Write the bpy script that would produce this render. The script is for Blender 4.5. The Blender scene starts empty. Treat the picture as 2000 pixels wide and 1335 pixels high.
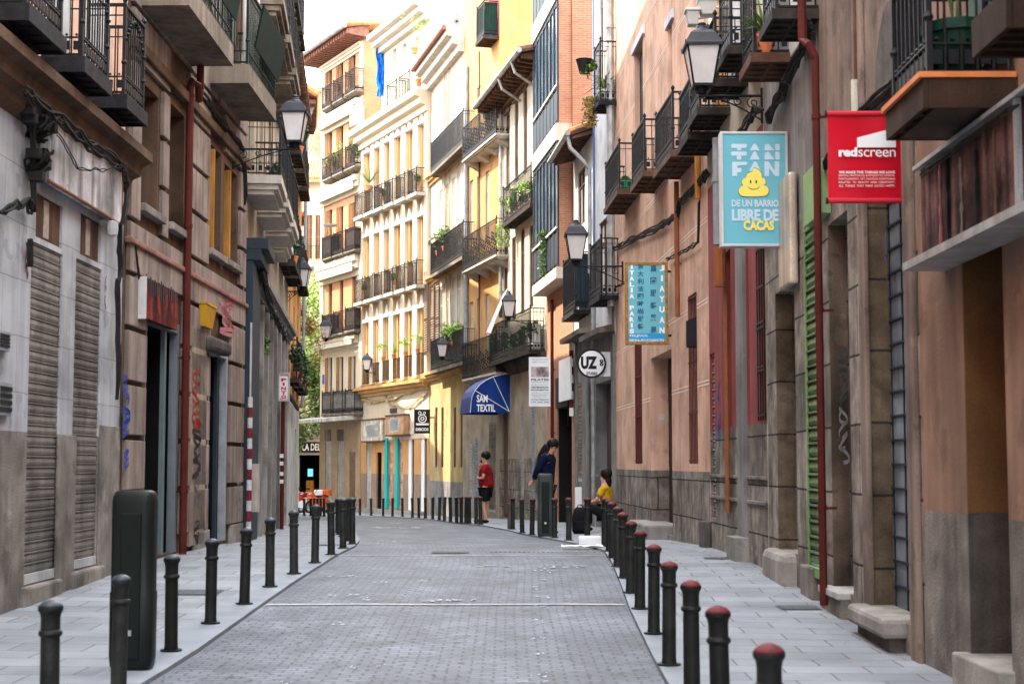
import bpy, math, random
from math import sin, cos, tan, atan, atan2, pi, radians as R, sqrt
from mathutils import Vector, Matrix

sc = bpy.context.scene
COL = sc.collection
# ------------------------------------------------------------------ camera
FPX, CX, CY = 3000.0, 1000.0, 667.5
HOR = 905.0
TH = atan((HOR - CY) / FPX)
EYE = 1.5
cam_d = bpy.data.cameras.new("camera"); cam = bpy.data.objects.new("camera", cam_d); COL.objects.link(cam)
cam_d.lens = 54.0; cam_d.sensor_width = 36.0; cam_d.sensor_fit = 'HORIZONTAL'
cam_d.clip_start = 0.05; cam_d.clip_end = 2000
cam.location = (0, 0, EYE); cam.rotation_euler = (pi / 2 + TH, 0, 0)
cam_d.dof.use_dof = True; cam_d.dof.focus_distance = 36.0; cam_d.dof.aperture_fstop = 4.0
sc.camera = cam
# ------------------------------------------------------------------ world and sun
SUN_AZ = (-0.95, 0.31); SUN_EL = R(46)
w = bpy.data.worlds.new("World"); sc.world = w; w.use_nodes = True
nt = w.node_tree; nt.nodes.clear()
out = nt.nodes.new('ShaderNodeOutputWorld'); bg = nt.nodes.new('ShaderNodeBackground')
sky = nt.nodes.new('ShaderNodeTexSky'); sky.sky_type = 'NISHITA'; sky.sun_disc = False
sky.sun_elevation = SUN_EL; sky.sun_rotation = atan2(SUN_AZ[0], SUN_AZ[1]); sky.dust_density = 2.0; sky.air_density = 1.0
tc = nt.nodes.new('ShaderNodeTexCoord'); mp = nt.nodes.new('ShaderNodeMapping'); mp.inputs['Scale'].default_value = (1, 1, 2.2)
nz = nt.nodes.new('ShaderNodeTexNoise'); nz.inputs['Scale'].default_value = 2.6; nz.inputs['Detail'].default_value = 7; nz.inputs['Roughness'].default_value = 0.55
rp = nt.nodes.new('ShaderNodeValToRGB'); rp.color_ramp.elements[0].position = 0.25; rp.color_ramp.elements[1].position = 0.42
mx = nt.nodes.new('ShaderNodeMix'); mx.data_type = 'RGBA'
mx.inputs[7].default_value = (13.2, 13.7, 14.6, 1)
nt.links.new(tc.outputs['Generated'], mp.inputs[0]); nt.links.new(mp.outputs[0], nz.inputs['Vector'])
nt.links.new(nz.outputs['Fac'], rp.inputs[0]); nt.links.new(rp.outputs[0], mx.inputs[0])
nt.links.new(sky.outputs[0], mx.inputs[6]); nt.links.new(mx.outputs[2], bg.inputs[0])
bg.inputs[1].default_value = 0.15; nt.links.new(bg.outputs[0], out.inputs[0])
sl = bpy.data.lights.new("sun", 'SUN'); sl.energy = 3.5; sl.angle = R(0.5); sl.color = (1, 0.88, 0.70)
so = bpy.data.objects.new("sun", sl); COL.objects.link(so); so.location = (-40, 30, 60)
sd = Vector((SUN_AZ[0] * cos(SUN_EL), SUN_AZ[1] * cos(SUN_EL), sin(SUN_EL))).normalized()
so.rotation_euler = sd.to_track_quat('Z', 'Y').to_euler()
sc.view_settings.view_transform = 'Standard'; sc.view_settings.look = 'None'
sc.view_settings.exposure = 1.95; sc.view_settings.gamma = 1.0; sc.view_settings.use_curve_mapping = False
sc.cycles.max_bounces = 8; sc.cycles.diffuse_bounces = 3

random.seed(7)
# ------------------------------------------------------------------ picture <-> place
def ray(px, py):
    x = (px - CX) / FPX; y = (CY - py) / FPX
    return Vector((x, cos(TH) - sin(TH) * y, sin(TH) + cos(TH) * y))
def at(px, py, Y):
    r = ray(px, py); return Vector((0, 0, EYE)) + r * (Y / r.y)
GZ = [(-40, -.1), (0, -.02), (12, 0), (15, .07), (18, .15), (21, .2), (24, .19), (28, .1), (34, -.05), (40, -.13), (50, -.35), (60, -.6), (70, -.85), (90, -1.1), (400, -1.6)]
def gz(Y):
    for (a, za), (b, zb) in zip(GZ, GZ[1:]):
        if Y <= b:
            t = max(0, (Y - a) / (b - a)); return za + (zb - za) * t
    return GZ[-1][1]
def ghit(px, py):
    Y = 5.0
    while Y < 200:
        if at(px, py, Y).z < gz(Y) + .03: break
        Y += .05
    return Vector((at(px, py, Y).x, Y, gz(Y) + .03))
# ------------------------------------------------------------------ materials
MT = {}
def mat(name, col, rough=.8, var=.25, scale=3.0, streak=0.0, bump=.15, metal=0.0, fine=60, dirt=0.0, emit=0, spec=.12, alpha=1):
    if name in MT: return MT[name]
    m = bpy.data.materials.new(name); m.use_nodes = True; n = m.node_tree; b = n.nodes['Principled BSDF']
    b.inputs['Roughness'].default_value = rough; b.inputs['Metallic'].default_value = metal
    b.inputs['Specular IOR Level'].default_value = spec
    L = n.links.new
    g = n.nodes.new('ShaderNodeNewGeometry')
    def noise(scl, vec=None, det=4):
        q = n.nodes.new('ShaderNodeTexNoise'); q.inputs['Scale'].default_value = scl; q.inputs['Detail'].default_value = det
        L(vec or g.outputs['Position'], q.inputs['Vector']); return q
    def ramp(src, a, b_, lo, hi):
        q = n.nodes.new('ShaderNodeMapRange'); q.inputs[1].default_value = a; q.inputs[2].default_value = b_
        q.inputs[3].default_value = lo; q.inputs[4].default_value = hi; L(src, q.inputs[0]); return q.outputs[0]
    def mul(a, b_):
        q = n.nodes.new('ShaderNodeMath'); q.operation = 'MULTIPLY'; L(a, q.inputs[0]); L(b_, q.inputs[1]); return q.outputs[0]
    f = ramp(noise(scale).outputs['Fac'], .3, .7, 1 - var, 1 + var)
    f2 = ramp(noise(fine, det=2).outputs['Fac'], .3, .7, 1 - var * .45, 1 + var * .45)
    f = mul(f, f2)
    if streak:
        mp = n.nodes.new('ShaderNodeMapping'); mp.inputs['Scale'].default_value = (7, 7, .45); L(g.outputs['Position'], mp.inputs[0])
        f = mul(f, ramp(noise(1.0, mp.outputs[0]).outputs['Fac'], .35, .65, 1 - streak, 1 + streak * .6))
    if dirt:
        f = mul(f, ramp(noise(1.1, det=8).outputs['Fac'], .38, .55, 1 - dirt, 1)); f = mul(f, ramp(noise(2.7, det=10).outputs['Fac'], .60, .625, 1, 1 - dirt * .6)); f = mul(f, ramp(noise(4.1, det=10).outputs['Fac'], .34, .36, 1 + dirt * .5, 1))
    c = n.nodes.new('ShaderNodeMix'); c.data_type = 'RGBA'; c.blend_type = 'MULTIPLY'; c.inputs[0].default_value = 1
    c.inputs[6].default_value = (*col, 1); L(f, c.inputs[7]); L(c.outputs[2], b.inputs['Base Color'])
    if bump:
        bp = n.nodes.new('ShaderNodeBump'); bp.inputs['Strength'].default_value = bump; bp.inputs['Distance'].default_value = .02
        L(noise(fine * .6).outputs['Fac'], bp.inputs['Height']); L(bp.outputs[0], b.inputs['Normal'])
    if emit:
        b.inputs['Emission Color'].default_value = (*col, 1); b.inputs['Emission Strength'].default_value = emit
    MT[name] = m; return m
def block_mat(name, c1, c2, mortar, bw, bh, msize=.01, offs=.5, rough=.85, bump=.4, var=.2, scale=2.0, streak=.0, msmooth=.1, squash=1, dirt=0.0):
    """bricks, ashlar, setts or slabs laid in the mesh's metre UVs"""
    if name in MT: return MT[name]
    m = mat(name, (1, 1, 1), rough, var, scale, streak, 0, dirt=dirt, spec=.4 if name in ('setts', 'slabs', 'kerb_stone') else .12); n = m.node_tree; L = n.links.new
    b = n.nodes['Principled BSDF']
    mixn = b.inputs['Base Color'].links[0].from_node
    uv = n.nodes.new('ShaderNodeUVMap'); br = n.nodes.new('ShaderNodeTexBrick')
    wn = n.nodes.new('ShaderNodeTexNoise'); wn.inputs['Scale'].default_value = 3.0 / bw; L(uv.outputs[0], wn.inputs['Vector'])
    ad = n.nodes.new('ShaderNodeMix'); ad.data_type = 'VECTOR'; ad.inputs[0].default_value = 1
    vm = n.nodes.new('ShaderNodeVectorMath'); vm.operation = 'SCALE'; vm.inputs['Scale'].default_value = (.034 if name == 'setts' else min(bh * .22, .022)); L(wn.outputs['Color'], vm.inputs[0])
    va = n.nodes.new('ShaderNodeVectorMath'); va.operation = 'ADD'; L(uv.outputs[0], va.inputs[0]); L(vm.outputs[0], va.inputs[1])
    L(va.outputs[0], br.inputs['Vector'])
    br.inputs['Scale'].default_value = 1; br.inputs['Brick Width'].default_value = bw; br.inputs['Row Height'].default_value = bh
    br.inputs['Mortar Size'].default_value = msize; br.inputs['Mortar Smooth'].default_value = msmooth; br.offset = offs
    br.inputs['Color1'].default_value = (*c1, 1); br.inputs['Color2'].default_value = (*c2, 1); br.inputs['Mortar'].default_value = (*mortar, 1)
    L(br.outputs['Color'], mixn.inputs[6])
    bp = n.nodes.new('ShaderNodeBump'); bp.inputs['Strength'].default_value = bump; bp.inputs['Distance'].default_value = .01; bp.invert = True
    L(br.outputs['Fac'], bp.inputs['Height']); 
    bp2 = n.nodes.new('ShaderNodeBump'); bp2.inputs['Strength'].default_value = .25; bp2.inputs['Distance'].default_value = .01
    q = n.nodes.new('ShaderNodeTexNoise'); q.inputs['Scale'].default_value = 40; L(bp.outputs[0], bp2.inputs['Normal'])
    L(q.outputs['Fac'], bp2.inputs['Height']); L(bp2.outputs[0], b.inputs['Normal'])
    return m
def glass_mat(name, col=(.03, .035, .04), rough=.08):
    if name in MT: return MT[name]
    m = mat(name, col, rough, .5, 1.2, bump=.03, fine=3, spec=.8); return m
def leaf_mat(name, c1, c2):
    if name in MT: return MT[name]
    m = bpy.data.materials.new(name); m.use_nodes = True; n = m.node_tree; b = n.nodes['Principled BSDF']
    g = n.nodes.new('ShaderNodeNewGeometry'); r = n.nodes.new('ShaderNodeValToRGB')
    r.color_ramp.elements[0].color = (*c1, 1); r.color_ramp.elements[1].color = (*c2, 1)
    n.links.new(g.outputs['Random Per Island'], r.inputs[0]); n.links.new(r.outputs[0], b.inputs['Base Color'])
    b.inputs['Roughness'].default_value = .6; b.inputs['Transmission Weight'].default_value = 0.0
    try: b.inputs['Subsurface Weight'].default_value = 0.0
    except Exception: pass
    MT[name] = m; return m
# ------------------------------------------------------------------ objects
def tag(o, label=None, cat=None, group=None, kind=None):
    if label: o['label'] = label
    if cat: o['category'] = cat
    if group: o['group'] = group
    if kind: o['kind'] = kind
    return o
def empty(name, loc, label, cat, group=None, rz=0):
    o = bpy.data.objects.new(name, None); COL.objects.link(o); o.location = loc; o.rotation_euler = (0, 0, rz)
    o.empty_display_size = .2
    return tag(o, label, cat, group)
def root_loc(o):
    if o is None: return Vector((0, 0, 0))
    while o.parent: o = o.parent
    return Vector(o.location)
class MB:
    def __init__(s, T=None): s.v = []; s.f = []; s.mi = []; s.T = T or (lambda p: Vector(p))
    def add(s, vs, fs, mi=0, raw=False):
        o = len(s.v); s.v += [Vector(p) if raw else s.T(p) for p in vs]
        s.f += [tuple(i + o for i in f) for f in fs]; s.mi += [mi] * len(fs); return s
    def box(s, a0, a1, b0, b1, c0, c1, mi=0):
        return s.add([(a, b, c) for c in (c0, c1) for a, b in ((a0, b0), (a1, b0), (a1, b1), (a0, b1))],
                     [(0, 3, 2, 1), (4, 5, 6, 7), (0, 1, 5, 4), (1, 2, 6, 5), (2, 3, 7, 6), (3, 0, 4, 7)], mi)
    def hexa(s, lo, hi, mi=0):   # two quads of 4 points
        return s.add(list(lo) + list(hi), [(0, 3, 2, 1), (4, 5, 6, 7), (0, 1, 5, 4), (1, 2, 6, 5), (2, 3, 7, 6), (3, 0, 4, 7)], mi)
    def quad(s, *p, mi=0): return s.add(p, [tuple(range(len(p)))], mi)
    def tube(s, pts, r, n=6, mi=0, closed=False, raw=False):
        P = [Vector(p) if raw else s.T(p) for p in pts]; rs = r if isinstance(r, (list, tuple)) else [r] * len(P)
        vs = []; fs = []; N = len(P)
        up = None
        for i, p in enumerate(P):
            a = P[(i - 1) % N] if (closed or i > 0) else p; b = P[(i + 1) % N] if (closed or i < N - 1) else p
            d = (b - a)
            if d.length < 1e-9: d = Vector((0, 0, 1))
            d.normalize()
            if up is None: up = Vector((0, 0, 1)) if abs(d.z) < .9 else Vector((1, 0, 0))
            e = d.cross(up)
            if e.length < 1e-4: e = d.cross(Vector((0, 1, 0.1)))
            e.normalize(); h = e.cross(d).normalized(); up = h
            for k in range(n):
                t = 2 * pi * k / n + pi / n; vs.append(p + (e * cos(t) + h * sin(t)) * rs[i])
        M = N if closed else N - 1
        for i in range(M):
            for k in range(n):
                a = i * n + k; b = i * n + (k + 1) % n; c = ((i + 1) % N) * n + (k + 1) % n; d_ = ((i + 1) % N) * n + k
                fs.append((a, b, c, d_))
        if not closed: fs.append(tuple(range(n - 1, -1, -1))); fs.append(tuple((N - 1) * n + k for k in range(n)))
        return s.add(vs, fs, mi, raw=True)
    def bar(s, p, q, w, mi=0): return s.tube([p, q], w * .7071, 4, mi)
    def lathe(s, prof, c=(0, 0, 0), n=14, mi=0):
        vs = []; fs = []
        for r, z in prof:
            for k in range(n):
                t = 2 * pi * k / n + (pi / 4 if n == 4 else 0); vs.append((c[0] + r * cos(t), c[1] + r * sin(t), c[2] + z))
        for i in range(len(prof) - 1):
            for k in range(n): fs.append((i * n + k, i * n + (k + 1) % n, (i + 1) * n + (k + 1) % n, (i + 1) * n + k))
        fs.append(tuple(range(n - 1, -1, -1))); fs.append(tuple((len(prof) - 1) * n + k for k in range(n)))
        return s.add(vs, fs, mi)
    def prism(s, poly, b0, b1, mi=0):   # poly in (a, c), extruded along b
        n = len(poly); vs = [(a, b0, c) for a, c in poly] + [(a, b1, c) for a, c in poly]
        fs = [tuple(range(n)), tuple(range(2 * n - 1, n - 1, -1))] + [(i, (i + 1) % n, n + (i + 1) % n, n + i) for i in range(n)]
        return s.add(vs, fs, mi)
    def build(s, name, mats, parent=None, smooth=False, bevel=0):
        rl = root_loc(parent)
        me = bpy.data.meshes.new(name); me.from_pydata([p - rl for p in s.v], [], s.f)
        if not isinstance(mats, (list, tuple)): mats = [mats]
        for m in mats: me.materials.append(m)
        me.polygons.foreach_set('material_index', s.mi)
        if smooth: me.polygons.foreach_set('use_smooth', [True] * len(s.f))
        me.update()
        uv = me.uv_layers.new(name='UVMap')
        for p in me.polygons:
            nn = p.normal
            if abs(nn.z) > .75: f = lambda v: (v.x, v.y)
            else:
                h = Vector((-nn.y, nn.x, 0)).normalized()
                if abs(h.x) > abs(h.y):
                    if h.x < 0: h = -h
                elif h.y < 0: h = -h
                f = lambda v, h=h: (v.dot(h), v.z)
            for li in p.loop_indices: uv.data[li].uv = f(me.vertices[me.loops[li].vertex_index].co + rl)
        o = bpy.data.objects.new(name, me); COL.objects.link(o)
        if parent: o.parent = parent
        if bevel:
            b = o.modifiers.new('bevel', 'BEVEL'); b.width = bevel; b.segments = 2; b.limit_method = 'ANGLE'
        return o
def copy_tree(o, parent=None):
    c = o.copy(); COL.objects.link(c)
    if parent: c.parent = parent
    for ch in list(o.children): copy_tree(ch, c)
    return c
def text(s, body, size, pos, right, up, material, parent, name='lettering', fit=None, bold=0.0, ext=.002, ax='CENTER', shear=0):
    pass
def lettering(body, pos, right, up, material, parent, w=None, h=None, bold=0.0, ext=.003, ax='CENTER', name='lettering', spacing=1.0, T=None, line=1.0):
    """flat raised letters; w/h = box they fill; pos = centre of the box"""
    cu = bpy.data.curves.new('t', 'FONT'); cu.body = body; cu.size = 1; cu.align_x = ax; cu.extrude = 0; cu.offset = bold; cu.space_character = spacing; cu.space_line = line
    cu.resolution_u = 3
    to = bpy.data.objects.new('t', cu); COL.objects.link(to)
    dg = bpy.context.evaluated_depsgraph_get(); me = bpy.data.meshes.new_from_object(to.evaluated_get(dg))
    bpy.data.objects.remove(to); bpy.data.curves.remove(cu)
    xs = [v.co.x for v in me.vertices]; ys = [v.co.y for v in me.vertices]
    if not xs: return None
    x0, x1, y0, y1 = min(xs), max(xs), min(ys), max(ys)
    sx = (w / (x1 - x0)) if w else None; sy = (h / (y1 - y0)) if h else None
    sx = sx or sy; sy = sy or sx
    right = Vector(right).normalized(); up = Vector(up).normalized(); nrm = right.cross(up); rl = root_loc(parent); pos = Vector(pos)
    for v in me.vertices:
        a = (v.co.x - (x0 + x1) / 2) * sx; b = (v.co.y - (y0 + y1) / 2) * sy
        v.co = pos + right * a + up * b + nrm * ext - rl
    me.materials.clear(); me.materials.append(material); me.name = name
    o = bpy.data.objects.new(name, me); COL.objects.link(o); o.parent = parent
    return o
# ------------------------------------------------------------------ palette
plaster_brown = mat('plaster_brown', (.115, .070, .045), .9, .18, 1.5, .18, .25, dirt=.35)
plaster_pink = mat('plaster_pink', (.68, .42, .30), .9, .1, 1.2, .12, .2, dirt=.25)
plaster_red = mat('plaster_red', (.22, .055, .05), .85, .15, 2, .2, .2)
plaster_white = mat('plaster_white', (.62, .62, .64), .85, .07, 1.2, .10, .15, dirt=.2)
plaster_cream = mat('plaster_cream', (.50, .445, .34), .9, .08, 1.2, .10, .15, dirt=.15)
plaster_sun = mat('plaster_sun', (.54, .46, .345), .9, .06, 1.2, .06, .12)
plaster_orange = mat('plaster_orange', (.50, .27, .105), .9, .1, 1.4, .08, .15)
plaster_ochre = mat('plaster_ochre', (.50, .29, .115), .9, .1, 1.2, .10, .15, dirt=.2)
plaster_yellow = mat('plaster_yellow', (.44, .33, .165), .9, .1, 1.2, .12, .15, dirt=.2)
plaster_grey = mat('plaster_grey', (.215, .205, .198), .9, .15, 1.4, .2, .25, dirt=.3)
plaster_beige = mat('plaster_beige', (.34, .29, .22), .9, .12, 1.4, .15, .2, dirt=.25)
plaster_rose = mat('plaster_rose', (.25, .15, .105), .9, .12, 1.4, .15, .2, dirt=.3)
granite = block_mat('granite', (.27, .235, .20), (.20, .17, .14), (.035, .03, .026), 1.1, .62, .012, .5, .9, .4, .42, 4, .2, dirt=.45)
granite_plain = mat('granite_plain', (.20, .178, .155), .9, .3, 3, .15, .5, fine=90, dirt=.4)
granite_dark = mat('granite_dark', (.085, .075, .065), .9, .3, 3, .2, .4, fine=70, dirt=.3)
granite_pale = mat('granite_pale', (.27, .25, .225), .8, .2, 3, .1, .3, fine=80, dirt=.3)
marble_white = block_mat('marble_white', (.43, .44, .46), (.39, .40, .42), (.24, .24, .24), .9, .55, .006, .5, .5, .15, .12, 2, .16, dirt=.35)
brick = block_mat('brick', (.36, .135, .07), (.43, .18, .095), (.34, .25, .19), .25, .065, .010, .5, .9, .4, .12, 2)
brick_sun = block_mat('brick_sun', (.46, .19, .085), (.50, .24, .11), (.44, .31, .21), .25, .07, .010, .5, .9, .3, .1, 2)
wood_dark = mat('wood_dark', (.05, .03, .022), .7, .3, 3, .3, .2)
wood_orange = mat('wood_orange', (.42, .19, .04), .6, .25, 2, .35, .2)
wood_brown = mat('wood_brown', (.10, .05, .032), .7, .3, 3, .3, .2)
wood_tan = mat('wood_tan', (.27, .13, .045), .7, .2, 3, .2, .2)
frame_white = mat('frame_white', (.50, .50, .48), .6, .1, 3)
iron = mat('iron', (.009, .010, .012), .5, .3, 8, bump=.1, spec=.15)
iron_worn = mat('iron_worn', (.016, .016, .018), .7, .5, 6, bump=.2)
bollard_paint = mat('bollard_paint', (.013, .014, .0125), .5, .45, 9, bump=.08, spec=.2)
red_paint = mat('red_paint', (.11, .026, .028), .6, .25, 20, bump=.1)
cap_grey = mat('cap_grey', (.045, .052, .062), .35, .3, 20, bump=.1)
steel = mat('steel', (.42, .43, .44), .45, .2, 3, .2, metal=.6)
steel_slat = mat('steel_slat', (.22, .20, .18), .55, .3, 2.5, .2, .15, metal=.35, dirt=.4)
steel_pale = mat('steel_pale', (.48, .48, .47), .5, .2, 2.5, .15, .1, metal=.3, dirt=.2)
green_slat = mat('green_slat', (.14, .22, .095), .5, .2, 2.5, .2, dirt=.4)
green_paint = mat('green_paint', (.14, .26, .09), .5, .1, 2)
pipe_red = mat('pipe_red', (.075, .014, .011), .5, .2, 4, bump=.1)
pipe_grey = mat('pipe_grey', (.25, .27, .29), .5, .2, 4, bump=.1)
pipe_copper = mat('pipe_copper', (.25, .085, .035), .5, .2, 4, bump=.1)
zinc = mat('zinc', (.33, .33, .32), .5, .3, 4, bump=.1, metal=.3)
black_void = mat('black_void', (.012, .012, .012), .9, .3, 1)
glass = glass_mat('glass'); glass_blue = glass_mat('glass_blue', (.05, .08, .11)); glass_warm = glass_mat('glass_warm', (.10, .085, .07), .15)
glass_pale = glass_mat('glass_pale', (.30, .31, .31), .2)
on_ = bollard_paint.node_tree; oi_ = on_.nodes.new('ShaderNodeObjectInfo'); mr_ = on_.nodes.new('ShaderNodeMapRange'); mr_.inputs[3].default_value = .7; mr_.inputs[4].default_value = 1.7; on_.links.new(oi_.outputs['Random'], mr_.inputs[0]); b_ = on_.nodes['Principled BSDF']; s_ = b_.inputs['Base Color'].links[0].from_socket; mm_ = on_.nodes.new('ShaderNodeMix'); mm_.data_type = 'RGBA'; mm_.blend_type = 'MULTIPLY'; mm_.inputs[0].default_value = 1; on_.links.new(s_, mm_.inputs[6]); on_.links.new(mr_.outputs[0], mm_.inputs[7]); on_.links.new(mm_.outputs[2], b_.inputs['Base Color'])
green_dark_cloth = mat('green_dark_cloth', (.004, .024, .015), .8, .3, 4)
curtain = mat('curtain', (.5, .48, .44), .9, .2, 3, .3)
concrete = mat('concrete', (.19, .155, .12), .9, .18, 1.5, .25, .3, dirt=.3)
concrete_pale = mat('concrete_pale', (.46, .42, .36), .9, .1, 1.5, .15, .2)
soffit_dark = mat('soffit_dark', (.09, .075, .06), .9, .3, 2)
slab_metal = mat('slab_metal', (.035, .028, .023), .8, .4, 4, .3, .3)
terracotta = mat('terracotta', (.50, .17, .07), .85, .25, 8)
roof_tile = mat('roof_tile', (.55, .27, .12), .9, .3, 6)
roof_tile_brown = mat('roof_tile_brown', (.22, .10, .07), .9, .3, 6)
teal = mat('teal', (.02, .36, .33), .5, .1, 2)
slate_blue = mat('slate_blue', (.022, .033, .045), .55, .12, 2, .1)
blue_stripe = mat('blue_stripe', (.10, .16, .32), .6, .15, 2, .15)
cable_black = mat('cable_black', (.02, .019, .018), .7, .3, 5, bump=0)
cable_tan = mat('cable_tan', (.42, .30, .17), .8, .2, 5, bump=0)
white_paint = mat('white_paint', (.72, .72, .72), .5, .06, 3)
white_plain = mat('white_plain', (.80, .80, .80), .5, .03, 3, bump=0)
black_plain = mat('black_plain', (.015, .015, .017), .6, .2, 3, bump=0)
ink_blue = mat('ink_blue', (.03, .07, .30), .6, .3, 9, bump=0)
ink_red = mat('ink_red', (.30, .03, .025), .6, .2, 9, bump=0)
ink_black = mat('ink_black', (.03, .03, .035), .6, .2, 9, bump=0)
ink_grey = mat('ink_grey', (.13, .13, .14), .6, .2, 9, bump=0)
ink_pink = mat('ink_pink', (.36, .15, .16), .6, .2, 9, bump=0)
leaf_green = leaf_mat('leaf_green', (.03, .075, .015), (.16, .26, .05))
leaf_light = leaf_mat('leaf_light', (.11, .24, .03), (.36, .52, .09))
leaf_dark = leaf_mat('leaf_dark', (.012, .035, .012), (.06, .12, .035))
leaf_dry = leaf_mat('leaf_dry', (.20, .14, .03), (.42, .30, .08))
flower_red = leaf_mat('flower_red', (.45, .04, .04), (.65, .2, .12))
# ------------------------------------------------------------------ facades
class Fac:
    def __init__(s, A, Bp):
        s.A = Vector((A[0], A[1], 0)); s.B = Vector((Bp[0], Bp[1], 0)); d = s.B - s.A; s.L = d.length; s.U = d / s.L
        n = Vector((-s.U.y, s.U.x, 0))
        if n.dot(-s.A - d * .5) < 0: n = -n
        s.n = n
    def uz(s, px, py, off=0):
        r = ray(px, py); o = s.A + s.n * off
        t = o.dot(s.n) / (r.x * s.n.x + r.y * s.n.y)
        P = r * t; return ((P - s.A).dot(s.U), EYE + P.z)
    def T(s, p): q = s.A + s.U * p[0] + s.n * p[1]; return Vector((q.x, q.y, p[2]))
    def rc(s, x0, x1, yt, yb, off=0):
        pm = (yt + yb) / 2; xm = (x0 + x1) / 2
        u0 = s.uz(x0, pm, off)[0]; u1 = s.uz(x1, pm, off)[0]
        z1 = s.uz(xm, yt, off)[1]; z0 = s.uz(xm, yb, off)[1]
        return (min(u0, u1), max(u0, u1), z0, z1)
    def mb(s): return MB(s.T)
class Bld:
    def __init__(s, name, label, A, Bp, ztop, depth=8, cat='building', group=None):
        s.f = Fac(A, Bp); s.loc = Vector((s.f.A.x, s.f.A.y, gz(s.f.A.y))); s.root = empty(name, s.loc, label, cat, group)
        s.holes = []; s.ztop = ztop; s.depth = depth; s.zb = min(gz(A[1]), gz(Bp[1])) - .6
        s.near = 0 if A[1] < Bp[1] else s.f.L
    def mb(s): return MB(s.f.T)
    def P(s, name, m, mat_, parent=None, **k): return m.build(name, mat_, parent or s.root, **k)
    def wall(s, bands, side=None, top=None):
        """bands: [(z_top, part name, material)] bottom up"""
        us = {0.0, s.f.L}; zs = {s.zb, s.ztop}
        for h in s.holes: us |= {max(0, h[0]), min(s.f.L, h[1])}; zs |= {h[2], h[3]}
        for z, _, _ in bands: zs.add(z)
        us = sorted(us); zs = sorted(z for z in zs if s.zb <= z <= s.ztop)
        z0 = s.zb; first = True
        for zt, nm, mt in bands:
            m = s.mb()
            zz = [z for z in zs if z0 - 1e-6 <= z <= zt + 1e-6]
            for a, b in zip(zz, zz[1:]):
                run = None
                for i in range(len(us) - 1):
                    cu = (us[i] + us[i + 1]) / 2; cz = (a + b) / 2
                    hit = any(h[0] < cu < h[1] and h[2] < cz < h[3] for h in s.holes) or us[i + 1] - us[i] < 1e-5
                    if hit:
                        if run is not None: m.quad((run, 0, a), (us[i], 0, a), (us[i], 0, b), (run, 0, b)); run = None
                    elif run is None: run = us[i]
                if run is not None: m.quad((run, 0, a), (us[-1], 0, a), (us[-1], 0, b), (run, 0, b))
            for h in s.holes:
                a = max(h[2], z0); b = min(h[3], zt)
                if a >= b: continue
                d = -h[4]
                m.quad((h[0], 0, a), (h[0], d, a), (h[0], d, b), (h[0], 0, b)); m.quad((h[1], 0, a), (h[1], d, a), (h[1], d, b), (h[1], 0, b))
                if b == h[3]: m.quad((h[0], 0, b), (h[1], 0, b), (h[1], d, b), (h[0], d, b))
                if a == h[2]: m.quad((h[0], 0, a), (h[1], 0, a), (h[1], d, a), (h[0], d, a))
            if m.v: s.P(nm, m, mt)
            z0 = zt
        m = s.mb(); D = -s.depth; L = s.f.L; b, t = s.zb, s.ztop
        m.quad((0, 0, b), (0, D, b), (0, D, t), (0, 0, t)); m.quad((L, 0, b), (L, D, b), (L, D, t), (L, 0, t))
        m.quad((0, D, b), (L, D, b), (L, D, t), (0, D, t))
        s.P('side_wall', m, side or bands[-1][2])
        m = s.mb(); m.box(-.02, L + .02, D - .02, .02, t, t + .12); s.P('roof', m, top or concrete)
    def hole(s, x0, x1, yt, yb, rec=.2):
        r = s.f.rc(x0, x1, yt, yb); r = (max(r[0], .01), min(r[1], s.f.L - .01), r[2], r[3]); s.holes.append((*r, rec)); return r
    def holeu(s, r, rec=.2): s.holes.append((*r, rec)); return r
    # ---- fills (r = u0,u1,z0,z1 ; at depth rec)
    def window(s, r, rec=.2, fr=None, gl=None, mull=1, trans=(.72,), sill=False, sillm=None, head=False):
        u0, u1, z0, z1 = r; fr = fr or frame_white; gl = gl or glass; w = min(.07, (u1 - u0) * .12); m = s.mb(); o = -rec + .012
        m.box(u0, u0 + w, o - .05, o, z0, z1); m.box(u1 - w, u1, o - .05, o, z0, z1)
        m.box(u0 + w, u1 - w, o - .05, o, z1 - w, z1); m.box(u0 + w, u1 - w, o - .05, o, z0, z0 + w)
        for k in range(mull): c = u0 + (u1 - u0) * (k + 1) / (mull + 1); m.box(c - w * .5, c + w * .5, o - .05, o + .008, z0 + w, z1 - w)
        for t in trans: c = z0 + (z1 - z0) * t; m.box(u0 + w, u1 - w, o - .05, o + .004, c - .025, c + .025)
        wn = s.P('window', m, fr)
        m = s.mb(); m.box(u0 + .01, u1 - .01, o - .045, o - .03, z0 + .01, z1 - .01); s.P('pane', m, gl, wn)
        if sill: m = s.mb(); m.box(u0 - .08, u1 + .08, -.05, .12, z0 - .1, z0 + .004); s.P('sill', m, sillm or concrete, wn, bevel=.01)
        return wn
    def roller(s, r, rec=.2, m_=None, pitch=.1, box=.0, amp=.022):
        u0, u1, z0, z1 = r; m = s.mb(); n = max(3, int((z1 - z0) / pitch)); p = (z1 - z0) / n; pr = []
        for i in range(n):
            for t, a in ((0, -.3), (.03, .5), (.30, 1), (.62, .75), (.78, .2), (.80, 1.3), (.93, 1.3), (.95, -.3)): pr.append((z0 + (i + t) * p, a * amp))
        pr.append((z1, 0)); o = -rec + .02
        vs = []; fs = []
        for z, a in pr: vs += [(u0 + .005, o + a, z), (u1 - .005, o + a, z)]
        for i in range(len(pr) - 1): fs.append((2 * i, 2 * i + 1, 2 * i + 3, 2 * i + 2))
        m.add(vs, fs); b = s.P('roller_shutter', m, m_ or steel_slat)
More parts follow.
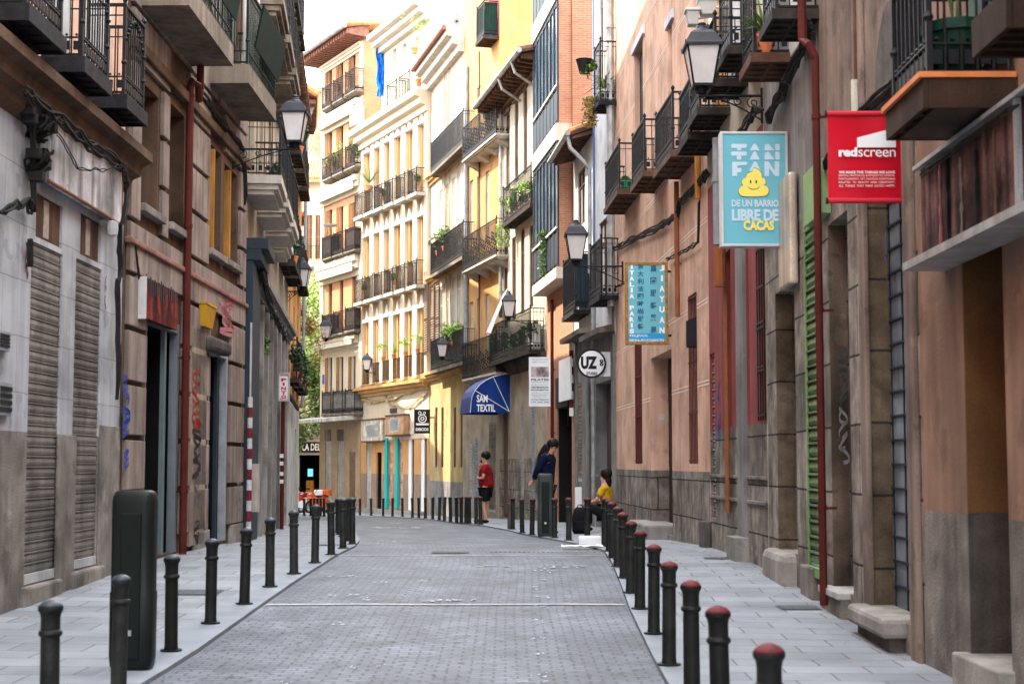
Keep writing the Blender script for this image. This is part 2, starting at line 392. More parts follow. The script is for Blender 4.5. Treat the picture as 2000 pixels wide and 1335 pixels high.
        m = s.mb(); m.box(u0 + .006, u1 - .006, o - .02, o + .035, z0 + .005, z0 + .1); s.P('bottom_rail', m, steel_pale, b)
        return b
    def jamb(s, r, rec, mt, z0=None, z1=None, name='door_jamb'):
        m = s.mb(); m.box(r[1] - .012, r[1] - .001, -rec + .03, -.003, max(r[2], z0) if z0 is not None else r[2], min(r[3], z1) if z1 is not None else r[3] - .002); return s.P(name, m, mt)
    def door(s, r, rec=.2, m_=None, boards=4, glassy=False):
        u0, u1, z0, z1 = r; m = s.mb(); o = -rec + .01; W = u1 - u0
        m.box(u0 + .002, u1 - .002, o - .06, o, z0, z1 - .002)
        for k in range(boards):
            a = u0 + W * (k + .12) / boards; b = u0 + W * (k + .88) / boards
            m.box(a, b, o, o + .03, z0 + .12, z0 + (z1 - z0) * .33); m.box(a, b, o, o + .03, z0 + (z1 - z0) * .37, z1 - .12)
        d = s.P('door', m, m_ or wood_dark)
        return d
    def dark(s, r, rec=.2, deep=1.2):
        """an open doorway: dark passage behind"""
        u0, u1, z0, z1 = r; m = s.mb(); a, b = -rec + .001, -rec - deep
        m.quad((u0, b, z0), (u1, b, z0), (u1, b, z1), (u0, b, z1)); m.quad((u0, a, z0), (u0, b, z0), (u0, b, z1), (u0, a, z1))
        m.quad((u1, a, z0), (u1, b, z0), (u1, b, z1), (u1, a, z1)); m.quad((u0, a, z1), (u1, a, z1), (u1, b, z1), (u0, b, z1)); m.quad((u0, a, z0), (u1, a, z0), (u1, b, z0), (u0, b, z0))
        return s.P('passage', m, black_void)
    def louvres(s, r, off=.03, m_=None, leaves=2, ajar=0):
        u0, u1, z0, z1 = r; W = (u1 - u0) / leaves; m = s.mb()
        for k in range(leaves):
            a = u0 + k * W + .01; b = a + W - .02; fw = min(.06, W * .15)
            m.box(a, a + fw, off, off + .04, z0, z1); m.box(b - fw, b, off, off + .04, z0, z1)
            for z in (z0, (z0 + z1) / 2 - fw / 2, z1 - fw): m.box(a + fw, b - fw, off, off + .04, z, z + fw)
            n = int((z1 - z0) / .11)
            for i in range(n):
                z = z0 + fw + (z1 - z0 - 2 * fw) * i / n; m.hexa([(a + fw, off, z), (b - fw, off, z), (b - fw, off + .035, z + .03), (a + fw, off + .035, z + .03)][:4], [(a + fw, off, z + .012), (b - fw, off, z + .012), (b - fw, off + .035, z + .042), (a + fw, off + .035, z + .042)])
        return s.P('louvred_shutter', m, m_ or wood_tan)
    def grille(s, r, off=.0, m_=None, parent=None, sp=.12, rings=(0.05, .5, .95)):
        u0, u1, z0, z1 = r; m = s.mb(); n = max(2, int((u1 - u0) / sp))
        for i in range(n + 1): u = u0 + (u1 - u0) * i / n; m.box(u - .008, u + .008, off, off + .016, z0, z1)
        for t in rings: z = z0 + (z1 - z0) * t; m.box(u0 - .03, u1 + .03, off + .002, off + .022, z - .015, z + .015)
        return s.P('grille', m, m_ or iron, parent)
    def molding(s, z0, z1, off=.1, u0=None, u1=None, m_=None, name='cornice', steps=3):
        u0 = -.0 if u0 is None else u0; u1 = s.f.L if u1 is None else u1; m = s.mb(); h = (z1 - z0) / steps
        pr = [(.0, z0)]
        for i in range(steps): o = off * (i + 1) / steps; pr += [(o, z0 + h * i + .001), (o, z0 + h * (i + 1) - h * .15)]
        pr.append((0, z1)); n = len(pr)
        vs = [(u0, o + .001, z) for o, z in pr] + [(u1, o + .001, z) for o, z in pr]
        m.add(vs, [(i, i + 1, n + i + 1, n + i) for i in range(n - 1)] + [tuple(range(n)), tuple(range(n, 2 * n))])
        return s.P(name, m, m_ or concrete)
    def zpx(s, px, py, off=0): return s.f.uz(px, py, off)[1]
    def upx(s, px, py=700, off=0): return s.f.uz(px, py, off)[0]
    def balcony(s, pxa, pxb, yb, yt, depth=.5, slab=.1, slabm=None, railm=None, style='iron', cloth=None, orn=True, bars=.11, soffit=True, sides=True):
        """pxa: far outer corner, pxb: near outer corner, slab underside yb and rail top yt measured at pxb"""
        ym = (yb + yt) / 2
        ua = s.f.uz(pxa, ym, depth)[0]; ub = s.f.uz(pxb, ym, depth)[0]; z0 = s.f.uz(pxb, yb, depth)[1]; z1 = s.f.uz(pxb, yt, depth)[1]
        return s.balc(min(ua, ub), max(ua, ub), z0, z1, depth, slab, slabm, railm, style, cloth, orn, bars, soffit, sides)
    def balc(s, u0, u1, z0, z1, depth=.5, slab=.1, slabm=None, railm=None, style='iron', cloth=None, orn=True, bars=.11, soffit=True, sides=True):
        m = s.mb(); railm = railm or iron
        if style == 'iron':
            m.box(u0, u1, .0, depth, z0 + .03, z0 + slab)
            e = .03
            m.box(u0 - .015, u1 + .015, depth - .01, depth + .02, z0, z0 + slab + .01); m.box(u0 - .02, u0 + .01, 0, depth - .012, z0, z0 + slab + .01); m.box(u1 - .01, u1 + .02, 0, depth - .012, z0, z0 + slab + .01)
            if soffit:
                for k in range(1, 4): c = u0 + (u1 - u0) * k / 4; m.box(c - .015, c + .015, .01, depth - .012, z0 + .008, z0 + .029)
                m.box(u0 + .012, u1 - .012, depth * .5 - .015, depth * .5 + .015, z0 + .004, z0 + .0285)
        elif style == 'stone':
            m.box(u0, u1, 0, depth, z0 + slab * .55, z0 + slab); m.box(u0 + .05, u1 - .05, 0, depth - .06, z0 + slab * .25, z0 + slab * .54); m.box(u0 + .1, u1 - .1, 0, depth - .14, z0, z0 + slab * .245)
        else:
            m.box(u0, u1, 0, depth, z0, z0 + slab)
        b = s.P('balcony', m, slabm or slab_metal)
        m = s.mb(); zr = z0 + slab + .05; o = depth - .035; a, c = u0 + .035, u1 - .035
        def run(p, q, n, horiz):
            for i in range(n + 1):
                t = i / n; x = p[0] + (q[0] - p[0]) * t; y = p[1] + (q[1] - p[1]) * t
                m.box(x - .007, x + .007, y - .007, y + .007, zr, z1 - .03)
                if orn and i < n:
                    x2 = p[0] + (q[0] - p[0]) * (i + .5) / n; y2 = p[1] + (q[1] - p[1]) * (i + .5) / n
                    m.box(x2 - (.03 if horiz else .008), x2 + (.03 if horiz else .008), y2 - (.008 if horiz else .03), y2 + (.008 if horiz else .03), zr + .04, zr + .13)
                    m.lathe([(.004, 0), (.018, .015), (.004, .03)], (x2, y2, zr + .18), 5)
        n = max(3, int((c - a) / bars)); run((a, o), (c, o), n, True); nd = max(2, int(o / bars)); run((a, .03), (a, o), nd, False); run((c, .03), (c, o), nd, False)
        for z, h, w_ in ((z1 - .03, .03, .022), (zr - .02, .02, .016), (zr + .16, .014, .012), (z1 - .14, .012, .01)):
            m.box(a - w_, c + w_, o - w_, o + w_, z, z + h); m.box(a - w_, a + w_, 0, o - w_, z, z + h); m.box(c - w_, c + w_, 0, o - w_, z, z + h)
        for (x, y) in ((a, o), (c, o)):
            m.box(x - .018, x + .018, y - .018, y + .018, z0 + slab, z1 + .02); m.lathe([(.02, 0), (.035, .03), (.02, .06), (.005, .08)], (x, y, z1 + .02), 8)
            m.lathe([(.018, 0), (.034, .03), (.018, .07)], (x, y, zr + .3), 8)
        s.P('railing', m, railm, b)
        if cloth:
            m = s.mb(); zz0, zz1 = zr + .02, z1 - .05; N = 24
            vs = []
            for i in range(N + 1):
                u = a + .02 + (c - a - .04) * i / N; vs += [(u, o - .03 + .006 * sin(i * 1.9), zz0 + .01 * sin(i)), (u, o - .03 + .004 * sin(i * 2.3 + 1), zz1)]
            m.add(vs, [(2 * i, 2 * i + 2, 2 * i + 3, 2 * i + 1) for i in range(N)])
            if sides: m.quad((a + .02, .05, zz0), (a + .02, o - .03, zz0), (a + .02, o - .03, zz1), (a + .02, .05, zz1)); m.quad((c - .02, .05, zz0), (c - .02, o - .03, zz0), (c - .02, o - .03, zz1), (c - .02, .05, zz1))
            s.P('screen_cloth', m, cloth, b)
        s.last = (u0, u1, z0 + slab, z1, depth)
        return b
    def pipe(s, px, yt, yb, r=.06, m_=None, off=.1, name='drainpipe', pxb=None):
        u, z1 = s.f.uz(px, yt, off); u2, z0 = s.f.uz(pxb or px, yb, off); u = min(max(u, -1.5), s.f.L + .3)
        m = s.mb(); m.tube([(u, off, z0), (u, off, z1)], r, 10)
        z = z0 + .9
        while z < z1: m.tube([(u, off, z), (u, off, z + .05)], r * 1.22, 10); m.box(u - .012, u + .012, 0, off, z + .01, z + .035); z += 1.9
        return s.P(name, m, m_ or pipe_grey, smooth=False)
    def cable(s, pts, r=.012, off=.04, m_=None, sag=.0, name='cable', n=1, wob=.02):
        """pts in picture px; wavy wires along the wall"""
        m = s.mb(); P = [s.f.uz(x, y, off) for x, y in pts]
        for k in range(n):
            q = []
            for i in range(len(P) - 1):
                for j in range(6):
                    t = j / 6; q.append((P[i][0] + (P[i + 1][0] - P[i][0]) * t, off + .01 * k + wob * .3 * random.random(), P[i][1] + (P[i + 1][1] - P[i][1]) * t - sag * 4 * t * (1 - t) + random.uniform(-wob, wob) + .02 * k))
            q.append((P[-1][0], off, P[-1][1])); m.tube(q, r, 5)
        return s.P(name, m, m_ or cable_black)
    def graffiti(s, px, py, w, h, mt, n=5, off=.006, r=.012, seed=1):
        r *= 1.6
        rnd = random.Random(seed); u, z = s.f.uz(px, py, off); x2 = s.f.uz(px + w, py, off)[0]; z2 = s.f.uz(px, py + h, off)[1]; m = s.mb()
        du = x2 - u; dz = z2 - z
        for k in range(n):
            c = (k + .5) / n; q = []; ph = rnd.random() * 6; fr = rnd.uniform(1.2, 2.6); rr = rnd.uniform(.25, .5)
            for i in range(15):
                t = i / 14; q.append((u + du * (.5 + rr * sin(fr * 3.1 * t + ph)), off, z + dz * (c + .6 / n * cos(fr * 2.2 * t + ph * 2))))
            for a, b in zip(q, q[1:]):
                d = Vector((b[0] - a[0], 0, b[2] - a[2])); 
                if d.length < 1e-5: continue
                e = Vector((-d.z, 0, d.x)).normalized() * r; a = Vector(a); b = Vector(b); m.quad(a + e, b + e, b - e, a - e)
        return s.P('graffiti', m, mt)
# ------------------------------------------------------------------ plants
def leaves(m, c, rad, n, size, seed=0, flat=.0, down=0.0):
    rnd = random.Random(seed); c = Vector(c)
    for i in range(n):
        while True:
            p = Vector((rnd.uniform(-1, 1), rnd.uniform(-1, 1), rnd.uniform(-1, 1)))
            if .25 < p.length < 1: break
        q = Vector((c.x + p.x * rad[0], c.y + p.y * rad[1], c.z + p.z * rad[2])); a = Vector((rnd.gauss(0, 1), rnd.gauss(0, 1), rnd.gauss(0, .6))).normalized(); b = a.cross(Vector((rnd.gauss(0, 1), rnd.gauss(0, 1), rnd.gauss(0, 1)))).normalized()
        s_ = size * rnd.uniform(.6, 1.3); m.add([q - a * s_, q + b * s_ * .45 + a * .1 * s_, q + a * s_, q - b * s_ * .45], [(0, 1, 2, 3)], raw=True)
def plant(pos, kind='bush', h=.5, w=.3, label='', group=None, pot=.28, seed=None, pm=None, lm=None, name='potted_plant', cat='potted plant'):
    seed = seed if seed is not None else int(abs(pos[0] * 977 + pos[1] * 131 + pos[2] * 53)); rnd = random.Random(seed)
    r = empty(name, pos, label, cat, group); x, y, z = pos
    if pot:
        m = MB(); k = pot / .28; m.lathe([(.085 * k, 0), (.12 * k, .19 * k), (.135 * k, .195 * k), (.135 * k, .235 * k), (.115 * k, .235 * k), (.11 * k, .2 * k)], (x, y, z), 12); m.build('pot', pm or terracotta, r)
    z += pot * .75; m = MB()
    if kind == 'bush':
        for k in range(4): leaves(m, (x + rnd.uniform(-.4, .4) * w, y + rnd.uniform(-.4, .4) * w, z + h * rnd.uniform(.35, .7)), (w * .55, w * .55, h * .32), 60, .045 + .04 * h, seed + k)
        for k in range(6): m.tube([(x, y, z - .05), (x + rnd.uniform(-.5, .5) * w, y + rnd.uniform(-.5, .5) * w, z + h * .8)], .008, 4)
    elif kind == 'spiky':
        for k in range(46):
            t = rnd.random() * 2 * pi; e = rnd.uniform(.15, 1.25); d = Vector((cos(t) * cos(e), sin(t) * cos(e), sin(e))); L = h * rnd.uniform(.6, 1); b = Vector((x, y, z + h * .1)); sd_ = d.cross(Vector((0, 0, 1))).normalized() * .018
            mid = b + d * L * .55; tip = b + d * L - Vector((0, 0, L * .25 * (1.3 - e))); m.add([b - sd_ * .6, b + sd_ * .6, mid + sd_, tip, mid - sd_], [(0, 1, 2, 4), (4, 2, 3)], raw=True)
        m.tube([(x, y, z - .05), (x, y, z + h * .15)], .03, 6)
    elif kind == 'trail':
        for k in range(12):
            px_, py_ = x + rnd.uniform(-1, 1) * w, y + rnd.uniform(-1, 1) * w * .5
            for j in range(12): leaves(m, (px_ + rnd.uniform(-.04, .04), py_ + rnd.uniform(-.04, .04), z + .1 - h * j / 12), (.05, .05, .06), 6, .04, seed + k * 20 + j)
    elif kind == 'sparse':
        for k in range(9):
            a = rnd.uniform(-1, 1); b = rnd.uniform(-1, 1); tp = (x + a * w, y + b * w, z + h * rnd.uniform(.6, 1)); m.tube([(x, y, z - .05), (x + a * w * .4, y + b * w * .4, z + h * .4), tp], .006, 4)
            leaves(m, tp, (w * .3, w * .3, h * .2), 22, .05, seed + k)
    m.build('foliage', lm or leaf_green, r)
    return r
# ------------------------------------------------------------------ ground, street, pavements
setts = block_mat('setts', (.086, .098, .118), (.124, .139, .163), (.046, .051, .060), .17, .105, .011, .5, .6, .6, .22, 1.6, msmooth=.4, dirt=.22)
n_ = setts.node_tree; L_ = n_.links.new; bs_ = n_.nodes['Principled BSDF']; src_ = bs_.inputs['Base Color'].links[0].from_socket
uv_ = n_.nodes.new('ShaderNodeUVMap')
def spots_(scl, lo, hi, dark, src):
    mp_ = n_.nodes.new('ShaderNodeMapping'); mp_.inputs['Scale'].default_value = scl; L_(uv_.outputs[0], mp_.inputs[0]); q_ = n_.nodes.new('ShaderNodeTexNoise'); q_.inputs['Scale'].default_value = 1; q_.inputs['Detail'].default_value = 3; L_(mp_.outputs[0], q_.inputs['Vector'])
    r_ = n_.nodes.new('ShaderNodeMapRange'); r_.inputs[1].default_value = lo; r_.inputs[2].default_value = hi; r_.inputs[3].default_value = 1; r_.inputs[4].default_value = dark; L_(q_.outputs['Fac'], r_.inputs[0])
    c_ = n_.nodes.new('ShaderNodeMix'); c_.data_type = 'RGBA'; c_.blend_type = 'MULTIPLY'; c_.inputs[0].default_value = 1; L_(src, c_.inputs[6]); L_(r_.outputs[0], c_.inputs[7]); return c_.outputs[2]
L_(spots_((.9, .35, 1), .45, .62, 1.3, spots_((2.1, .5, 1), .52, .56, .82, spots_((13, 7, 1), .60, .66, .30, src_))), bs_.inputs['Base Color'])
slabs = block_mat('slabs', (.165, .178, .194), (.235, .248, .266), (.085, .085, .088), .60, .40, .009, .5, .7, .2, .14, 1.3, dirt=.18)
kerb_stone = block_mat('kerb_stone', (.19, .21, .235), (.215, .236, .26), (.12, .12, .12), 1.0, 3.0, .008, 0, .75, .2, .15, 2)
asphalt_far = mat('asphalt_far', (.12, .12, .125), .9, .2, 1, bump=.2)
strip_stone = mat('strip_stone', (.36, .36, .37), .7, .3, 6, bump=.2)
def struct(o, label=None): o['kind'] = 'structure'; return o
m = MB(); nx = 9; ys = [-40, -20, 0, 6, 12, 15, 18, 21, 24, 28, 34, 40, 50, 60, 70, 90, 130, 400]; xs = [-300, -60, -20, -8, 0, 8, 20, 60, 300]
m.add([(x, y, gz(y) - .06) for y in ys for x in xs], [(j * 9 + i, j * 9 + i + 1, (j + 1) * 9 + i + 1, (j + 1) * 9 + i) for j in range(len(ys) - 1) for i in range(8)])
struct(m.build('ground', asphalt_far))
KR = [((-2.45, -12), (1.0, -12)), ((-2.49, 8), (1.0, 8)), ((-2.49, 15.5), (1.14, 15)), ((-2.45, 20), (1.3, 20)), ((-2.48, 24.5), (1.36, 23)), ((-2.75, 28), (.95, 26.9)), ((-3.2, 32), (.52, 31)), ((-3.75, 37), (-.05, 36.2)), ((-4.4, 42), (-.82, 41)), ((-5.6, 48), (-1.95, 47)), ((-8, 54), (-3.2, 55)), ((-12, 58), (-5.2, 63.5)), ((-20, 60), (-8.8, 71)), ((-34, 61), (-14, 78)), ((-60, 60), (-30, 90))]
rows = []
for (a, b), (c, d) in zip(KR, KR[1:]):
    n = max(2, int(max(Vector(a).lerp(Vector(c), 0).copy().__sub__(Vector(c)).length, 1)))
    for i in range(n): t = i / n; rows.append((Vector(a).lerp(Vector(c), t), Vector(b).lerp(Vector(d), t)))
rows.append((Vector(KR[-1][0]), Vector(KR[-1][1])))
def strip(name, fn, material, K=6, z=0.0):
    """fn(l, r, t) -> point across"""
    vs = []; uvs = []; s = 0; pm = None
    for l, r in rows:
        mid = (l + r) / 2
        if pm is not None: s += (mid - pm).length
        pm = mid
        for k in range(K + 1):
            p = fn(l, r, k / K); vs.append((p[0], p[1], gz(p[1]) + z)); uvs.append(((p[0] if len(p) < 3 else p[2]), s))
    fs = []
    for j in range(len(rows) - 1):
        for k in range(K): a = j * (K + 1) + k; fs.append((a, a + 1, a + K + 2, a + K + 1))
    me = bpy.data.meshes.new(name); me.from_pydata(vs, [], fs); me.materials.append(material); uv = me.uv_layers.new(name='UVMap')
    for p in me.polygons:
        for li in p.loop_indices: uv.data[li].uv = uvs[me.loops[li].vertex_index]
    o = bpy.data.objects.new(name, me); COL.objects.link(o); return struct(o)
def cross(l, r, t):
    p = l.lerp(r, t); return (p.x, p.y, t * (r - l).length)
strip('street', cross, setts, 8, 0.0)
def nr(l, r): d = (r - l).normalized(); return d
strip('right_kerb', lambda l, r, t: (*(r + nr(l, r) * (.005 + .42 * t)), .42 * t), kerb_stone, 1, .032)
strip('left_kerb', lambda l, r, t: (*(l - nr(l, r) * (.005 + .42 * t)), .42 * t), kerb_stone, 1, .032)
strip('right_pavement', lambda l, r, t: (*(r + nr(l, r) * (.43 + 9 * t)), .43 + 9 * t), slabs, 5, .028)
strip('left_pavement', lambda l, r, t: (*(l - nr(l, r) * (.43 + 9 * t)), .43 + 9 * t), slabs, 5, .028)
m = MB()
for side in (0, 1):
    for (l0, r0), (l1, r1) in zip(rows, rows[1:]):
        a = (l0, l1)[0] - nr(l0, r0) * .005 if side == 0 else r0 + nr(l0, r0) * .005; b = l1 - nr(l1, r1) * .005 if side == 0 else r1 + nr(l1, r1) * .005
        m.quad((a.x, a.y, gz(a.y) - .05), (b.x, b.y, gz(b.y) - .05), (b.x, b.y, gz(b.y) + .032), (a.x, a.y, gz(a.y) + .032))
struct(m.build('kerb_edge', kerb_stone))
for Y, w_ in ((15.55, .09), (22.0, .10)):
    m = MB(); xs = [-2.47 + i * .1 for i in range(39)]
    for a, b in zip(xs, xs[1:]):
        if b > 1.33 or (Y < 16 and b > 1.13): break
        y0 = Y + .02 * sin(a * 3); y1 = Y + .02 * sin(b * 3)
        m.quad((a, y0, gz(y0) + .008), (b, y1, gz(y1) + .008), (b, y1 + w_, gz(y1 + w_) + .008), (a, y0 + w_, gz(y0 + w_) + .008))
    struct(m.build('paving_strip', strip_stone))
# irregular pale daubs laid over the setts
pale_fleck = mat('pale_fleck', (.33, .37, .43), .35, .5, 30, bump=.3)
rnd = random.Random(3); m = MB()
spots = [(1058, 1110, 46, 7), (1057, 1128, 24, 4), (1055, 1143, 30, 5), (1057, 1163, 32, 8), (1058, 1181, 44, 6), (1056, 1208, 30, 7), (1053, 1242, 34, 6), (1050, 1272, 34, 7), (1052, 1310, 32, 9), (1100, 1103, 110, 5), (960, 1102, 90, 4), (880, 1167, 110, 6), (790, 1158, 24, 4), (668, 1157, 60, 4), (725, 1164, 50, 5), (740, 1133, 30, 4), (670, 1121, 60, 4), (770, 1028, 90, 2.5), (770, 1019, 40, 2), (770, 1054, 20, 2), (668, 1212, 44, 5), (745, 1293, 20, 5), (560, 1327, 30, 8), (690, 1296, 14, 4), (1040, 1325, 60, 3), (835, 1128, 22, 4)]
for px, py, w_, h_ in spots:
    for k in range(max(3, int(w_ / 7))):
        cx = px + rnd.uniform(-.5, .5) * w_; cy = py + rnd.uniform(-.5, .5) * h_; sw = w_ * rnd.uniform(.08, .3) if k % 2 else rnd.uniform(4, 12); sh = h_ * rnd.uniform(.12, .4)
        c = ghit(cx, cy); q = ghit(cx + sw, cy); t = ghit(cx, cy - sh); rx = (q.x - c.x) / 2; ry = max(.02, (t.y - c.y) / 2); N = 9
        vs = [(c.x + rx * cos(6.283 * i / N) * rnd.uniform(.6, 1.1), c.y + ry * sin(6.283 * i / N) * rnd.uniform(.6, 1.1)) for i in range(N)]
        m.add([(x, y, gz(y) + .006 + .0006 * k) for x, y in vs], [tuple(range(N))])
struct(m.build('road_flecks', pale_fleck))
# manhole and drain gratings set in the paving
m = MB(); c = ghit(1075, 1073)
for i in range(26):
    x = c.x - .9 + i * .07; m.box(x, x + .035, c.y - .14, c.y + .14, gz(c.y) + .004, gz(c.y) + .012)
struct(m.build('drain_grating', granite_pale))
for px, py, w_ in ((640, 1063, .5), (1225, 932, .4)): pass
# ================================================================== RIGHT ROW (near to far)
upper_stucco = mat('upper_stucco', (.20, .15, .12), .9, .2, 1.5, .3, .3, dirt=.4)
granite_band = granite
# ---- nearest: pink-brown front with the long weathered sign board
b = Bld('shop_building', 'nearest building on the right, rose plaster front over granite with a tall weathered shop fascia', (2.9, -30.0), (3.05, 11.45), 12, 9)
f = b.f; r = b.hole(1885, 1965, 330, 1290, .5); b.door(r, .5, wood_brown, 2); zj = f.uz(1920, 1005)[1]; b.jamb(r, .5, mat('jamb_brown', (.17, .085, .035), .85, .25, 1.5, .1, dirt=.3), z0=zj + .002); b.jamb(r, .5, granite_dark, z1=zj)
r2 = b.hole(2080, 2240, 330, 1500, .5); b.door(r2, .5, wood_brown, 2)
zpl = f.uz(1850, 1000)[1]
b.wall([(zpl, 'plinth', granite_plain), (12, 'wall', plaster_rose)], side=plaster_grey, top=concrete)
m = b.mb(); u = f.uz(1920, 1310)[0]; m.box(r[0] - .05, r[1] + .1, -.3, .10, gz(10) - .2, r[2] + .01); b.P('doorstep', m, granite_pale, bevel=.015)
m = b.mb(); pts = [f.uz(1795, 325, .18), f.uz(1795, 530, .18), f.uz(1975, 195, .18), f.uz(1985, 435, .18)]
u0, u1 = pts[2][0], pts[0][0]; u0 -= .5; zt = pts[0][1]; zb = pts[1][1]
m.box(u0, u1, .02, .17, zb + .06, zt - .03); sg = b.P('shop_fascia', m, mat('rotten_board', (.13, .065, .055), .85, .5, 5, .8, .3, dirt=.7))
m = b.mb(); m.box(u0 - .02, u1 + .03, .0, .22, zt - .028, zt); m.box(u0 - .02, u1 + .05, .0, .30, zb, zb + .055); m.box(f.uz(1980, 300, .2)[0] - .06, f.uz(1980, 300, .2)[0], .171, .2, zb + .056, zt - .03); b.P('fascia_frame', m, steel, sg)
for k, x in enumerate((1836, 1851, 1877, 1908, 1944)):
    m = b.mb(); rn = random.Random(k + 3); u, z = f.uz(x, 330, .175); h0 = zt - .04 - rn.uniform(0, .15); pts = [(u + rn.uniform(-.006, .006), .178, h0 - (h0 - zb - .08) * j / 9 * rn.uniform(.9, 1)) for j in range(10)]; m.tube(pts, [rn.uniform(.004, .014) for _ in pts], 5); b.P('paint_run', m, (ink_pink, black_void, granite_pale, black_void, wood_brown)[k % 5])
b.balcony(1733, 1805, 215, -130, .55, .19, mat('slab_wood', (.035, .02, .013), .8, .4, 3, .3), iron, 'iron', mat('cloth_black', (.012, .012, .014), .8, .3, 3), True, .10, sides=False)
m = b.mb(); q = b.last; m.box(q[0] - .03, q[1] + .03, q[4] - .02, q[4] + .045, q[2] - .005, q[2] + .03); m.box(q[0] - .03, q[0] + .02, .01, q[4] - .021, q[2] - .005, q[2] + .03); b.P('edge_tiles', m, mat('tile_orange', (.60, .20, .07), .6, .1, 5))
m = b.mb(); m.box(q[0] + .02, q[1] - .02, .03, q[4] - .06, q[2] - .188, q[2] - .165); b.P('soffit_boards', m, wood_dark)
for k in range(1):
    u = q[0] + .22; p = f.T((u, .30, q[2])); plant(p, 'sparse', .9, .16, 'big round green pot with tall cactus stems on the nearest balcony on the right', None, .45, pm=mat('pot_green', (.008, .035, .02), .5, .3, 8), lm=leaf_green)
b.balcony(1902, 1967, 60, -300, .55, .19, MT['slab_wood'], iron)
r3 = f.rc(1905, 1990, -200, 118)
m = b.mb(); m.box(r3[0], r3[1], .01, .05, r3[2], r3[3]); b.P('balcony_door', m, mat('door_green', (.05, .10, .07), .6, .2, 3))
b.cable([(1800, 345), (1880, 285), (1990, 205)], .007, .2, n=2, name='cable', wob=.008)
# ---- granite building with the glass-grid door
b = Bld('granite_building', 'weathered granite building on the right whose doorway has a blue glass grid door', (3.05, 11.45), (3.12, 15.42), 12, 9)
f = b.f
r = b.hole(1698, 1768, 220, 1200, .20); jg = block_mat('granite_brown', (.16, .12, .08), (.12, .09, .06), (.04, .035, .03), 1.3, .62, .012, .5, .9, .3, .35, 5, .15, dirt=.4); b.jamb(r, .20, jg)
m = b.mb(); u0, u1, z0, z1 = r; o = -.195
m.box(u0, u1, o - .04, o, z0, z1); d = b.P('glass_door', m, glass_mat('glass_milky', (.19, .235, .275), .25))
m = b.mb(); n = int((z1 - z0) / .20)
for i in range(n + 1): z = z0 + (z1 - z0) * i / n; m.box(u0, u1, o + .001, o + .02, z - .010, z + .010)
for i in range(4): u = u0 + (u1 - u0) * i / 3; m.box(u - .012, u + .012, o + .002, o + .012, z0, z1)
b.P('door_grid', m, slate_blue, d)
r = b.hole(1622, 1661, 420, 1152, .20); b.door(r, .2, granite_dark, 1); b.jamb(r, .2, mat('jamb_stained', (.15, .11, .08), .85, .35, 1.2, .25, dirt=.6))
b.wall([(f.uz(1690, 330)[1], 'wall', granite), (12, 'upper_wall', upper_stucco)], top=concrete)
for x in (1688, 1779):
    m = b.mb(); u = f.uz(x, 400)[0]; m.box(u - .13, u + .13, 0, .04, gz(13) - .2, 11.9); b.P('pilaster', m, upper_stucco, bevel=.01)
m = b.mb(); u0, u1 = f.uz(1768, 1200, .0)[0], f.uz(1700, 1200, 0)[0]; z = f.uz(1730, 1215, .1)[1]; m.box(min(u0, u1) - .05, max(u0, u1) + .02, -.2, .20, z - .10, z + .06); b.P('doorstep', m, granite_pale, bevel=.04); m = b.mb(); m.box(min(u0, u1) + .02, max(u0, u1) - .05, -.1, .12, gz(13) - .2, z - .101); b.P('step_base', m, granite_dark)
m = b.mb(); u0, u1 = f.uz(1661, 1160)[0], f.uz(1622, 1160)[0]; z = f.uz(1640, 1165, .1)[1]; m.box(min(u0, u1), max(u0, u1), -.19, .12, z - .03, z + .035); b.P('doorstep', m, mat('step_marble', (.36, .35, .33), .6, .2, 4), bevel=.008); m = b.mb(); m.box(min(u0, u1) + .01, max(u0, u1) - .01, -.18, .09, gz(14) - .2, z - .031); b.P('step_base', m, granite_plain)
# arch niche above
m = b.mb(); u0, z0 = f.uz(1740, 205, .02); pts = [(u0 + .55 * cos(t), z0 + .85 * sin(t)) for t in [pi * i / 10 for i in range(11)]]; m.prism(pts, .003, .03); b.P('arch_panel', m, granite_dark)
b.graffiti(1636, 690, 20, 110, ink_black, 6, .006, .012, 5); b.graffiti(1636, 800, 22, 100, ink_grey, 4, .006, .012, 6); b.graffiti(1726, 455, 5, 60, ink_blue, 3, .006, .006, 9); b.graffiti(1730, 540, 4, 50, ink_black, 2, .006, .005, 10)
b.cable([(1800, 130), (1700, 215), (1640, 300), (1612, 330)], .02, .05, n=4)
m = b.mb(); u, z = f.uz(1672, 185, .05); m.tube([(u, .06, z - .16), (u, .06, z + .13)], .035, 10); b.P('conduit_cap', m, mat('pvc', (.45, .44, .36), .6)); m = b.mb(); m.tube([(u, .05, z + .14), (u, .05, z + 1.6)], .016, 8); b.P('conduit', m, wood_brown)
# ---- building with the green roller shutter
b = Bld('granite_building', 'granite-fronted building on the right with a lime green roller shutter', (3.12, 15.46), (3.15, 18.95), 12.5, 9)
f = b.f
r = b.hole(1578, 1609, 432, 1105, .06)
b.roller(r, .06, green_slat, .16, amp=.045)
m = b.mb(); m.box(r[1] - .03, r[1] + .02, .003, .02, r[2] - .05, r[3] + .6); m.box(r[0] - .1, r[1] - .032, .003, .05, r[2] - .1, r[2] - .003); b.P('shutter_frame', m, green_paint)
m = b.mb(); q = f.rc(1573, 1607, 325, 430, .08); m.box(q[0], q[1], .0, .1, q[2], q[3]); b.P('fascia_board', m, mat('lime_pale', (.24, .36, .16), .5, .1))
r = b.hole(1517, 1555, 560, 1075, .24); b.door(r, .24, granite_dark, 1); b.jamb(r, .24, jg)
b.wall([(f.uz(1560, 420)[1], 'wall', granite), (12.5, 'upper_wall', plaster_grey)], top=concrete)
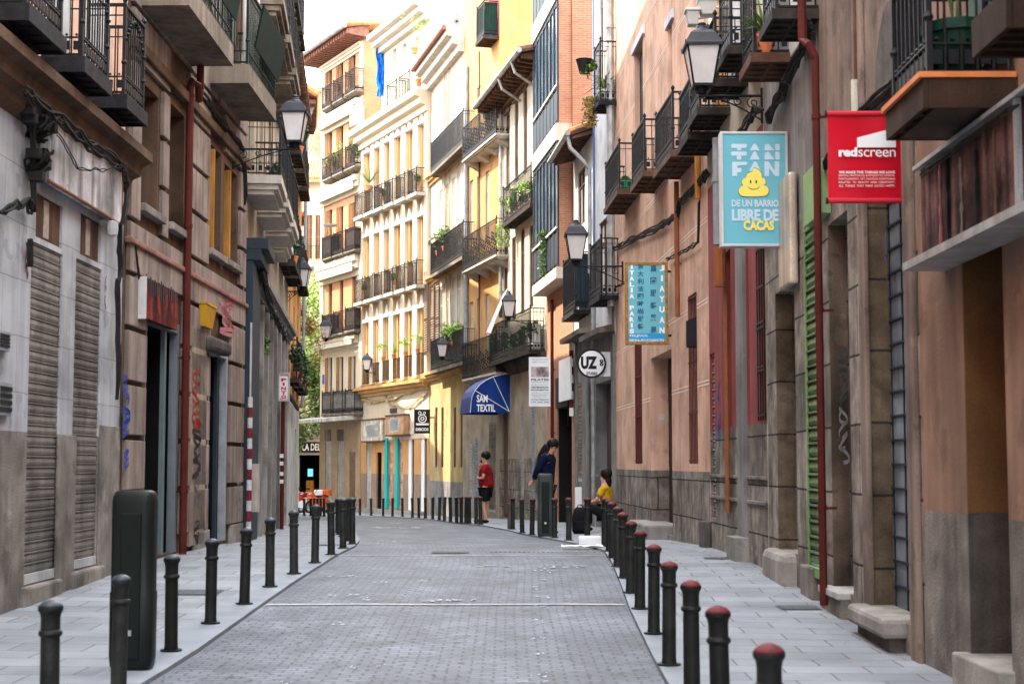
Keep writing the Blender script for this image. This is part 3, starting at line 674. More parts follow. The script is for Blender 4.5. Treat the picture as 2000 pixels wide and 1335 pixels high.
q = f.rc(1519, 1541, 345, 562, .12); m = b.mb(); u0, u1, z0, z1 = q; pts = [(u0, z0)] + [(u1, z0), (u1, z1 - .1)] + [((u0 + u1) / 2 + (u1 - u0) / 2 * cos(t), z1 - .1 + .12 * sin(t)) for t in [pi * i / 8 for i in range(9)]] + [(u0, z1 - .1)]
m.box(u0, u1, .02, .12, z0, z1); b.P('shop_fascia', m, mat('steel_mirror', (.50, .42, .35), .35, .3, 2, .3, metal=.4), bevel=.03)
m = b.mb(); u0, u1 = f.uz(1556, 1100)[0], f.uz(1513, 1100)[0]; z = f.uz(1535, 1090, .1)[1]; m.box(min(u0, u1), max(u0, u1), -.2, .16, z - .4, z + .05); b.P('corner_stone', m, granite_pale, bevel=.09)
m = b.mb(); u0, u1 = f.uz(1600, 1110)[0], f.uz(1577, 1110)[0]; z = f.uz(1590, 1112, .1)[1]; m.box(min(u0, u1), max(u0, u1), -.05, .08, z - .5, z); b.P('threshold', m, granite_plain, bevel=.02)
b.pipe(1592, 110, 1180, .038, pipe_red, .14, pxb=1606)
m = b.mb(); u, z = f.uz(1592, 110, .14); m.tube([(u, .14, z - .02), (u, .2, z + .12), (u + .12, .24, z + .2), (u + .12, .24, z + 1.1)], .045, 10); b.P('drainpipe_elbow', m, pipe_red)
b.balcony(1485, 1510, 40, -160, .46, .1, slab_metal, iron); b.balcony(1446, 1468, 124, -60, .46, .1, wood_brown, iron)
q = b.last; plant(f.T((q[0] + .1, .3, q[2])), 'spiky', .5, .2, 'spiky green plant on the balcony above the red drainpipe')
for x in (1500, 1560):
    rr = f.rc(x - 14, x + 10, -120, 100); m = b.mb(); m.box(rr[0], rr[1], .005, .04, rr[2], rr[3]); b.P('balcony_door', m, frame_white)
b.cable([(1590, 60), (1560, 130), (1530, 190), (1500, 240)], .02, .06, n=5, wob=.05)
# ---- oxblood painted front
b = Bld('oxblood_building', 'building on the right with oxblood painted pilasters over tall granite blocks', (3.15, 18.99), (3.06, 23.75), 13.5, 9)
f = b.f
r = b.hole(1413, 1428, 490, 832, .15); b.window(r, .15, slate_blue, glass, 1)
r = b.hole(1458, 1463, 400, 825, .12); b.window(r, .12, wood_dark, glass, 0, ())
r = b.hole(1482, 1503, 470, 820, .2); w_ = b.window(r, .2, wood_dark, glass, 1); b.grille(r, .01, iron, None, .13, (.03, .28, .3, .52, .55, .75, .97))
r = b.hole(1386, 1397, 690, 1010, .12); b.roller(r, .12, steel_pale, .13, amp=.05)
zp = f.uz(1440, 833)[1]; z2 = f.uz(1440, 300)[1]
b.wall([(zp, 'plinth', granite), (z2, 'wall', plaster_red), (13.5, 'upper_wall', plaster_cream)], top=concrete)
m = b.mb(); q = f.rc(1444, 1458, 300, 1050, .0); m.box(q[0], q[1], .0, .05, q[2] - .2, z2); b.P('pilaster', m, plaster_grey); m = b.mb(); m.box(q[0] - .05, q[1] + .05, 0, .2, f.uz(1448, 1088)[1] - .3, f.uz(1448, 1045)[1]); b.P('pilaster_base', m, granite_pale, bevel=.01)
for y in (930, 975): 
    z = f.uz(1440, y)[1]; m = b.mb(); m.box(q[1] + .02, f.L - .02, .001, .035, z - .03, z + .02); m.box(.02, q[0] - .02, .001, .035, z - .03, z + .02); b.P('string_course', m, granite_plain, bevel=.01)
b.pipe(1402, 270, 480, .08, pipe_grey, .15); b.pipe(1405, 484, 560, .09, pipe_copper, .15, name='pipe_boot'); b.pipe(1417, 560, 1000, .035, pipe_copper, .05)
for x, x2, y, yy in ((1401, 1423, 107, -45), (1377, 1393, 170, 30), (1345, 1363, 225, 95), (1324, 1345, 272, 150)):
    b.balcony(x, x2, y, yy, .46, .1, slab_metal, iron)
for x in (1405, 1440, 1470):
    rr = f.rc(x - 8, x + 8, -160, 230 if x < 1430 else 150); m = b.mb(); m.box(rr[0], rr[1], .005, .05, rr[2], rr[3]); 
    for i in range(9): u = rr[0] + (rr[1] - rr[0]) * (i + .5) / 9; m.box(u - .03, u + .03, .0505, .06, rr[2] + .05, rr[3] - .05)
    b.P('balcony_door', m, wood_orange if x != 1440 else frame_white)
b.graffiti(1401, 750, 5, 110, ink_blue, 4, .006, .012, 12)
b.cable([(1420, 330), (1460, 250), (1490, 215)], .02, .1, n=5, wob=.06)
# ---- pink building
b = Bld('pink_building', 'salmon pink building on the right with pale painted joints and dark red window grilles', (3.06, 23.79), (2.44, 36), 15, 9)
f = b.f
r = b.hole(1240, 1254, 640, 905, .16); b.window(r, .16, wood_brown, mat('shutter_red', (.10, .015, .012), .7), 1); b.grille(r, -.02, mat('iron_red', (.09, .02, .018), .6), None, .13, (.02, .35, .64, .98))
r = b.hole(1345, 1362, 573, 905, .16); b.window(r, .16, wood_brown, mat('shutter_red', (.10, .015, .012), .7), 1); b.grille(r, -.02, mat('iron_red', (.09, .02, .018), .6), None, .13, (.02, .3, .6, .98))
r = b.hole(1272, 1313, 690, 1040, .36); b.door(r, .36, wood_dark, 2)
r = b.hole(1240, 1256, 88, 350, .14); b.door(r, .14, iron_worn, 2)
r = b.hole(1306, 1313, 48, 300, .14); b.window(r, .14, wood_dark, glass, 1)
zp = f.uz(1250, 917)[1]
b.wall([(zp, 'plinth', granite), (15, 'wall', plaster_pink)], top=concrete)
jm = mat('joint_paint', (.80, .62, .52), .9, .1)
m = b.mb()
for k in range(10):
    z = zp + 1.35 + k * 1.28
    segs = [(0, f.L)]
    for h in b.holes:
        ns = []
        for a, c in segs:
            if h[2] - .02 < z < h[3] + .02 and h[0] < c and h[1] > a:
                if h[0] > a: ns.append((a, h[0] - .01))
                if h[1] < c: ns.append((h[1] + .01, c))
            else: ns.append((a, c))
        segs = ns
    for a, c in segs: 
        if c - a > .02: m.quad((a, .004, z), (c, .004, z), (c, .004, z + .022), (a, .004, z + .028)); m.quad((a, .004, z + .06), (c, .004, z + .06), (c, .004, z + .085), (a, .004, z + .085))
b.P('painted_joints', m, jm)
for q in ((1238, 1258, 72, 88), (1304, 1315, 30, 48)):
    rr = f.rc(*q[:2], q[2], q[3]); m = b.mb(); m.box(rr[0] - .1, rr[1] + .1, .0, .05, rr[2], rr[3]); b.P('lintel', m, plaster_white)
b.balcony(1180, 1207, 380, 277, .46, .1, wood_brown, iron)
q = b.last; plant(f.T((q[0] + .3, .25, q[2])), 'bush', .12, .1, 'small plant in a green pot on the first pink building balcony', None, .3, pm=mat('pot_bright_green', (.05, .3, .15), .5))
b.balcony(1232, 1256, 345, 230, .46, .1, wood_brown, iron); b.balcony(1277, 1311, 307, 176, .46, .1, wood_brown, iron)
b.cable([(1201, 490), (1240, 470), (1290, 448), (1325, 425)], .02, .05, n=5, wob=.03); b.cable([(1325, 425), (1330, 400), (1375, 355), (1385, 340)], .02, .05, n=5, wob=.03)
b.cable([(1203, 562), (1225, 552)], .012, .05, n=3); b.cable([(1303, 508), (1340, 492), (1365, 475), (1367, 390)], .012, .05, n=3)
b.pipe(1321, 355, 620, .045, pipe_copper, .08, name='drainpipe'); b.pipe(1362, 250, 390, .05, wood_orange, .08)
m = b.mb(); q = f.rc(1292, 1303, 803, 818, -.1); u0 = b.holes[2][1]; 
u, z = f.uz(1297, 811, -.12)
# house number tile on the door jamb
u1 = b.holes[2][1]; m = b.mb(); m.box(u1 - .012, u1 - .001, -.26, -.16, z - .06, z + .06); b.P('number_plate', m, frame_white)
m = b.mb(); u0, u1 = f.uz(1305, 1045)[0], f.uz(1262, 1045)[0]; z = f.uz(1290, 1030, .3)[1]; m.box(min(u0, u1), max(u0, u1), -.3, .35, z - .4, z); b.P('doorstep', m, granite_pale, bevel=.04)
m = b.mb(); u, z = f.uz(1372, 1060, .1)
m.box(u - .25, u + .1, 0, .14, gz(24.5) - .1, z + .35); b.P('corner_stone', m, granite_dark, bevel=.03)
# ---- tall white building with blue corner stripe, and the low eaved house next to it
b = Bld('striped_building', 'narrow white building on the right with a blue corner stripe and a planted upper balcony', (2.42, 36.04), (2.11, 39.1), 16.5, 9)
f = b.f
r = b.hole(1164, 1194, 745, 1040, .3); b.door(r, .3, granite_dark, 2)
r = b.hole(1171, 1178, -60, 190, .06); b.window(r, .06, wood_brown, glass_pale, 0)
r = b.hole(1170, 1186, 430, 585, .06); b.window(r, .06, wood_brown, curtain, 1)
zg = f.uz(1180, 655)[1]
b.wall([(zg, 'ground_floor_wall', plaster_grey), (16.5, 'wall', plaster_white)], top=concrete)
m = b.mb(); m.box(f.L - .2, f.L - .02, .0, .03, zg + .01, 16.4); b.P('corner_stripe', m, blue_stripe)
m = b.mb(); m.box(.02, .2, .0, .03, zg + .01, 16.4); b.P('corner_stripe', m, plaster_grey)
b.pipe(1190, -150, 600, .09, zinc, .14)
m = b.mb(); u = f.uz(1200, 800, .05)[0]; m.box(max(.01, u - .1), u + .12, 0, .06, gz(38) - .3, zg - .1); b.P('pilaster', m, plaster_grey)
b.balcony(1158, 1170, 205, 78, .42, .1, iron_worn, iron)
q = b.last
plant(f.T((q[0] + .25, .25, q[2])), 'spiky', .75, .2, 'spiky green yucca in a white and blue pot on the small upper balcony', None, .36, pm=frame_white)
plant(f.T((q[1] - .1, .55, q[2] + .75)), 'bush', .5, .26, 'leafy green plant spilling from the dark planter on the small upper balcony', None, 0, seed=41)
plant(f.T((q[1] - .1, .50, q[2] + .15)), 'trail', .7, .14, 'dry yellow plant drooping under the small upper balcony', None, 0, lm=leaf_dry, seed=5)
m = b.mb(); m.lathe([(.12, 0), (.2, .3), (.22, .34)], (q[1] - .1, .64, q[2] + .85), 8); b.P('planter', m, iron_worn)
b.balcony(1150, 1172, 585, 463, .45, .1, iron_worn, iron)
m = b.mb(); m.hexa([(.05, 0, zg - .02), (f.L, 0, zg - .02), (f.L, .40, zg - .06), (.05, .40, zg - .06)], [(.05, 0, zg + .16), (f.L, 0, zg + .16), (f.L, .42, zg + .06), (.05, .42, zg + .06)]); b.P('canopy', m, concrete)
b = Bld('low_building', 'low house on the right with a tiled overhanging eave below the brick side wall', (2.105, 39.14), (1.74, 42.9), 12, 9)
f = b.f; ze = f.uz(1128, 252, .5)[1]; b.ztop = ze + .3
r = b.hole(1129, 1143, 330, 440, .05); b.window(r, .05, wood_brown, glass_pale, 1)
r = b.hole(1129, 1137, 747, 940, .05); b.roller(r, .05, mat('slat_tan', (.30, .25, .17), .6, .2), .10, amp=.03)
r = b.hole(1149, 1154, 747, 990, .05); b.roller(r, .05, steel_slat, .1)
zg = f.uz(1145, 655)[1]
b.wall([(zg, 'ground_floor_wall', plaster_grey), (b.ztop, 'wall', plaster_white)], top=concrete)
b.pipe(1158, 600, 1000, .05, zinc, .12)
for x in (1124, 1146): m = b.mb(); u = f.uz(x, 800, .05)[0]; m.box(u - .1, u + .1, 0, .06, gz(38) - .3, zg - .1); b.P('pilaster', m, plaster_grey)
u0 = .0; u1 = f.L - .02
m = b.mb(); m.hexa([(u0, 0, ze + .18), (u1, 0, ze + .18), (u1, .62, ze - .04), (u0, .62, ze - .04)], [(u0, 0, ze + .31), (u1, 0, ze + .31), (u1, .62, ze + .04), (u0, .62, ze + .04)]); ev = b.P('eave', m, wood_brown)
m = b.mb()
for i in range(14): u = u0 + .05 + (u1 - u0 - .2) * i / 13; m.hexa([(u, .0, ze + .04), (u + .09, .0, ze + .04), (u + .09, .56, ze - .12), (u, .56, ze - .12)], [(u, .0, ze + .16), (u + .09, .0, ze + .16), (u + .09, .56, ze - .05), (u, .56, ze - .05)])
b.P('rafters', m, wood_brown, ev)
m = b.mb(); m.tube([(u0 - .05, .68, ze + .02), (u1, .68, ze + .02)], .075, 8); m.tube([(u0 + .05, .68, ze), (u0 + .05, .6, ze - .35), (u0 + .05, .25, ze - .7), (u0 + .05, .1, ze - .9), (u0 + .05, .1, ze - 3.6)], .055, 8); b.P('gutter', m, zinc, ev)
m = b.mb()
for i in range(22): u = u0 + (u1 - u0) * i / 21; m.tube([(u, .64, ze + .09), (u, -.4, ze + .48)], .065, 6)
b.P('roof_tiles', m, roof_tile, ev)
b.balcony(1098, 1122, 612, 490, .45, .1, iron_worn, iron, cloth=mat('cloth_slate', (.02, .03, .038), .8))
m = b.mb(); m.hexa([(.0, 0, zg - .02), (f.L, 0, zg - .02), (f.L, .40, zg - .06), (.0, .40, zg - .06)], [(.0, 0, zg + .16), (f.L, 0, zg + .16), (f.L, .42, zg + .06), (.0, .42, zg + .06)]); b.P('canopy', m, concrete)
# ---- brick building with glazed galleries
b = Bld('brick_building', 'orange brick building on the right with dark blue glazed galleries and white slabs', (1.72, 43), (1.085, 48), 18.5, 8)
f = b.f
r = b.hole(1088, 1117, 795, 1040, .05); b.dark(r, .05)
r = b.hole(1079, 1086, 600, 1020, .06); b.roller(r, .06, brick, .3, amp=.0)
zg = f.uz(1080, 600)[1]
b.wall([(zg, 'ground_floor_wall', brick), (18.5, 'wall', brick)], side=brick, top=concrete)
m = b.mb(); q = f.rc(1088, 1112, 735, 795, .1); m.box(q[0], q[1], 0, .15, q[2], q[3]); b.P('shutter_box', m, iron_worn); q = f.rc(1092, 1100, 820, 845, -.3); m = b.mb(); m.box(r[0], b.holes[0][1], -.35, -.31, b.holes[0][3] - .5, b.holes[0][3] - .01); b.P('raised_shutter', m, steel_slat)
m = b.mb(); q = f.rc(1094, 1116, 700, 782, .16); m.box(q[0], q[1], .15, .2, q[2], q[3]); b.P('white_panel', m, white_paint)
D = .42
def gal(yb, yt, kind, mt, name):
    global f
    z0 = f.uz(1093, yb, D)[1]; z1 = f.uz(1093, yt, D)[1]; return z0, z1
GA, GB = .08, f.L - .05
def band(yb, yt, mt, name, d=D):
    z0 = f.uz(1093, yb, D)[1]; z1 = f.uz(1093, yt, D)[1]; m = b.mb(); m.box(GA, GB, .0, d, z0, z1); return b.P(name, m, mt), z0, z1
lev = [540, 518, 505, 425, 268, 228, 215, 140, -10, -50, -62, -130, -300, -340]
b2, *_ = band(540, 518, concrete_pale, 'gallery_slab', D + .05); band(228 + 40, 228 + 6, concrete_pale, 'gallery_slab', D + .05); band(-10, -48, concrete_pale, 'gallery_slab', D + .05); band(-300, -338, concrete_pale, 'gallery_slab', D + .05)
for (s0, s1, s2) in ((518, 440, 268), (234, 160, -10), (-48, -120, -300)):
    z0 = f.uz(1093, s0, D)[1]; z1 = f.uz(1093, s1, D)[1]; z2 = f.uz(1093, s2, D)[1]
    m = b.mb(); m.box(GA, GB, .01, D - .04, z0 + .002, z2 - .002); g = b.P('gallery', m, brick)
    m = b.mb(); m.box(GA + .1, GB - .1, D - .039, D - .03, z1, z2 - .1); b.P('pane', m, glass_blue, g)
    m = b.mb(); n = 7
    for i in range(n + 1): u = GA + .02 + (GB - GA - .04) * i / n; m.box(u - .045, u + .045, D - .029, D + .01, z0 + .02, z2 - .01)
    m.box(GA, GB, D - .028, D, z2 - .12, z2 - .02); m.box(GA, GB, D - .028, D + .0, z0 + (z1 - z0) * .1, z0 + (z1 - z0) * .9); b.P('frame', m, slate_blue, g)
    m = b.mb(); m.box(GA, GB, D - .027, D + .05, z1 - .03, z1 + .03); b.P('rail', m, frame_white, g)
b.pipe(1078, 585, 905, .05, pipe_red, .10)
plant(f.T((f.L * .45, D + .1, f.uz(1093, 440, D)[1])), 'trail', 1.3, .12, 'green trailing plant hanging down the lowest glazed gallery', None, 0, seed=2)
plant(f.T((f.L * .45, D + .1, f.uz(1093, 435, D)[1] - .1)), 'spiky', .4, .12, 'spiky pale plant on the rail of the lowest glazed gallery', None, 0, seed=3)
# ---- cream building with deep rafters
b = Bld('cream_building', 'cream plaster building with deep dark rafter eaves and flower-filled balconies', (1.08, 48.05), (-.46, 55.65), 1, 8)
f = b.f; b.ztop = f.uz(1043, 130)[1]
zs1 = f.uz(1020, 715)[1]
for x, a, c in ((992, 222, 372), (1009, 198, 356), (1026, 176, 340)): r = b.hole(x - 4, x + 3.5, a, c, .05); b.window(r, .05, wood_brown, glass_pale, 1)
for x, a, c in ((988, 480, 640), (1004, 463, 625), (1021, 447, 612), (1038, 440, 600)): r = b.hole(x - 4, x + 3.5, a, c, .05); b.window(r, .05, wood_brown, glass, 1)
r = b.hole(1017, 1023, 795, 1010, .04); b.roller(r, .04, steel_pale, .1); r = b.hole(1038, 1044, 790, 1015, .04); b.roller(r, .04, mat('slat_blue', (.25, .33, .42), .5, .4, 8), .1)
r = b.hole(982, 992, 790, 1010, .06); b.door(r, .06, wood_brown, 2)
zp = f.uz(1010, 895)[1]
b.wall([(zp, 'plinth', granite), (zs1, 'ground_floor_wall', plaster_beige), (b.ztop, 'wall', plaster_cream)], side=plaster_white, top=roof_tile)
for x, a, c in ((992, 212, 222), (1009, 188, 198), (1026, 166, 176)): q = f.rc(x - 5.5, x + 5, a, c); m = b.mb(); m.box(q[0], q[1], 0, .07, q[2], q[3]); b.P('lintel', m, concrete)
b.molding(zs1 - .2, zs1 + .25, .15, m_=granite_dark)
E = .85; zt = b.ztop; m = b.mb(); m.hexa([(-.2, -.1, zt + .12), (f.L + .1, -.1, zt + .12), (f.L + .1, E, zt - .08), (-.2, E, zt - .08)], [(-.2, -.1, zt + .2), (f.L + .1, -.1, zt + .2), (f.L + .1, E, zt), (-.2, E, zt)]); ev = b.P('eave', m, wood_brown)
m = b.mb()
for i in range(17): u = -.05 + f.L * i / 16; m.hexa([(u, 0, zt - .3), (u + .13, 0, zt - .3), (u + .13, E - .05, zt - .22), (u, E - .05, zt - .22)], [(u, 0, zt + .1), (u + .13, 0, zt + .1), (u + .13, E - .05, zt - .09), (u, E - .05, zt - .09)])
m.box(-.02, f.L, .0, .18, zt - .42, zt - .302); b.P('rafters', m, wood_brown, ev)
m = b.mb(); m.tube([(-.25, E + .07, zt - .03), (f.L + .1, E + .07, zt - .03)], .09, 8); b.P('gutter', m, zinc, ev)
m = b.mb(); 
for i in range(30): u = -.1 + (f.L + .1) * i / 29; m.tube([(u, E + .04, zt + .05), (u, -.1, zt + .26)], .1, 6)
b.P('roof_tiles', m, roof_tile_brown, ev)
m = b.mb()
for u in (1.0, 3.2): m.tube([(u, E + .07, zt - .1), (u, E - .05, zt - .45), (u + .2, .2, zt - .75), (u + .2, .1, zt - .8)], .05, 8)
b.P('swan_neck_pipe', m, zinc, ev)
b.pipe(978, 180, 620, .07, zinc, .1)
b.balcony(981, 1036, 404, 320, .45, .12, slab_metal, iron); q = b.last
gr = 'flower pots crowding the upper balcony of the cream building'
for k in range(6): plant(f.T((q[0] + .3 + (q[1] - q[0] - .6) * k / 5, .33, q[2])), ('bush', 'sparse')[k % 2], .75, .25, 'pot of green leaves and flowers in the row on the upper cream balcony', gr, .22, lm=(leaf_green, leaf_light, leaf_green)[k % 3])
plant(f.T((q[1] - .2, .5, q[2] - .1)), 'trail', .8, .25, 'pale grassy plant trailing from the far end of the upper cream balcony', None, 0, lm=leaf_light, seed=8)
b.balcony(955, 1034, 690, 600, .5, .12, slab_metal, iron); q = b.last
gr = 'plants on the lower balcony of the cream building'
for k in range(5): plant(f.T((q[0] + .4 + (q[1] - q[0] - 1) * k / 4, .33, q[2])), 'bush', .85, .22, 'dark leafy plant among the row on the lower cream balcony', gr, .22, lm=leaf_dark)
m = b.mb(); m.box(q[0] + .25, q[0] + .95, .06, .34, q[2], q[2] + .85); b.P('air_conditioner', m, frame_white, bevel=.02)
m = b.mb(); u = q[1] - 1.1; m.hexa([(u, .02, q[2] + 2.6), (u + 1.0, .02, q[2] + 2.4), (u + 1.05, .6, q[2] + 1.1), (u + .2, .6, q[2] + 1.0)], [(u, .04, q[2] + 2.62), (u + 1.0, .04, q[2] + 2.42), (u + 1.05, .62, q[2] + 1.12), (u + .2, .62, q[2] + 1.02)]); b.P('awning', m, frame_white)
# ---- ochre building
b = Bld('ochre_building', 'bright ochre yellow building with black ornate balconies on white corbels', (-.46, 55.75), (-1.94, 61.25), 1, 8)
f = b.f; b.ztop = f.uz(940, -60)[1]
cols = (921, 935, 952)
for i, x in enumerate(cols):
    for a, c in (((170, 285) if i else (148, 165)), (352 - i * 9, 470), (590 - i * 8, 690)): 
        if a == 148: continue
        r = b.hole(x - 3.5, x + 3.5, a, c, .07); b.window(r, .07, frame_white, glass_warm, 1)
r = b.hole(916, 923, 865, 1000, .04); b.roller(r, .04, steel_pale, .1); r = b.hole(927, 934, 855, 1000, .04); b.roller(r, .04, mat('slat_blue', (.25, .33, .42), .5, .4, 8), .1)
r = b.hole(955, 968, 825, 1000, .04); b.roller(r, .04, steel_slat, .1)
zg = f.uz(940, 745)[1]
b.wall([(zg, 'ground_floor_wall', plaster_beige), (b.ztop, 'wall', plaster_ochre)], side=plaster_ochre, top=roof_tile)
for yb, yt in ((268, 190), (505, 425), (735, 650)):
    b.balcony(902, 968, yb, yt, .6, .16, concrete_pale, iron, 'stone', None, True, .10); q = b.last
    for k in range(4): m = b.mb(); u = q[0] + .3 + (q[1] - q[0] - .8) * k / 3; m.hexa([(u, 0, q[2] - .42), (u + .3, 0, q[2] - .42), (u + .3, .05, q[2] - .42), (u, .05, q[2] - .42)], [(u, 0, q[2] - .162), (u + .3, 0, q[2] - .162), (u + .3, .5, q[2] - .162), (u, .5, q[2] - .162)]); b.P('corbel', m, concrete_pale)
    m = b.mb(); rn = random.Random(4)
    for k in range(60): 
        u = q[0] + .05 + (q[1] - q[0] - .1) * k / 59; z = q[2] + .15 + .75 * ((k * 7) % 10) / 10; m.lathe([(.01, 0), (.04, .05), (.01, .1)], (u, .565, z), 5); m.lathe([(.01, 0), (.035, .05), (.01, .1)], (u, .565, z - .12 if z > q[2] + .3 else z + .3), 5)
    b.P('ironwork', m, iron)
plant(f.T((.6, .3, f.uz(968, 268, .6)[1] + .2)), 'bush', 1.2, .35, 'bushy shrub in a blue pot on the top ochre balcony', None, .35, pm=mat('pot_blue', (.02, .15, .45), .4))
b.pipe(911, 130, 720, .09, pipe_grey, .1); b.cable([(936, 100), (936, 400), (936, 700)], .03, .05, m_=wood_brown, wob=.005)
m = b.mb(); q = f.rc(948, 972, 20, 120, .03); m.box(0, 1.5, 0, .03, f.uz(968, 80)[1], f.uz(968, -50)[1]); b.P('terracotta_band', m, plaster_red)
b.balcony(929, 944, 75, 0, .6, .12, slab_metal, iron, cloth=green_dark_cloth)
# ---- pale cream building with the big white cornice
b = Bld('pale_building', 'pale cream building with a heavy white cornice above dark shaded balconies', (-1.95, 61.3), (-3.62, 67.95), 1, 8)
f = b.f; b.ztop = f.uz(905, 60)[1]
for x, dy in ((861, 0), (874, -13), (885, -24), (896, -36)):
    for a, c in ((190, 300), (372, 500), (560, 690)): r = b.hole(x - 3, x + 3, a + dy, c + dy * .7, .05); b.window(r, .05, frame_white, glass_warm, 1)
for x in (852, 864, 888, 901): r = b.hole(x - 2.3, x + 2.3, 795, 912, .04); b.window(r, .04, wood_brown, glass, 1, (.25, .5, .75))
zp = f.uz(880, 940)[1]; zg = f.uz(880, 728)[1]
b.wall([(zp, 'plinth', plaster_grey), (zg, 'ground_floor_wall', plaster_yellow), (b.ztop, 'wall', plaster_cream)], side=plaster_cream, top=roof_tile)
b.molding(b.ztop - .9, b.ztop + .05, .75, m_=concrete_pale); m = b.mb(); m.tube([(-.1, .85, b.ztop + .02), (f.L + .1, .85, b.ztop + .02)], .1, 8); b.P('gutter', m, roof_tile_brown)
b.molding(f.uz(900, 300)[1] - .25, f.uz(900, 290)[1], .3, m_=plaster_ochre, name='string_course'); b.molding(f.uz(900, 512)[1] - .25, f.uz(900, 508)[1], .3, m_=plaster_ochre, name='string_course'); b.molding(zg - .15, zg + .25, .35, m_=plaster_ochre, name='string_course')
for yb, yt in ((286, 215), (506, 432), (712, 640)):
    b.balcony(840, 903, yb, yt, .5, .12, concrete, iron, bars=.085); q = b.last
    if yb > 300:
        for k in (0, 1, 2)[:2]: plant(f.T((q[1] - 1.2 - k * 1.4 - (1.8 if yb > 600 else 0), .35, q[2] + .65)), 'bush', 1.0 - .1 * k, .5, ('tall bushy plant in a terracotta pot at the far end of the middle pale-building balcony', 'smaller bushy plant beside the tall one on the middle pale-building balcony', 'large light green plant on the lowest pale-building balcony', 'leafy plant beside the large one on the lowest pale-building balcony')[k + (2 if yb > 600 else 0)], None, .34, lm=(leaf_green if yb < 600 else leaf_light), seed=70 + k + yb)
m = b.mb(); 
for x in (836, 848, 858):
    q = f.rc(x, x + 9, 555, 690, .02); m2 = b.mb(); b.louvres((q[0], q[1], q[2], q[3]), .2, wood_brown, 1)
for x in (868, 876): b.cable([(x, 120), (x + 1, 400), (x + 3, 560), (x + 6, 700)], .03, .06, m_=cable_tan, wob=.01)
# ================================================================== LEFT ROW (near to far)
box_y = mat('ink_yellow', (.5, .35, .06), .6, .2, 9, bump=0)
# ---- white tiled shop with two roller shutters
b = Bld('shop_building', 'nearest building on the left, white marble shopfront with two grey roller shutters under iron balconies', (-4.8, -30.0), (-4.8, 18.8), 15, 9)
f = b.f
for q in ((54, 115, 480, 1133), (142, 193, 512, 1106)):
    r = b.hole(*q, .05); b.roller(r, .05, steel_slat, .105, amp=.014)
for q in ((70, 122, 388, 474), (157, 197, 424, 506)):
    r = b.hole(*q, .04); m = b.mb(); m.box(r[0], r[1], -.08, -.03, r[2], r[3]); w_ = b.P('transom_panel', m, wood_brown)
    m = b.mb(); c = (r[0] + r[1]) / 2; m.box(c - .12, c + .05, -.029, -.022, r[2] + .04, r[3] - .03); b.P('paper_notice', m, mat('paper_old', (.36, .30, .25), .9, .3, 8), w_)
r = b.hole(-260, -60, 380, 1300, .16); b.roller(r, .16, steel_slat, .105, amp=.03)
zp = f.uz(80, 845)[1]; zt = f.uz(150, 300)[1]
b.wall([(zp, 'plinth', granite_plain), (zt, 'shopfront', marble_white), (15, 'wall', plaster_pink)], top=concrete)
for q in ((108, 142, 845, 1130), (191, 228, 828, 1100)):
    rr = f.rc(*q); m = b.mb(); m.box(rr[0], rr[1], 0, .03, gz(16) - .3, rr[3] - .02); b.P('granite_pier', m, granite_plain, bevel=.008)
for x0, x1, y in ((40, 113, 1140), (134, 196, 1112)):
    u0, u1 = f.uz(x0, y)[0], f.uz(x1, y)[0]; m = b.mb(); m.box(u0, u1, -.1, .06, gz(16) - .3, f.uz((x0 + x1) / 2, y, .05)[1]); b.P('threshold', m, granite_plain, bevel=.03)
# cornice band, sign box
z0 = f.uz(250, 338, .25)[1]; m = b.mb()
pr = [(0, z0 - .1), (.10, z0 - .02), (.12, z0 + .06), (.22, z0 + .1), (.25, z0 + .22), (.36, z0 + .27), (.36, z0 + .38), (0, z0 + .45)]
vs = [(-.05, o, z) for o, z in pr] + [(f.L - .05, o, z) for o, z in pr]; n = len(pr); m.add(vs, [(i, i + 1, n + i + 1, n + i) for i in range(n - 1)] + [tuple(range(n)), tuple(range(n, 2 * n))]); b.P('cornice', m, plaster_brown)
u0 = f.uz(96, 350, .12)[0]; u1 = f.uz(237, 430, .12)[0]; za = f.uz(170, 396, .12)[1]; zb_ = f.uz(170, 285, .12)[1]; m = b.mb(); m.box(u0, u1, .02, .12, za, zb_); sg = b.P('sign_box', m, mat('scraped_sign', (.55, .53, .54), .5, .25, 4, .55, .1, dirt=.5))
m = b.mb(); m.box(u0 - .02, u1 + .02, .10, .135, za - .02, za - .002); m.box(u1 + .002, u1 + .02, .0, .13, za, zb_); b.P('sign_frame', m, pipe_copper, sg)
m = b.mb(); rr = f.rc(0, 250, 200, 300); 
for (pxa, pxb, yb) in ((287, 247, 213), (218, 165, 143), (129, 56, 43)):
    b.balcony(pxa, pxb, yb, yb - 210, .47, .15, iron_worn, iron, 'iron', None, True, .09)
    q = b.last; wc = (q[0] + q[1]) / 2; m = b.mb(); m.box(wc - .5, wc + .5, .004, .03, q[2], q[2] + 2.4); d = b.P('balcony_door', m, frame_white)
    m = b.mb()
    for k in range(14):
        t = k / 13; m.lathe([(.004, 0), (.026, .02), (.03, .035), (.004, .055)], (q[0] + .05 + (q[1] - q[0] - .1) * t, q[4] - .02, q[2] + .62 + .3 * sin(t * 3.1)), 6)
    b.P('ironwork', m, iron)
m = b.mb(); z = f.uz(250, 260, .1)[1]
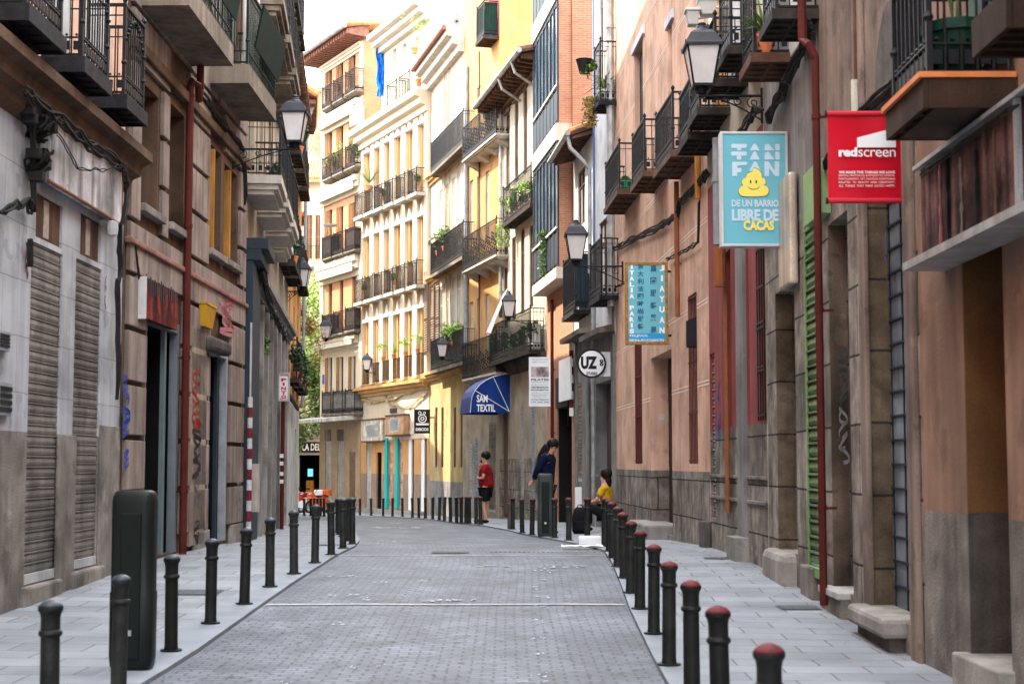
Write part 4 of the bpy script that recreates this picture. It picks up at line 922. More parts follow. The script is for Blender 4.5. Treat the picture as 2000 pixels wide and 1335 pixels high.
# meters, camera, cables
for i, (x, y, w_, h_) in enumerate(((2, 645, 18, 40), (2, 745, 22, 66))):
    q = f.rc(x - 4, x + w_, y, y + h_, .05); m = b.mb(); m.box(q[0], q[1], .0, .05, q[2], q[3]); ic = b.P('intercom', m, pipe_grey, bevel=.006)
    m = b.mb()
    for k in range(4): m.box(q[0] + .03, q[1] - .03, .0505, .062, q[2] + .04 + (q[3] - q[2] - .06) * k / 4, q[2] + .04 + (q[3] - q[2] - .06) * (k + .6) / 4)
    b.P('buttons', m, iron_worn, ic)
m = b.mb(); u, z = f.uz(216, 447, .12); m.box(u - .03, u + .03, 0, .1, z + .05, z + .1); m.lathe([(.01, -.1), (.06, -.07), (.07, 0), (.065, .08), (.01, .1)], (u, .14, z), 10); b.P('security_camera', m, frame_white)
rn = random.Random(11); m = b.mb()
for (cx, cy, rr_) in ((88, 245, 26), (85, 315, 24)):
    uc, zc = f.uz(cx, cy, .16)
    for k in range(9):
        ph = rn.random() * 6; pts = [(uc + .13 * cos(t) * rn.uniform(.7, 1.1) + .02 * k, .1 + .1 * sin(t * 1.3 + ph), zc + .13 * sin(t + ph) * rn.uniform(.6, 1.2)) for t in [6.28 * i / 12 for i in range(12)]]; m.tube(pts, .014, 5, closed=True)
b.P('cable_coil', m, cable_black)
for k, (x, y) in enumerate(((62, 215), (66, 232), (88, 245), (105, 250), (74, 300), (92, 322), (80, 345))):
    m = b.mb(); u, z = f.uz(x, y, .15); m.box(u - .05, u + .06, .04, .18, z - .05, z + .05); b.P('junction_box', m, cable_black, bevel=.01)
b.cable([(-10, 150), (40, 215), (60, 250), (62, 420), (50, 400), (0, 415)], .016, .06, n=4, wob=.04); b.cable([(40, 190), (100, 235), (170, 290), (236, 335)], .014, .28, n=5, wob=.05); b.cable([(110, 260), (150, 330), (200, 335), (240, 325)], .007, .32, n=2, wob=.02)
b.cable([(229, 440), (231, 540), (226, 560), (228, 780)], .02, .07, n=4, wob=.05); b.cable([(55, 470), (58, 520)], .03, .05, n=2)
b.cable([(238, 330), (245, 380), (236, 440)], .02, .3, n=4, wob=.05)
b.graffiti(50, 480, 8, 60, ink_pink, 3, .006, .012, 3); b.graffiti(205, 540, 4, 60, ink_red, 3, .006, .006, 4)
# ---- brown rusticated building with concrete balconies
b = Bld('rusticated_building', 'brown rusticated stucco building on the left with two big concrete balconies and open dark doorways', (-4.8, 18.86), (-4.75, 27), 16.5, 9)
f = b.f
for q, k in (((272, 308, 172, 412), 0), ((326, 359, 210, 447), 0), ((405, 431, 288, 495), 1), ((437, 462, 330, 515), 1)):
    r = b.hole(*q, .26); w_ = b.window(r, .26, wood_orange if k else plaster_brown, mat('shutter_brown', (.12, .09, .07), .8, .2, 3, .3) if not k else glass, 0, (), True, granite_plain)
r = b.hole(279, 345, 634, 1084, .10); b.dark(r, .10, 1.6); m = b.mb(); u0, u1, z0, z1 = r
m.box(u0, u0 + .05, -.1, .015, z0, z1 + .1); m.box(u1 - .12, u1, -.1, .015, z0, z1 + .1); m.box(u0 + .051, u1 - .121, -.1, .015, z1 - .03, z1 + .1); fr_ = b.P('door_frame', m, mat('alu_grey', (.17, .19, .21), .4, .15, 3, .1, metal=.4))
m = b.mb(); m.box(u0 + (u1 - u0) * .64, u0 + (u1 - u0) * .70, -.09, -.03, z0, z1 - .031); b.P('door_leaf', m, mat('leaf_teal', (.12, .155, .16), .4, .15, 3), fr_)
r = b.hole(404, 441, 692, 1058, .1); u0, u1, z0, z1 = r; m = b.mb(); m.box(u0, u0 + .05, -.1, .015, z0, z1 + .06); m.box(u1 - .12, u1, -.1, .015, z0, z1 + .06); m.box(u0 + .051, u1 - .121, -.1, .015, z1 - .02, z1 + .06); b.P('door_frame', m, pipe_grey)
b.dark(r, .1, 1.4); m = b.mb(); m.box(u0 + .9, u0 + 1.0, -.09, -.03, z0, z1 - .021); b.P('door_leaf', m, slate_blue)
zp = f.uz(350, 1010)[1]
for x in (408, 440): m = b.mb(); q = f.rc(x, x + 2, 290 if x < 420 else 332, 494 if x < 420 else 514); m.box(q[0], q[1], -.06, .075, q[2], q[3]); b.P('window_post', m, wood_orange)
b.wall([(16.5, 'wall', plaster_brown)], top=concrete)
m = b.mb(); 
def groove(m, z, u0=.02, u1=None, h=.035, d=.03):
    segs = [(u0, u1 or f.L - .02)]
    for hh in b.holes:
        ns = []
        for a, c in segs:
            if hh[2] - .1 < z < hh[3] + .1 and hh[0] < c and hh[1] > a:
                if hh[0] > a: ns.append((a, hh[0] - .06))
                if hh[1] < c: ns.append((hh[1] + .06, c))
            else: ns.append((a, c))
        segs = ns
    for a, c in segs:
        if c - a > .1: m.box(a, c, 0, d, z, z + h)
z = .5
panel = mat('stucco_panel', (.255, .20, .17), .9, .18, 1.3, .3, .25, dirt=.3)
ud = sorted(set([.05, f.L - .05] + [h[0] for h in b.holes] + [h[1] for h in b.holes]))
while z < 8.3:
    segs = [(.08, f.L - .08)]
    for hh in b.holes:
        ns = []
        for a, c in segs:
            if hh[2] - .1 < z + .66 and hh[3] + .1 > z and hh[0] < c and hh[1] > a:
                if hh[0] > a: ns.append((a, hh[0] - .10))
                if hh[1] < c: ns.append((hh[1] + .10, c))
            else: ns.append((a, c))
        segs = ns
    for a, c in segs:
        if c - a > .12: m.box(a, c, 0, .06, z, z + .61)
    z += .68
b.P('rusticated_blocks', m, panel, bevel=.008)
zc = f.uz(350, 524, .08)[1]; m = b.mb(); m.box(0, f.L, 0, .10, zc - .02, zc + .06); b.P('string_course', m, mat('course_rose', (.24, .12, .10), .9, .2, 2, .2), bevel=.02)
m = b.mb(); zz = f.uz(300, 180, .1)[1]; m.box(0, f.L, 0, .12, zz + .35, zz + .5); b.P('string_course', m, plaster_brown, bevel=.02)
for (x0, x1, y) in ((240, 278, 1105), (372, 402, 1085), (444, 468, 1052)):
    u0, u1 = f.uz(x0, y)[0], f.uz(x1, y)[0]; m = b.mb(); m.box(u0, u1, 0, .06, gz(21) - .3, gz(21) + .28); b.P('plinth_stone', m, granite_pale if x0 > 300 else granite_plain, bevel=.02)
for (pxa, pxb, yb, yt) in ((459, 371, 13, -200), (541, 487, 164, -30)):
    b.balcony(pxa, pxb, yb, yt, .67, .30, concrete, mat('iron_green', (.003, .014, .010), .5), 'plain', None, False, .10, False)
    q = b.last; m = b.mb(); gm = mat('cloth_dark_green', (.0015, .011, .007), .8, .3, 4)
    m.hexa([(q[0] + .25, q[4] + .03, q[2] + .35), (q[1] - .15, q[4] + .03, q[2] + .35), (q[1] - .15, q[4] + .06, q[2] + .33), (q[0] + .25, q[4] + .06, q[2] + .33)], [(q[0] + .25, q[4] + .16, q[2] + 1.02), (q[1] - .15, q[4] + .16, q[2] + 1.02), (q[1] - .15, q[4] + .19, q[2] + 1.0), (q[0] + .25, q[4] + .19, q[2] + 1.0)]); b.P('shade_panel', m, gm)
    q = b.last; m = b.mb(); m.box(q[0] + .3, q[1] - .4, .006, .03, q[2], q[2] + 2.3); b.P('balcony_door', m, frame_white)
m = b.mb(); q = b.last; m.box(q[0] + 1.2, q[1], .35, .37, q[2] + .02, q[2] + 2.6); b.P('sheeting', m, mat('sheeting', (.42, .40, .39), .8, .15, 2, .4))
b.pipe(372, 170, 1085, .055, pipe_red, .12, pxb=364)
m = b.mb(); u, z = f.uz(372, 172, .12); m.tube([(u, .12, z - .02), (u, .14, z + .1), (u + .16, .2, z + .08), (u + .22, .2, z - .12), (u + .3, .2, z + .05), (u + .3, .2, z + 1.2)], .055, 8); b.P('drainpipe_elbow', m, pipe_red)
q = f.rc(374, 404, 642, 683, .05); m = b.mb(); m.box(q[0], q[1], .03, .06, gz(22) + .1, q[3]); b.P('rendered_panel', m, mat('render_pale', (.30, .24, .18), .9, .15, 3, .2, dirt=.2))
b.graffiti(376, 725, 16, 100, ink_red, 5, .0655, .014, 21); b.graffiti(378, 815, 16, 20, ink_red, 4, .0655, .014, 22); b.graffiti(376, 840, 18, 90, ink_black, 6, .0655, .016, 23); b.graffiti(378, 930, 14, 60, ink_grey, 3, .0655, .01, 24); b.graffiti(378, 1020, 12, 40, ink_black, 3, .0655, .01, 25)
b.graffiti(238, 730, 12, 30, ink_blue, 3, .066, .012, 31); b.graffiti(240, 770, 16, 80, ink_blue, 5, .066, .016, 32); b.graffiti(242, 880, 10, 30, ink_blue, 2, .066, .012, 33)
b.graffiti(428, 585, 30, 60, ink_pink, 5, .066, .02, 34); b.graffiti(436, 580, 22, 50, ink_red, 2, .066, .01, 35)
b.cable([(262, 470), (270, 540), (275, 560)], .01, .06, n=2); b.cable([(388, 180), (430, 240), (470, 290), (476, 340), (478, 400)], .02, .07, n=4, wob=.04)
q = f.rc(407, 442, 650, 690, .1); m = b.mb(); m.box(q[0], q[1], .01, .2, q[2], q[3] - .1); b.P('shutter_housing', m, granite_dark, bevel=.06)
# ---- long far block with many balconies
b = Bld('balcony_building', 'long shaded building on the left with a row of stone balconies over grey shopfronts', (-4.75, 27.06), (-6.16, 42), 19.5, 9)
f = b.f
zsh = 5.6
r = b.holeu((.5, 1.5, gz(28) + .1, 4.6), .25); b.door(r, .25, slate_blue, 2)
uu = 2.6; k = 0
while uu < f.L - 1.4:
    r = b.holeu((uu, uu + 1.0, gz(30) + .25, 3.6), .2)
    (b.roller(r, .2, steel_slat, .12) if k % 2 else b.window(r, .2, granite_dark, glass, 1)); uu += 1.75; k += 1
for lz in (6.6, 9.9, 13.2, 16.5):
    uu = .9
    while uu < f.L - 1.2:
        r = b.holeu((uu, uu + .95, lz + .12, lz + 2.5), .18); b.window(r, .18, frame_white, glass, 1); uu += 2.6
b.wall([(4.9, 'shopfront', plaster_grey), (19.5, 'wall', plaster_beige)], top=concrete)
uu = .3; k = 0
while uu < f.L - 1.0:
    for j, lz in enumerate((6.35, 9.65, 12.95, 16.25)):
        st = 'stone' if k < 4 else 'iron'
        b.balc(uu, uu + 2.0, lz, lz + 1.35, .62 if k < 3 else .38, .34 if k < 4 else .12, concrete_pale if k < 4 and j == 0 else (concrete if k < 4 else slab_metal), iron, st, [None, green_dark_cloth, None][(k + j) % 3] if j else None, True, .12)
        q = b.last
        if j < 3 and (k + 2 * j) % 3 == 1: plant(f.T((uu + .5, .35, q[2])), 'bush', .7, .3, 'leafy plant on the ' + ('lowest', 'middle', 'top')[j] + ' balcony row of the long left building, ' + ('first', 'second', 'third', 'fourth', 'fifth', 'sixth')[k % 6] + ' along', 'plants on the balconies of the long left building', .22, lm=leaf_dark)
    uu += 2.55; k += 1
m = b.mb(); m.box(0, 1.9, .0, .16, gz(28) - .2, 5.1); m.box(-.02, 2.0, 0, .30, 5.1, 5.3); m.box(-.02, 2.05, 0, .42, 5.3, 5.5)
sf = b.P('shopfront_surround', m, slate_blue, bevel=.01)
for k in range(8): 
    uu = 2.35 + k * 1.6
    m = b.mb(); m.box(uu - .12, uu + .12, 0, .10, gz(32) - .3, 4.7); b.P('pilaster', m, mat('pilaster_grey', (.25, .235, .22), .9, .2, 2, .3, .3, dirt=.3), bevel=.01)
b.molding(4.75, 5.1, .25, 2.1, f.L, m_=plaster_grey); b.cable([(508, 530), (525, 600), (545, 640), (556, 660)], .03, .2, n=5, wob=.1)
m = b.mb(); q = f.rc(459, 476, 905, 1010, .2); m.box(.02, .35, .161, .30, q[2], q[3]); cb = b.P('meter_cabinet', m, mat('cabinet', (.33, .29, .25), .8, .2, 4)); b.graffiti(462, 925, 10, 70, ink_grey, 4, .305, .012, 51)
# ---- grey corner house with orange upper floors
b = Bld('corner_building', 'pale grey corner wall on the left beneath orange upper floors', (-6.2, 42.1), (-7.2, 52), 13.4, 7)
f = b.f
for lz in (3.9, 7.2, 10.4):
    for uu in (1.2, 4.4, 7.4): r = b.holeu((uu, uu + .95, lz + .12, lz + 2.4), .16); b.window(r, .16, frame_white, glass, 1)
r = b.holeu((6.5, 7.7, gz(48) + .1, 2.6), .3); b.dark(r, .3)
b.wall([(3.4, 'wall', mat('plaster_palegrey', (.50, .50, .47), .9, .1, 1.5, .1, .2, dirt=.2)), (13.4, 'upper_wall', plaster_orange)], top=roof_tile)
for j, lz in enumerate((3.75, 7.05, 10.25)):
    for i, uu in enumerate((.6, 3.8, 6.8)):
        b.balc(uu, uu + 2.1, lz, lz + 1.2, .3, .12, slab_metal, iron, 'iron', None, False, .13)
        if i == 0 or j == 0:
            q = b.last; plant(f.T((uu + .5, .2, q[2])), 'bush', .8, .24, 'dark bushy plant on the %s balcony of the left corner building, %s along' % (('lowest', 'middle', 'top')[j], ('first', 'second', 'third')[i]), 'plants on the balconies of the left corner building', .24, lm=leaf_dark)
m = b.mb(); m.hexa([(-.03, 0, 13.3), (f.L, 0, 13.3), (f.L, .32, 13.15), (-.03, .32, 13.15)], [(-.03, 0, 13.45), (f.L, 0, 13.45), (f.L, .32, 13.27), (-.03, .32, 13.27)]); ev = b.P('eave', m, wood_brown)
m = b.mb()
for i in range(28): u = (f.L) * i / 28; m.box(u, u + .1, .02, .30, 13.0, 13.13)
b.P('rafters', m, wood_brown, ev)
b.cable([(556, 760), (575, 790), (582, 800)], .05, .15, n=2)
b2 = b
b = Bld('terracotta_building', 'narrow terracotta building at the end of the left row with a grey drainpipe', (-7.42, 52.1), (-8.1, 57.0), 14.2, 7)
f = b.f
pass
b.wall([(3.0, 'ground_floor_wall', plaster_grey), (14.2, 'wall', mat('plaster_terra', (.50, .24, .15), .9, .1, 2))], top=roof_tile)
m = b.mb(); m.box(.0, f.L, .002, .22, 4.3, 13.9); b.P('projecting_storeys', m, MT['plaster_terra'])
for lz in (3.5, 6.8, 10.1): b.balc(1.0, 3.2, lz, lz + 1.2, .40, .12, terracotta, iron, 'iron', None, False, .13)
m = b.mb(); m.hexa([(-.5, 0, 14.22), (f.L, 0, 14.22), (f.L, .7, 13.95), (-.5, .7, 13.95)], [(-.5, 0, 14.5), (f.L, 0, 14.5), (f.L, .7, 14.1), (-.5, .7, 14.1)]); ev = b.P('eave', m, wood_brown)
m = b.mb()
for i in range(14): u = -.45 + (f.L + .3) * i / 14; m.box(u, u + .12, .23, .66, 13.76, 13.9)
b.P('rafters', m, wood_brown, ev); m = b.mb()
for i in range(18): u = -.5 + (f.L + .5) * i / 17; m.tube([(u, .72, 14.1), (u, 0, 14.55)], .12, 6)
b.P('roof_tiles', m, roof_tile, ev)
m = b.mb(); m.tube([(.05, .6, 13.9), (.05, .36, 13.2), (.05, .31, 3.4)], .06, 8); b.P('drainpipe', m, pipe_grey)
plant(Vector(at(606, 650, 54)), 'trail', 1.3, .5, 'large dry yellow hanging plant at the end of the left row', None, 0, lm=leaf_dry, seed=6)
plant(Vector(at(606, 660, 54)), 'bush', .9, .5, 'yellow-green fern crowning the hanging planter at the end of the left row', None, 0, lm=leaf_dry, seed=16)
plant(Vector(at(513, 700, 31.5)), 'bush', .55, .18, 'green weed sprouting from the grey shopfront wall on the left', None, 0, lm=leaf_green, seed=26, name='weed', cat='plant')

# tall blocks added out of sight behind the left row to keep sun off the street
b = Bld('hidden_sun_blocker', 'tall plain block added out of sight behind the left row to block the sun', (-9.3, 57.6), (-9.6, 66), 17, 8)
b.wall([(17, 'wall', plaster_beige)])
b = Bld('hidden_sun_blocker', 'tall plain block added unseen behind the terracotta house to block the sun', (-15.0, 50), (-15.4, 57.4), 21, 6)
b.wall([(21, 'wall', plaster_beige)])
# ================================================================== FAR SUNLIT FRONTS
b = Bld('white_building', 'white sunlit building at the bend with orange panels between pilasters', (-3.65, 68.05), (-7.56, 77.05), 18.2, 9)
f = b.f
cols = (721, 741, 760, 781, 804, 828)
rowsW = ((630, 752), (464, 588), (302, 425))
for i, x in enumerate(cols):
    for j, (a, c) in enumerate(rowsW):
        sl_ = (-.18, -.30, -.41)[j] * (x - 712); st = (-.27, -.38, -.53)[j] * (x - 712)
        r = b.hole(x - 4.2, x + 4.2, a + st + 4, c + sl_, .14); b.window(r, .14, frame_white, glass_pale, 1, (.7,))
zg = f.uz(770, 757)[1]; zl = f.uz(770, 925)[1]
grd = []
for q, kind in (((715, 725, 865, 994), 'r'), ((735, 745, 883, 994), 'd'), ((759, 766.5, 862, 992), 'g'), ((780, 787, 862, 992), 'g'), ((797, 808, 858, 996), 'w'), ((822, 833, 857, 998), 'w')):
    r = b.hole(*q, .08)
    if kind == 'r': b.roller(r, .08, steel_pale, .13)
    elif kind == 'd': b.dark(r, .08)
    elif kind == 'g': b.roller(r, .08, mat('slat_graffiti', (.42, .28, .22), .6, .5, 3), .13)
    else: b.dark(r, .08); m = b.mb(); m.box(r[0] + (r[1] - r[0]) * .45, r[1] - .02, -.07, -.01, r[2], r[3]); b.P('door_leaf', m, white_paint)
b.wall([(zl, 'dado', mat('dado_brown', (.27, .19, .14), .9, .15, 2, .1)), (zg, 'ground_floor_wall', plaster_orange), (18.2, 'wall', plaster_orange)], side=plaster_sun, top=concrete_pale)
m = b.mb(); q = f.rc(712, 838, 780, 850); m.box(.05, f.L - .05, 0, .02, f.uz(775, 858)[1], zg - .1); b.P('render_band', m, plaster_sun)
# pilasters between the windows, panels and ornaments over them
xs = [710, 731, 750.5, 770, 792, 816, 838]
for x in xs:
    u = f.uz(x, 500)[0]; m = b.mb(); m.box(max(.01, u - .3), min(f.L - .01, u + .3), 0, .16, zg + .3, 17.4); b.P('pilaster', m, plaster_sun)
orn = mat('stucco_white', (.72, .70, .66), .9, .05)
for x in cols:
    for (a, c), sl_, st in zip(rowsW, (-.18, -.3, -.41), (-.27, -.38, -.53)):
        u, z = f.uz(x, a + st * (x - 712) + 2); m = b.mb(); m.box(u - .5, u + .5, 0, .2, z, z + .14); m.prism([(u - .24, z + .14), (u + .24, z + .14), (u + .1, z + .5), (u, z + .62), (u - .1, z + .5)], .0, .14); b.P('window_crown', m, orn)
b.molding(zg - .28, zg + .2, .5, m_=plaster_ochre); b.molding(17.3, 18.3, .8, m_=plaster_sun)
for j, (yr, h_) in enumerate(((594, 1), (428, 1))):
    for i, x in enumerate(cols):
        sl_ = (-.30, -.41)[j]; yb = yr + sl_ * (x - 712) + 1
        u, z = f.uz(x, yb); b.balc(u - .62, u + .62, z - .12, z + 1.15, .6, .14, concrete_pale, iron_worn, 'iron', None, False, .075)
        if (i + j) % 3 == 0: plant(f.T((u, .3, b.last[2] + .4)), 'bush', .5, .2, 'small plant on the %s balcony row of the white building, number %s from the left' % (('middle', 'top')[j], ('one', 'two', 'three', 'four', 'five', 'six')[i]), 'small plants on the white building', .2)
gr = 'flower pots along the first-floor sills of the white building'
for x in cols: 
    u, z = f.uz(x, 752 - .18 * (x - 712)); m = b.mb()
    for k in range(7): uu = u - .45 + .15 * k; m.box(uu - .012, uu + .012, .17, .195, z + .05, z + .95)
    m.box(u - .5, u + .5, .165, .2, z + .93, z + .97); m.box(u - .5, u + .5, .165, .2, z + .03, z + .07); b.P('window_rail', m, iron_worn)
    if x > 750: plant(f.T((u + .1, .28, z + .95)), ('sparse', 'spiky')[int(x) % 2], .6, .3, 'terracotta flower pot hung on a first-floor rail of the white building', gr, .24, lm=leaf_light)
plant(f.T((f.uz(736, 380)[0], .4, f.uz(736, 375)[1])), 'spiky', 1.6, .5, 'big palm-like plant standing on the top left balcony of the white building', None, .35)
b.cable([(705, 780), (730, 785), (770, 778), (838, 750)], .05, .06, m_=cable_tan, n=3, wob=.1); b.cable([(740, 700), (745, 760), (760, 790), (800, 795), (835, 765)], .03, .1, m_=cable_tan, n=2, wob=.05)
# shop signs
def wallsign(px0, px1, yt, yb, d, mt, name='sign_board', fm=None):
    q = f.rc(px0, px1, yt, yb, d); m = b.mb(); m.box(q[0], q[1], .02, d, q[2], q[3]); s_ = b.P(name, m, mt)
    if fm: m = b.mb(); m.box(q[0] - .05, q[1] + .05, .03, d + .03, q[3] + .001, q[3] + .07); m.box(q[0] - .05, q[1] + .05, .03, d + .03, q[2] - .07, q[2] - .001); b.P('frame', m, fm, s_)
    return q
q = wallsign(707, 746, 820, 860, .25, mat('sign_tan', (.50, .44, .34), .8, .35, 3, .5), fm=wood_brown)
b.graffiti(712, 830, 30, 24, frame_white, 9, .256, .05, 61)
q = wallsign(753, 788, 812, 848, .35, mat('sign_rust', (.38, .22, .13), .8, .3, 3), fm=wood_brown); b.graffiti(758, 818, 24, 24, frame_white, 8, .356, .05, 62)
q = wallsign(791, 808, 797, 848, .06, mat('sign_scrap', (.50, .40, .33), .8, .4, 3))
m = b.mb(); q = f.rc(764, 776, 797, 806); m.box(q[0], q[1], 0, .08, q[2], q[3]); b.P('vent', m, granite_dark)
for x in (756.5, 777.5):
    q = f.rc(x - 2.6, x + 2.6, 855, 992); m = b.mb(); m.box(q[0], q[1], 0, .1, q[2], q[3]); b.P('door_jamb', m, teal)
m = b.mb(); m.box(.3, f.L - .3, 0, .4, gz(72) - .5, gz(72) + .22); b.P('threshold', m, granite_pale)
# upper storey set on the right half
b = Bld('attic_building', 'cream attic floor rising above the right half of the white building', (-3.72, 68.3), (-6.42, 74.5), 22.4, 8)
b.zb = 18.0; f = b.f
for x in (771, 790, 815): r = b.hole(x - 3.5, x + 3.5, 95 - (x - 771) * .5, 135 - (x - 771) * .5, .15); b.window(r, .15, frame_white, glass_pale, 1)
b.wall([(22.4, 'wall', plaster_sun)], side=plaster_sun, top=concrete_pale); b.molding(21.6, 22.5, .8, m_=concrete_pale)
b.balc(3.2, 4.6, 18.1, 19.5, .5, .14, concrete_pale, iron_worn, 'iron', None, False, .12); b.balc(1.4, 2.9, 18.1, 19.5, .5, .14, concrete_pale, iron_worn, 'iron', None, False, .12)
b.graffiti(775, 110, 2, 4, frame_white, 1)
plant(f.T((.4, .6, 20.0)), 'sparse', 1.4, .6, 'wild rooftop plants at the right corner of the attic', None, .35, lm=leaf_light); plant(f.T((-.2, .6, 18.4)), 'bush', 1.0, .5, 'leafy plants on the terrace below the attic corner', None, .35, lm=leaf_light)
# blue net
m = MB(); c = at(746, 190, 74.2); t_ = at(746, 82, 74.2)
N = 9; vs = []
for j in range(12):
    for i in range(N): x = c.x - .28 + .56 * i / (N - 1) + .05 * sin(j * 1.3); z = c.z + (t_.z - c.z) * j / 11 + .1 * sin(i * 2 + j); vs.append((x, c.y + .12 * sin(i * 1.7 + j * .6), z))
m.add(vs, [(j * N + i, j * N + i + 1, (j + 1) * N + i + 1, (j + 1) * N + i) for j in range(11) for i in range(N - 1)])
o = m.build('debris_net', mat('net_blue', (.01, .13, .50), .7, .5, 5)); o.location = (0, 0, 0); tag(o, 'bright blue debris net hanging on the terrace of the white building', 'net')
# brick corner building with the roof eaves
b = Bld('brick_corner_building', 'sunlit brick corner building with white quoins, deep brown eaves and a flat metal canopy', (-7.6, 77.15), (-10.3, 82.4), 23.4, 9)
f = b.f
cc = (645, 667, 691)
R4 = ((112, 208, -.62), (252, 347, -.47), (410, 502, -.32), (540, 655, -.27), (698, 806, -.06))
for i, x in enumerate(cc):
    for j, (a, c, sl_) in enumerate(R4):
        d = sl_ * (x - 645)
        r = b.hole(x - 3.6, x + 3.2, a + d, c + d, .12); b.window(r, .2, wood_tan, glass, 1)
        if j in (0, 1, 2, 4): r2 = (r[1] + .02, r[1] + .36, r[2] + .3, r[3]); b.louvres(r2, .03, wood_tan, 1)
zs = f.uz(665, 675)[1]; zg = f.uz(665, 822)[1]
for q, k in (((635, 647, 862, 975), 1), ((659, 671, 862, 990), 1), ((681, 694, 882, 995), 0)):
    r = b.hole(*q, .08); b.roller(r, .08, steel_pale if k else mat('slat_brown', (.22, .15, .10), .7), .13)
b.wall([(zg, 'ground_floor_wall', mat('stone_tan', (.38, .28, .18), .9, .15, 2, .1)), (zs, 'first_floor_wall', plaster_sun), (23.4, 'wall', brick_sun)], side=brick_sun, top=roof_tile_brown)
for q in ((635, 647, 838, 860), (659, 671, 838, 860)): rr = f.rc(*q); m = b.mb(); m.box(rr[0], rr[1], 0, .03, rr[2], rr[3]); b.P('transom_panel', m, granite_plain)
for u0, u1 in ((0, .4), (f.L - .5, f.L - .001)): m = b.mb(); m.box(u0 + .003, u1, 0, .08, zs, 23.3); b.P('quoins', m, plaster_sun)
for y0, hh in ((232, .9), (375, .9), (528, 1.1), (672, .6)):
    z = f.uz(665, y0)[1]; b.molding(z - hh / 2, z + hh / 2, .4, m_=plaster_sun, name='entablature')
    m = b.mb()
    m.box(.3, f.L - .3, .401, .43, z - hh * .3, z + hh * .1)
    b.P('frieze_panel', m, mat('frieze', (.50, .45, .36), .9, .2, 6))
for j, (a, c, sl_) in enumerate(R4):
    for i, x in enumerate(cc):
        if j == 3 and i == 0: pass
        u, z = f.uz(x, c + 6 + sl_ * (x - 645), .3); b.balc(u - .7, u + .7, z - .1, z + 1.25, .55, .2, concrete, iron_worn, 'stone', mat('cloth_grey', (.10, .075, .065), .8) if j in (2, 3) and i != 1 else (mat('cloth_pale', (.34, .32, .29), .8) if j == 4 else None), True, .085)
        if j == 1: plant(f.T((u, .35, b.last[2])), ('bush', 'sparse', 'bush')[i], 1.3, .55, 'overgrown plant on the ' + ('left', 'middle', 'right')[2 - i] + ' third-floor balcony of the brick corner building', 'plants filling the third-floor balconies of the brick corner building', .3, lm=(leaf_dry, leaf_light, leaf_green)[i])
E = 1.3; zt = 23.4
m = b.mb(); m.hexa([(-.9, -.2, zt + .35), (f.L + .9, -.2, zt + .35), (f.L + .9, E, zt - .02), (-.9, E, zt - .02)], [(-.9, -.2, zt + .55), (f.L + .9, -.2, zt + .55), (f.L + .9, E, zt + .2), (-.9, E, zt + .2)]); ev = b.P('eave', m, roof_tile_brown)
m = b.mb()
for i in range(20): u = -.75 + (f.L + 1.4) * i / 20; m.hexa([(u, 0, zt - .35), (u + .17, 0, zt - .35), (u + .17, E - .1, zt - .28), (u, E - .1, zt - .28)], [(u, 0, zt + .3), (u + .17, 0, zt + .3), (u + .17, E - .1, zt - .03), (u, E - .1, zt - .03)])
b.P('rafters', m, roof_tile_brown, ev); b.molding(zt - .8, zt - .36, .25, m_=plaster_sun)
m = b.mb()
for i in range(26): u = -.9 + (f.L + 1.8) * i / 25; m.tube([(u, E, zt + .22), (u, -3, zt + .75)], .15, 6)
b.P('roof_tiles', m, roof_tile, ev)
m = b.mb(); m.tube([(-.95, E + .1, zt + .05), (f.L + .9, E + .1, zt + .05)], .12, 8); b.P('gutter', m, zinc, ev)
m = b.mb(); zc = f.uz(665, 822, 1)[1]; m.hexa([(-.1, 0, zc + .12), (f.L + 1.2, 0, zc + .12), (f.L + 1.2, 2.0, zc - .05), (-.1, 2.0, zc - .05)], [(-.1, 0, zc + .35), (f.L + 1.2, 0, zc + .35), (f.L + 1.2, 2.0, zc + .12), (-.1, 2.0, zc + .12)]); b.P('canopy', m, mat('canopy_zinc', (.42, .40, .37), .6, .25, 3, .3))
m = b.mb(); q = f.uz(632, 735)[0]; z = f.uz(635, 740)[1]; m.box(q - .12, q + .12, 0, .03, z - .25, z + .25); b.P('street_name_plate', m, mat('plate_blue', (.02, .05, .35), .4))
m = b.mb(); u, z = f.uz(652, 445, .6); m.lathe([(.02, 0), (.35, .08), (.42, .16)], (u, .8, z), 14); b.P('satellite_dish', m, frame_white)
m = b.mb(); u, z = f.uz(706, 235, .5); m.box(-.2, .7, .0, .45, z, z + .95); b.P('air_conditioner', m, frame_white, bevel=.03)
# block closing the sky top right of the white building
b = Bld('rear_building', 'plain beige upper wall with a red coping behind the rooftops, top centre', (-5.2, 84), (-2.2, 84), 27, 3)
b.zb = 15; b.wall([(24.6, 'wall', plaster_cream), (24.75, 'coping', plaster_red), (27, 'upper_wall', plaster_sun)], side=plaster_cream)
c = at(892, 42, 66); m = MB(); m.box(c.x - .45, c.x + .45, c.y, c.y + .4, c.z - .4, c.z + .45); r_ = empty('air_conditioner', c, 'white air conditioner unit on the roofline beside the ochre building', 'air conditioner'); m.build('casing', frame_white, r_, bevel=.03)
m = MB(); 
for k in range(6): rr = .05 + .055 * k; m.tube([(c.x + rr * cos(t), c.y - .01, c.z + rr * sin(t)) for t in [6.283 * i / 18 for i in range(18)]], .008, 4, closed=True)
for k in range(6): t = pi * k / 6; m.tube([(c.x - .33 * cos(t), c.y - .012, c.z - .33 * sin(t)), (c.x + .33 * cos(t), c.y - .012, c.z + .33 * sin(t))], .007, 4)
m.build('fan_grille', iron_worn, r_)
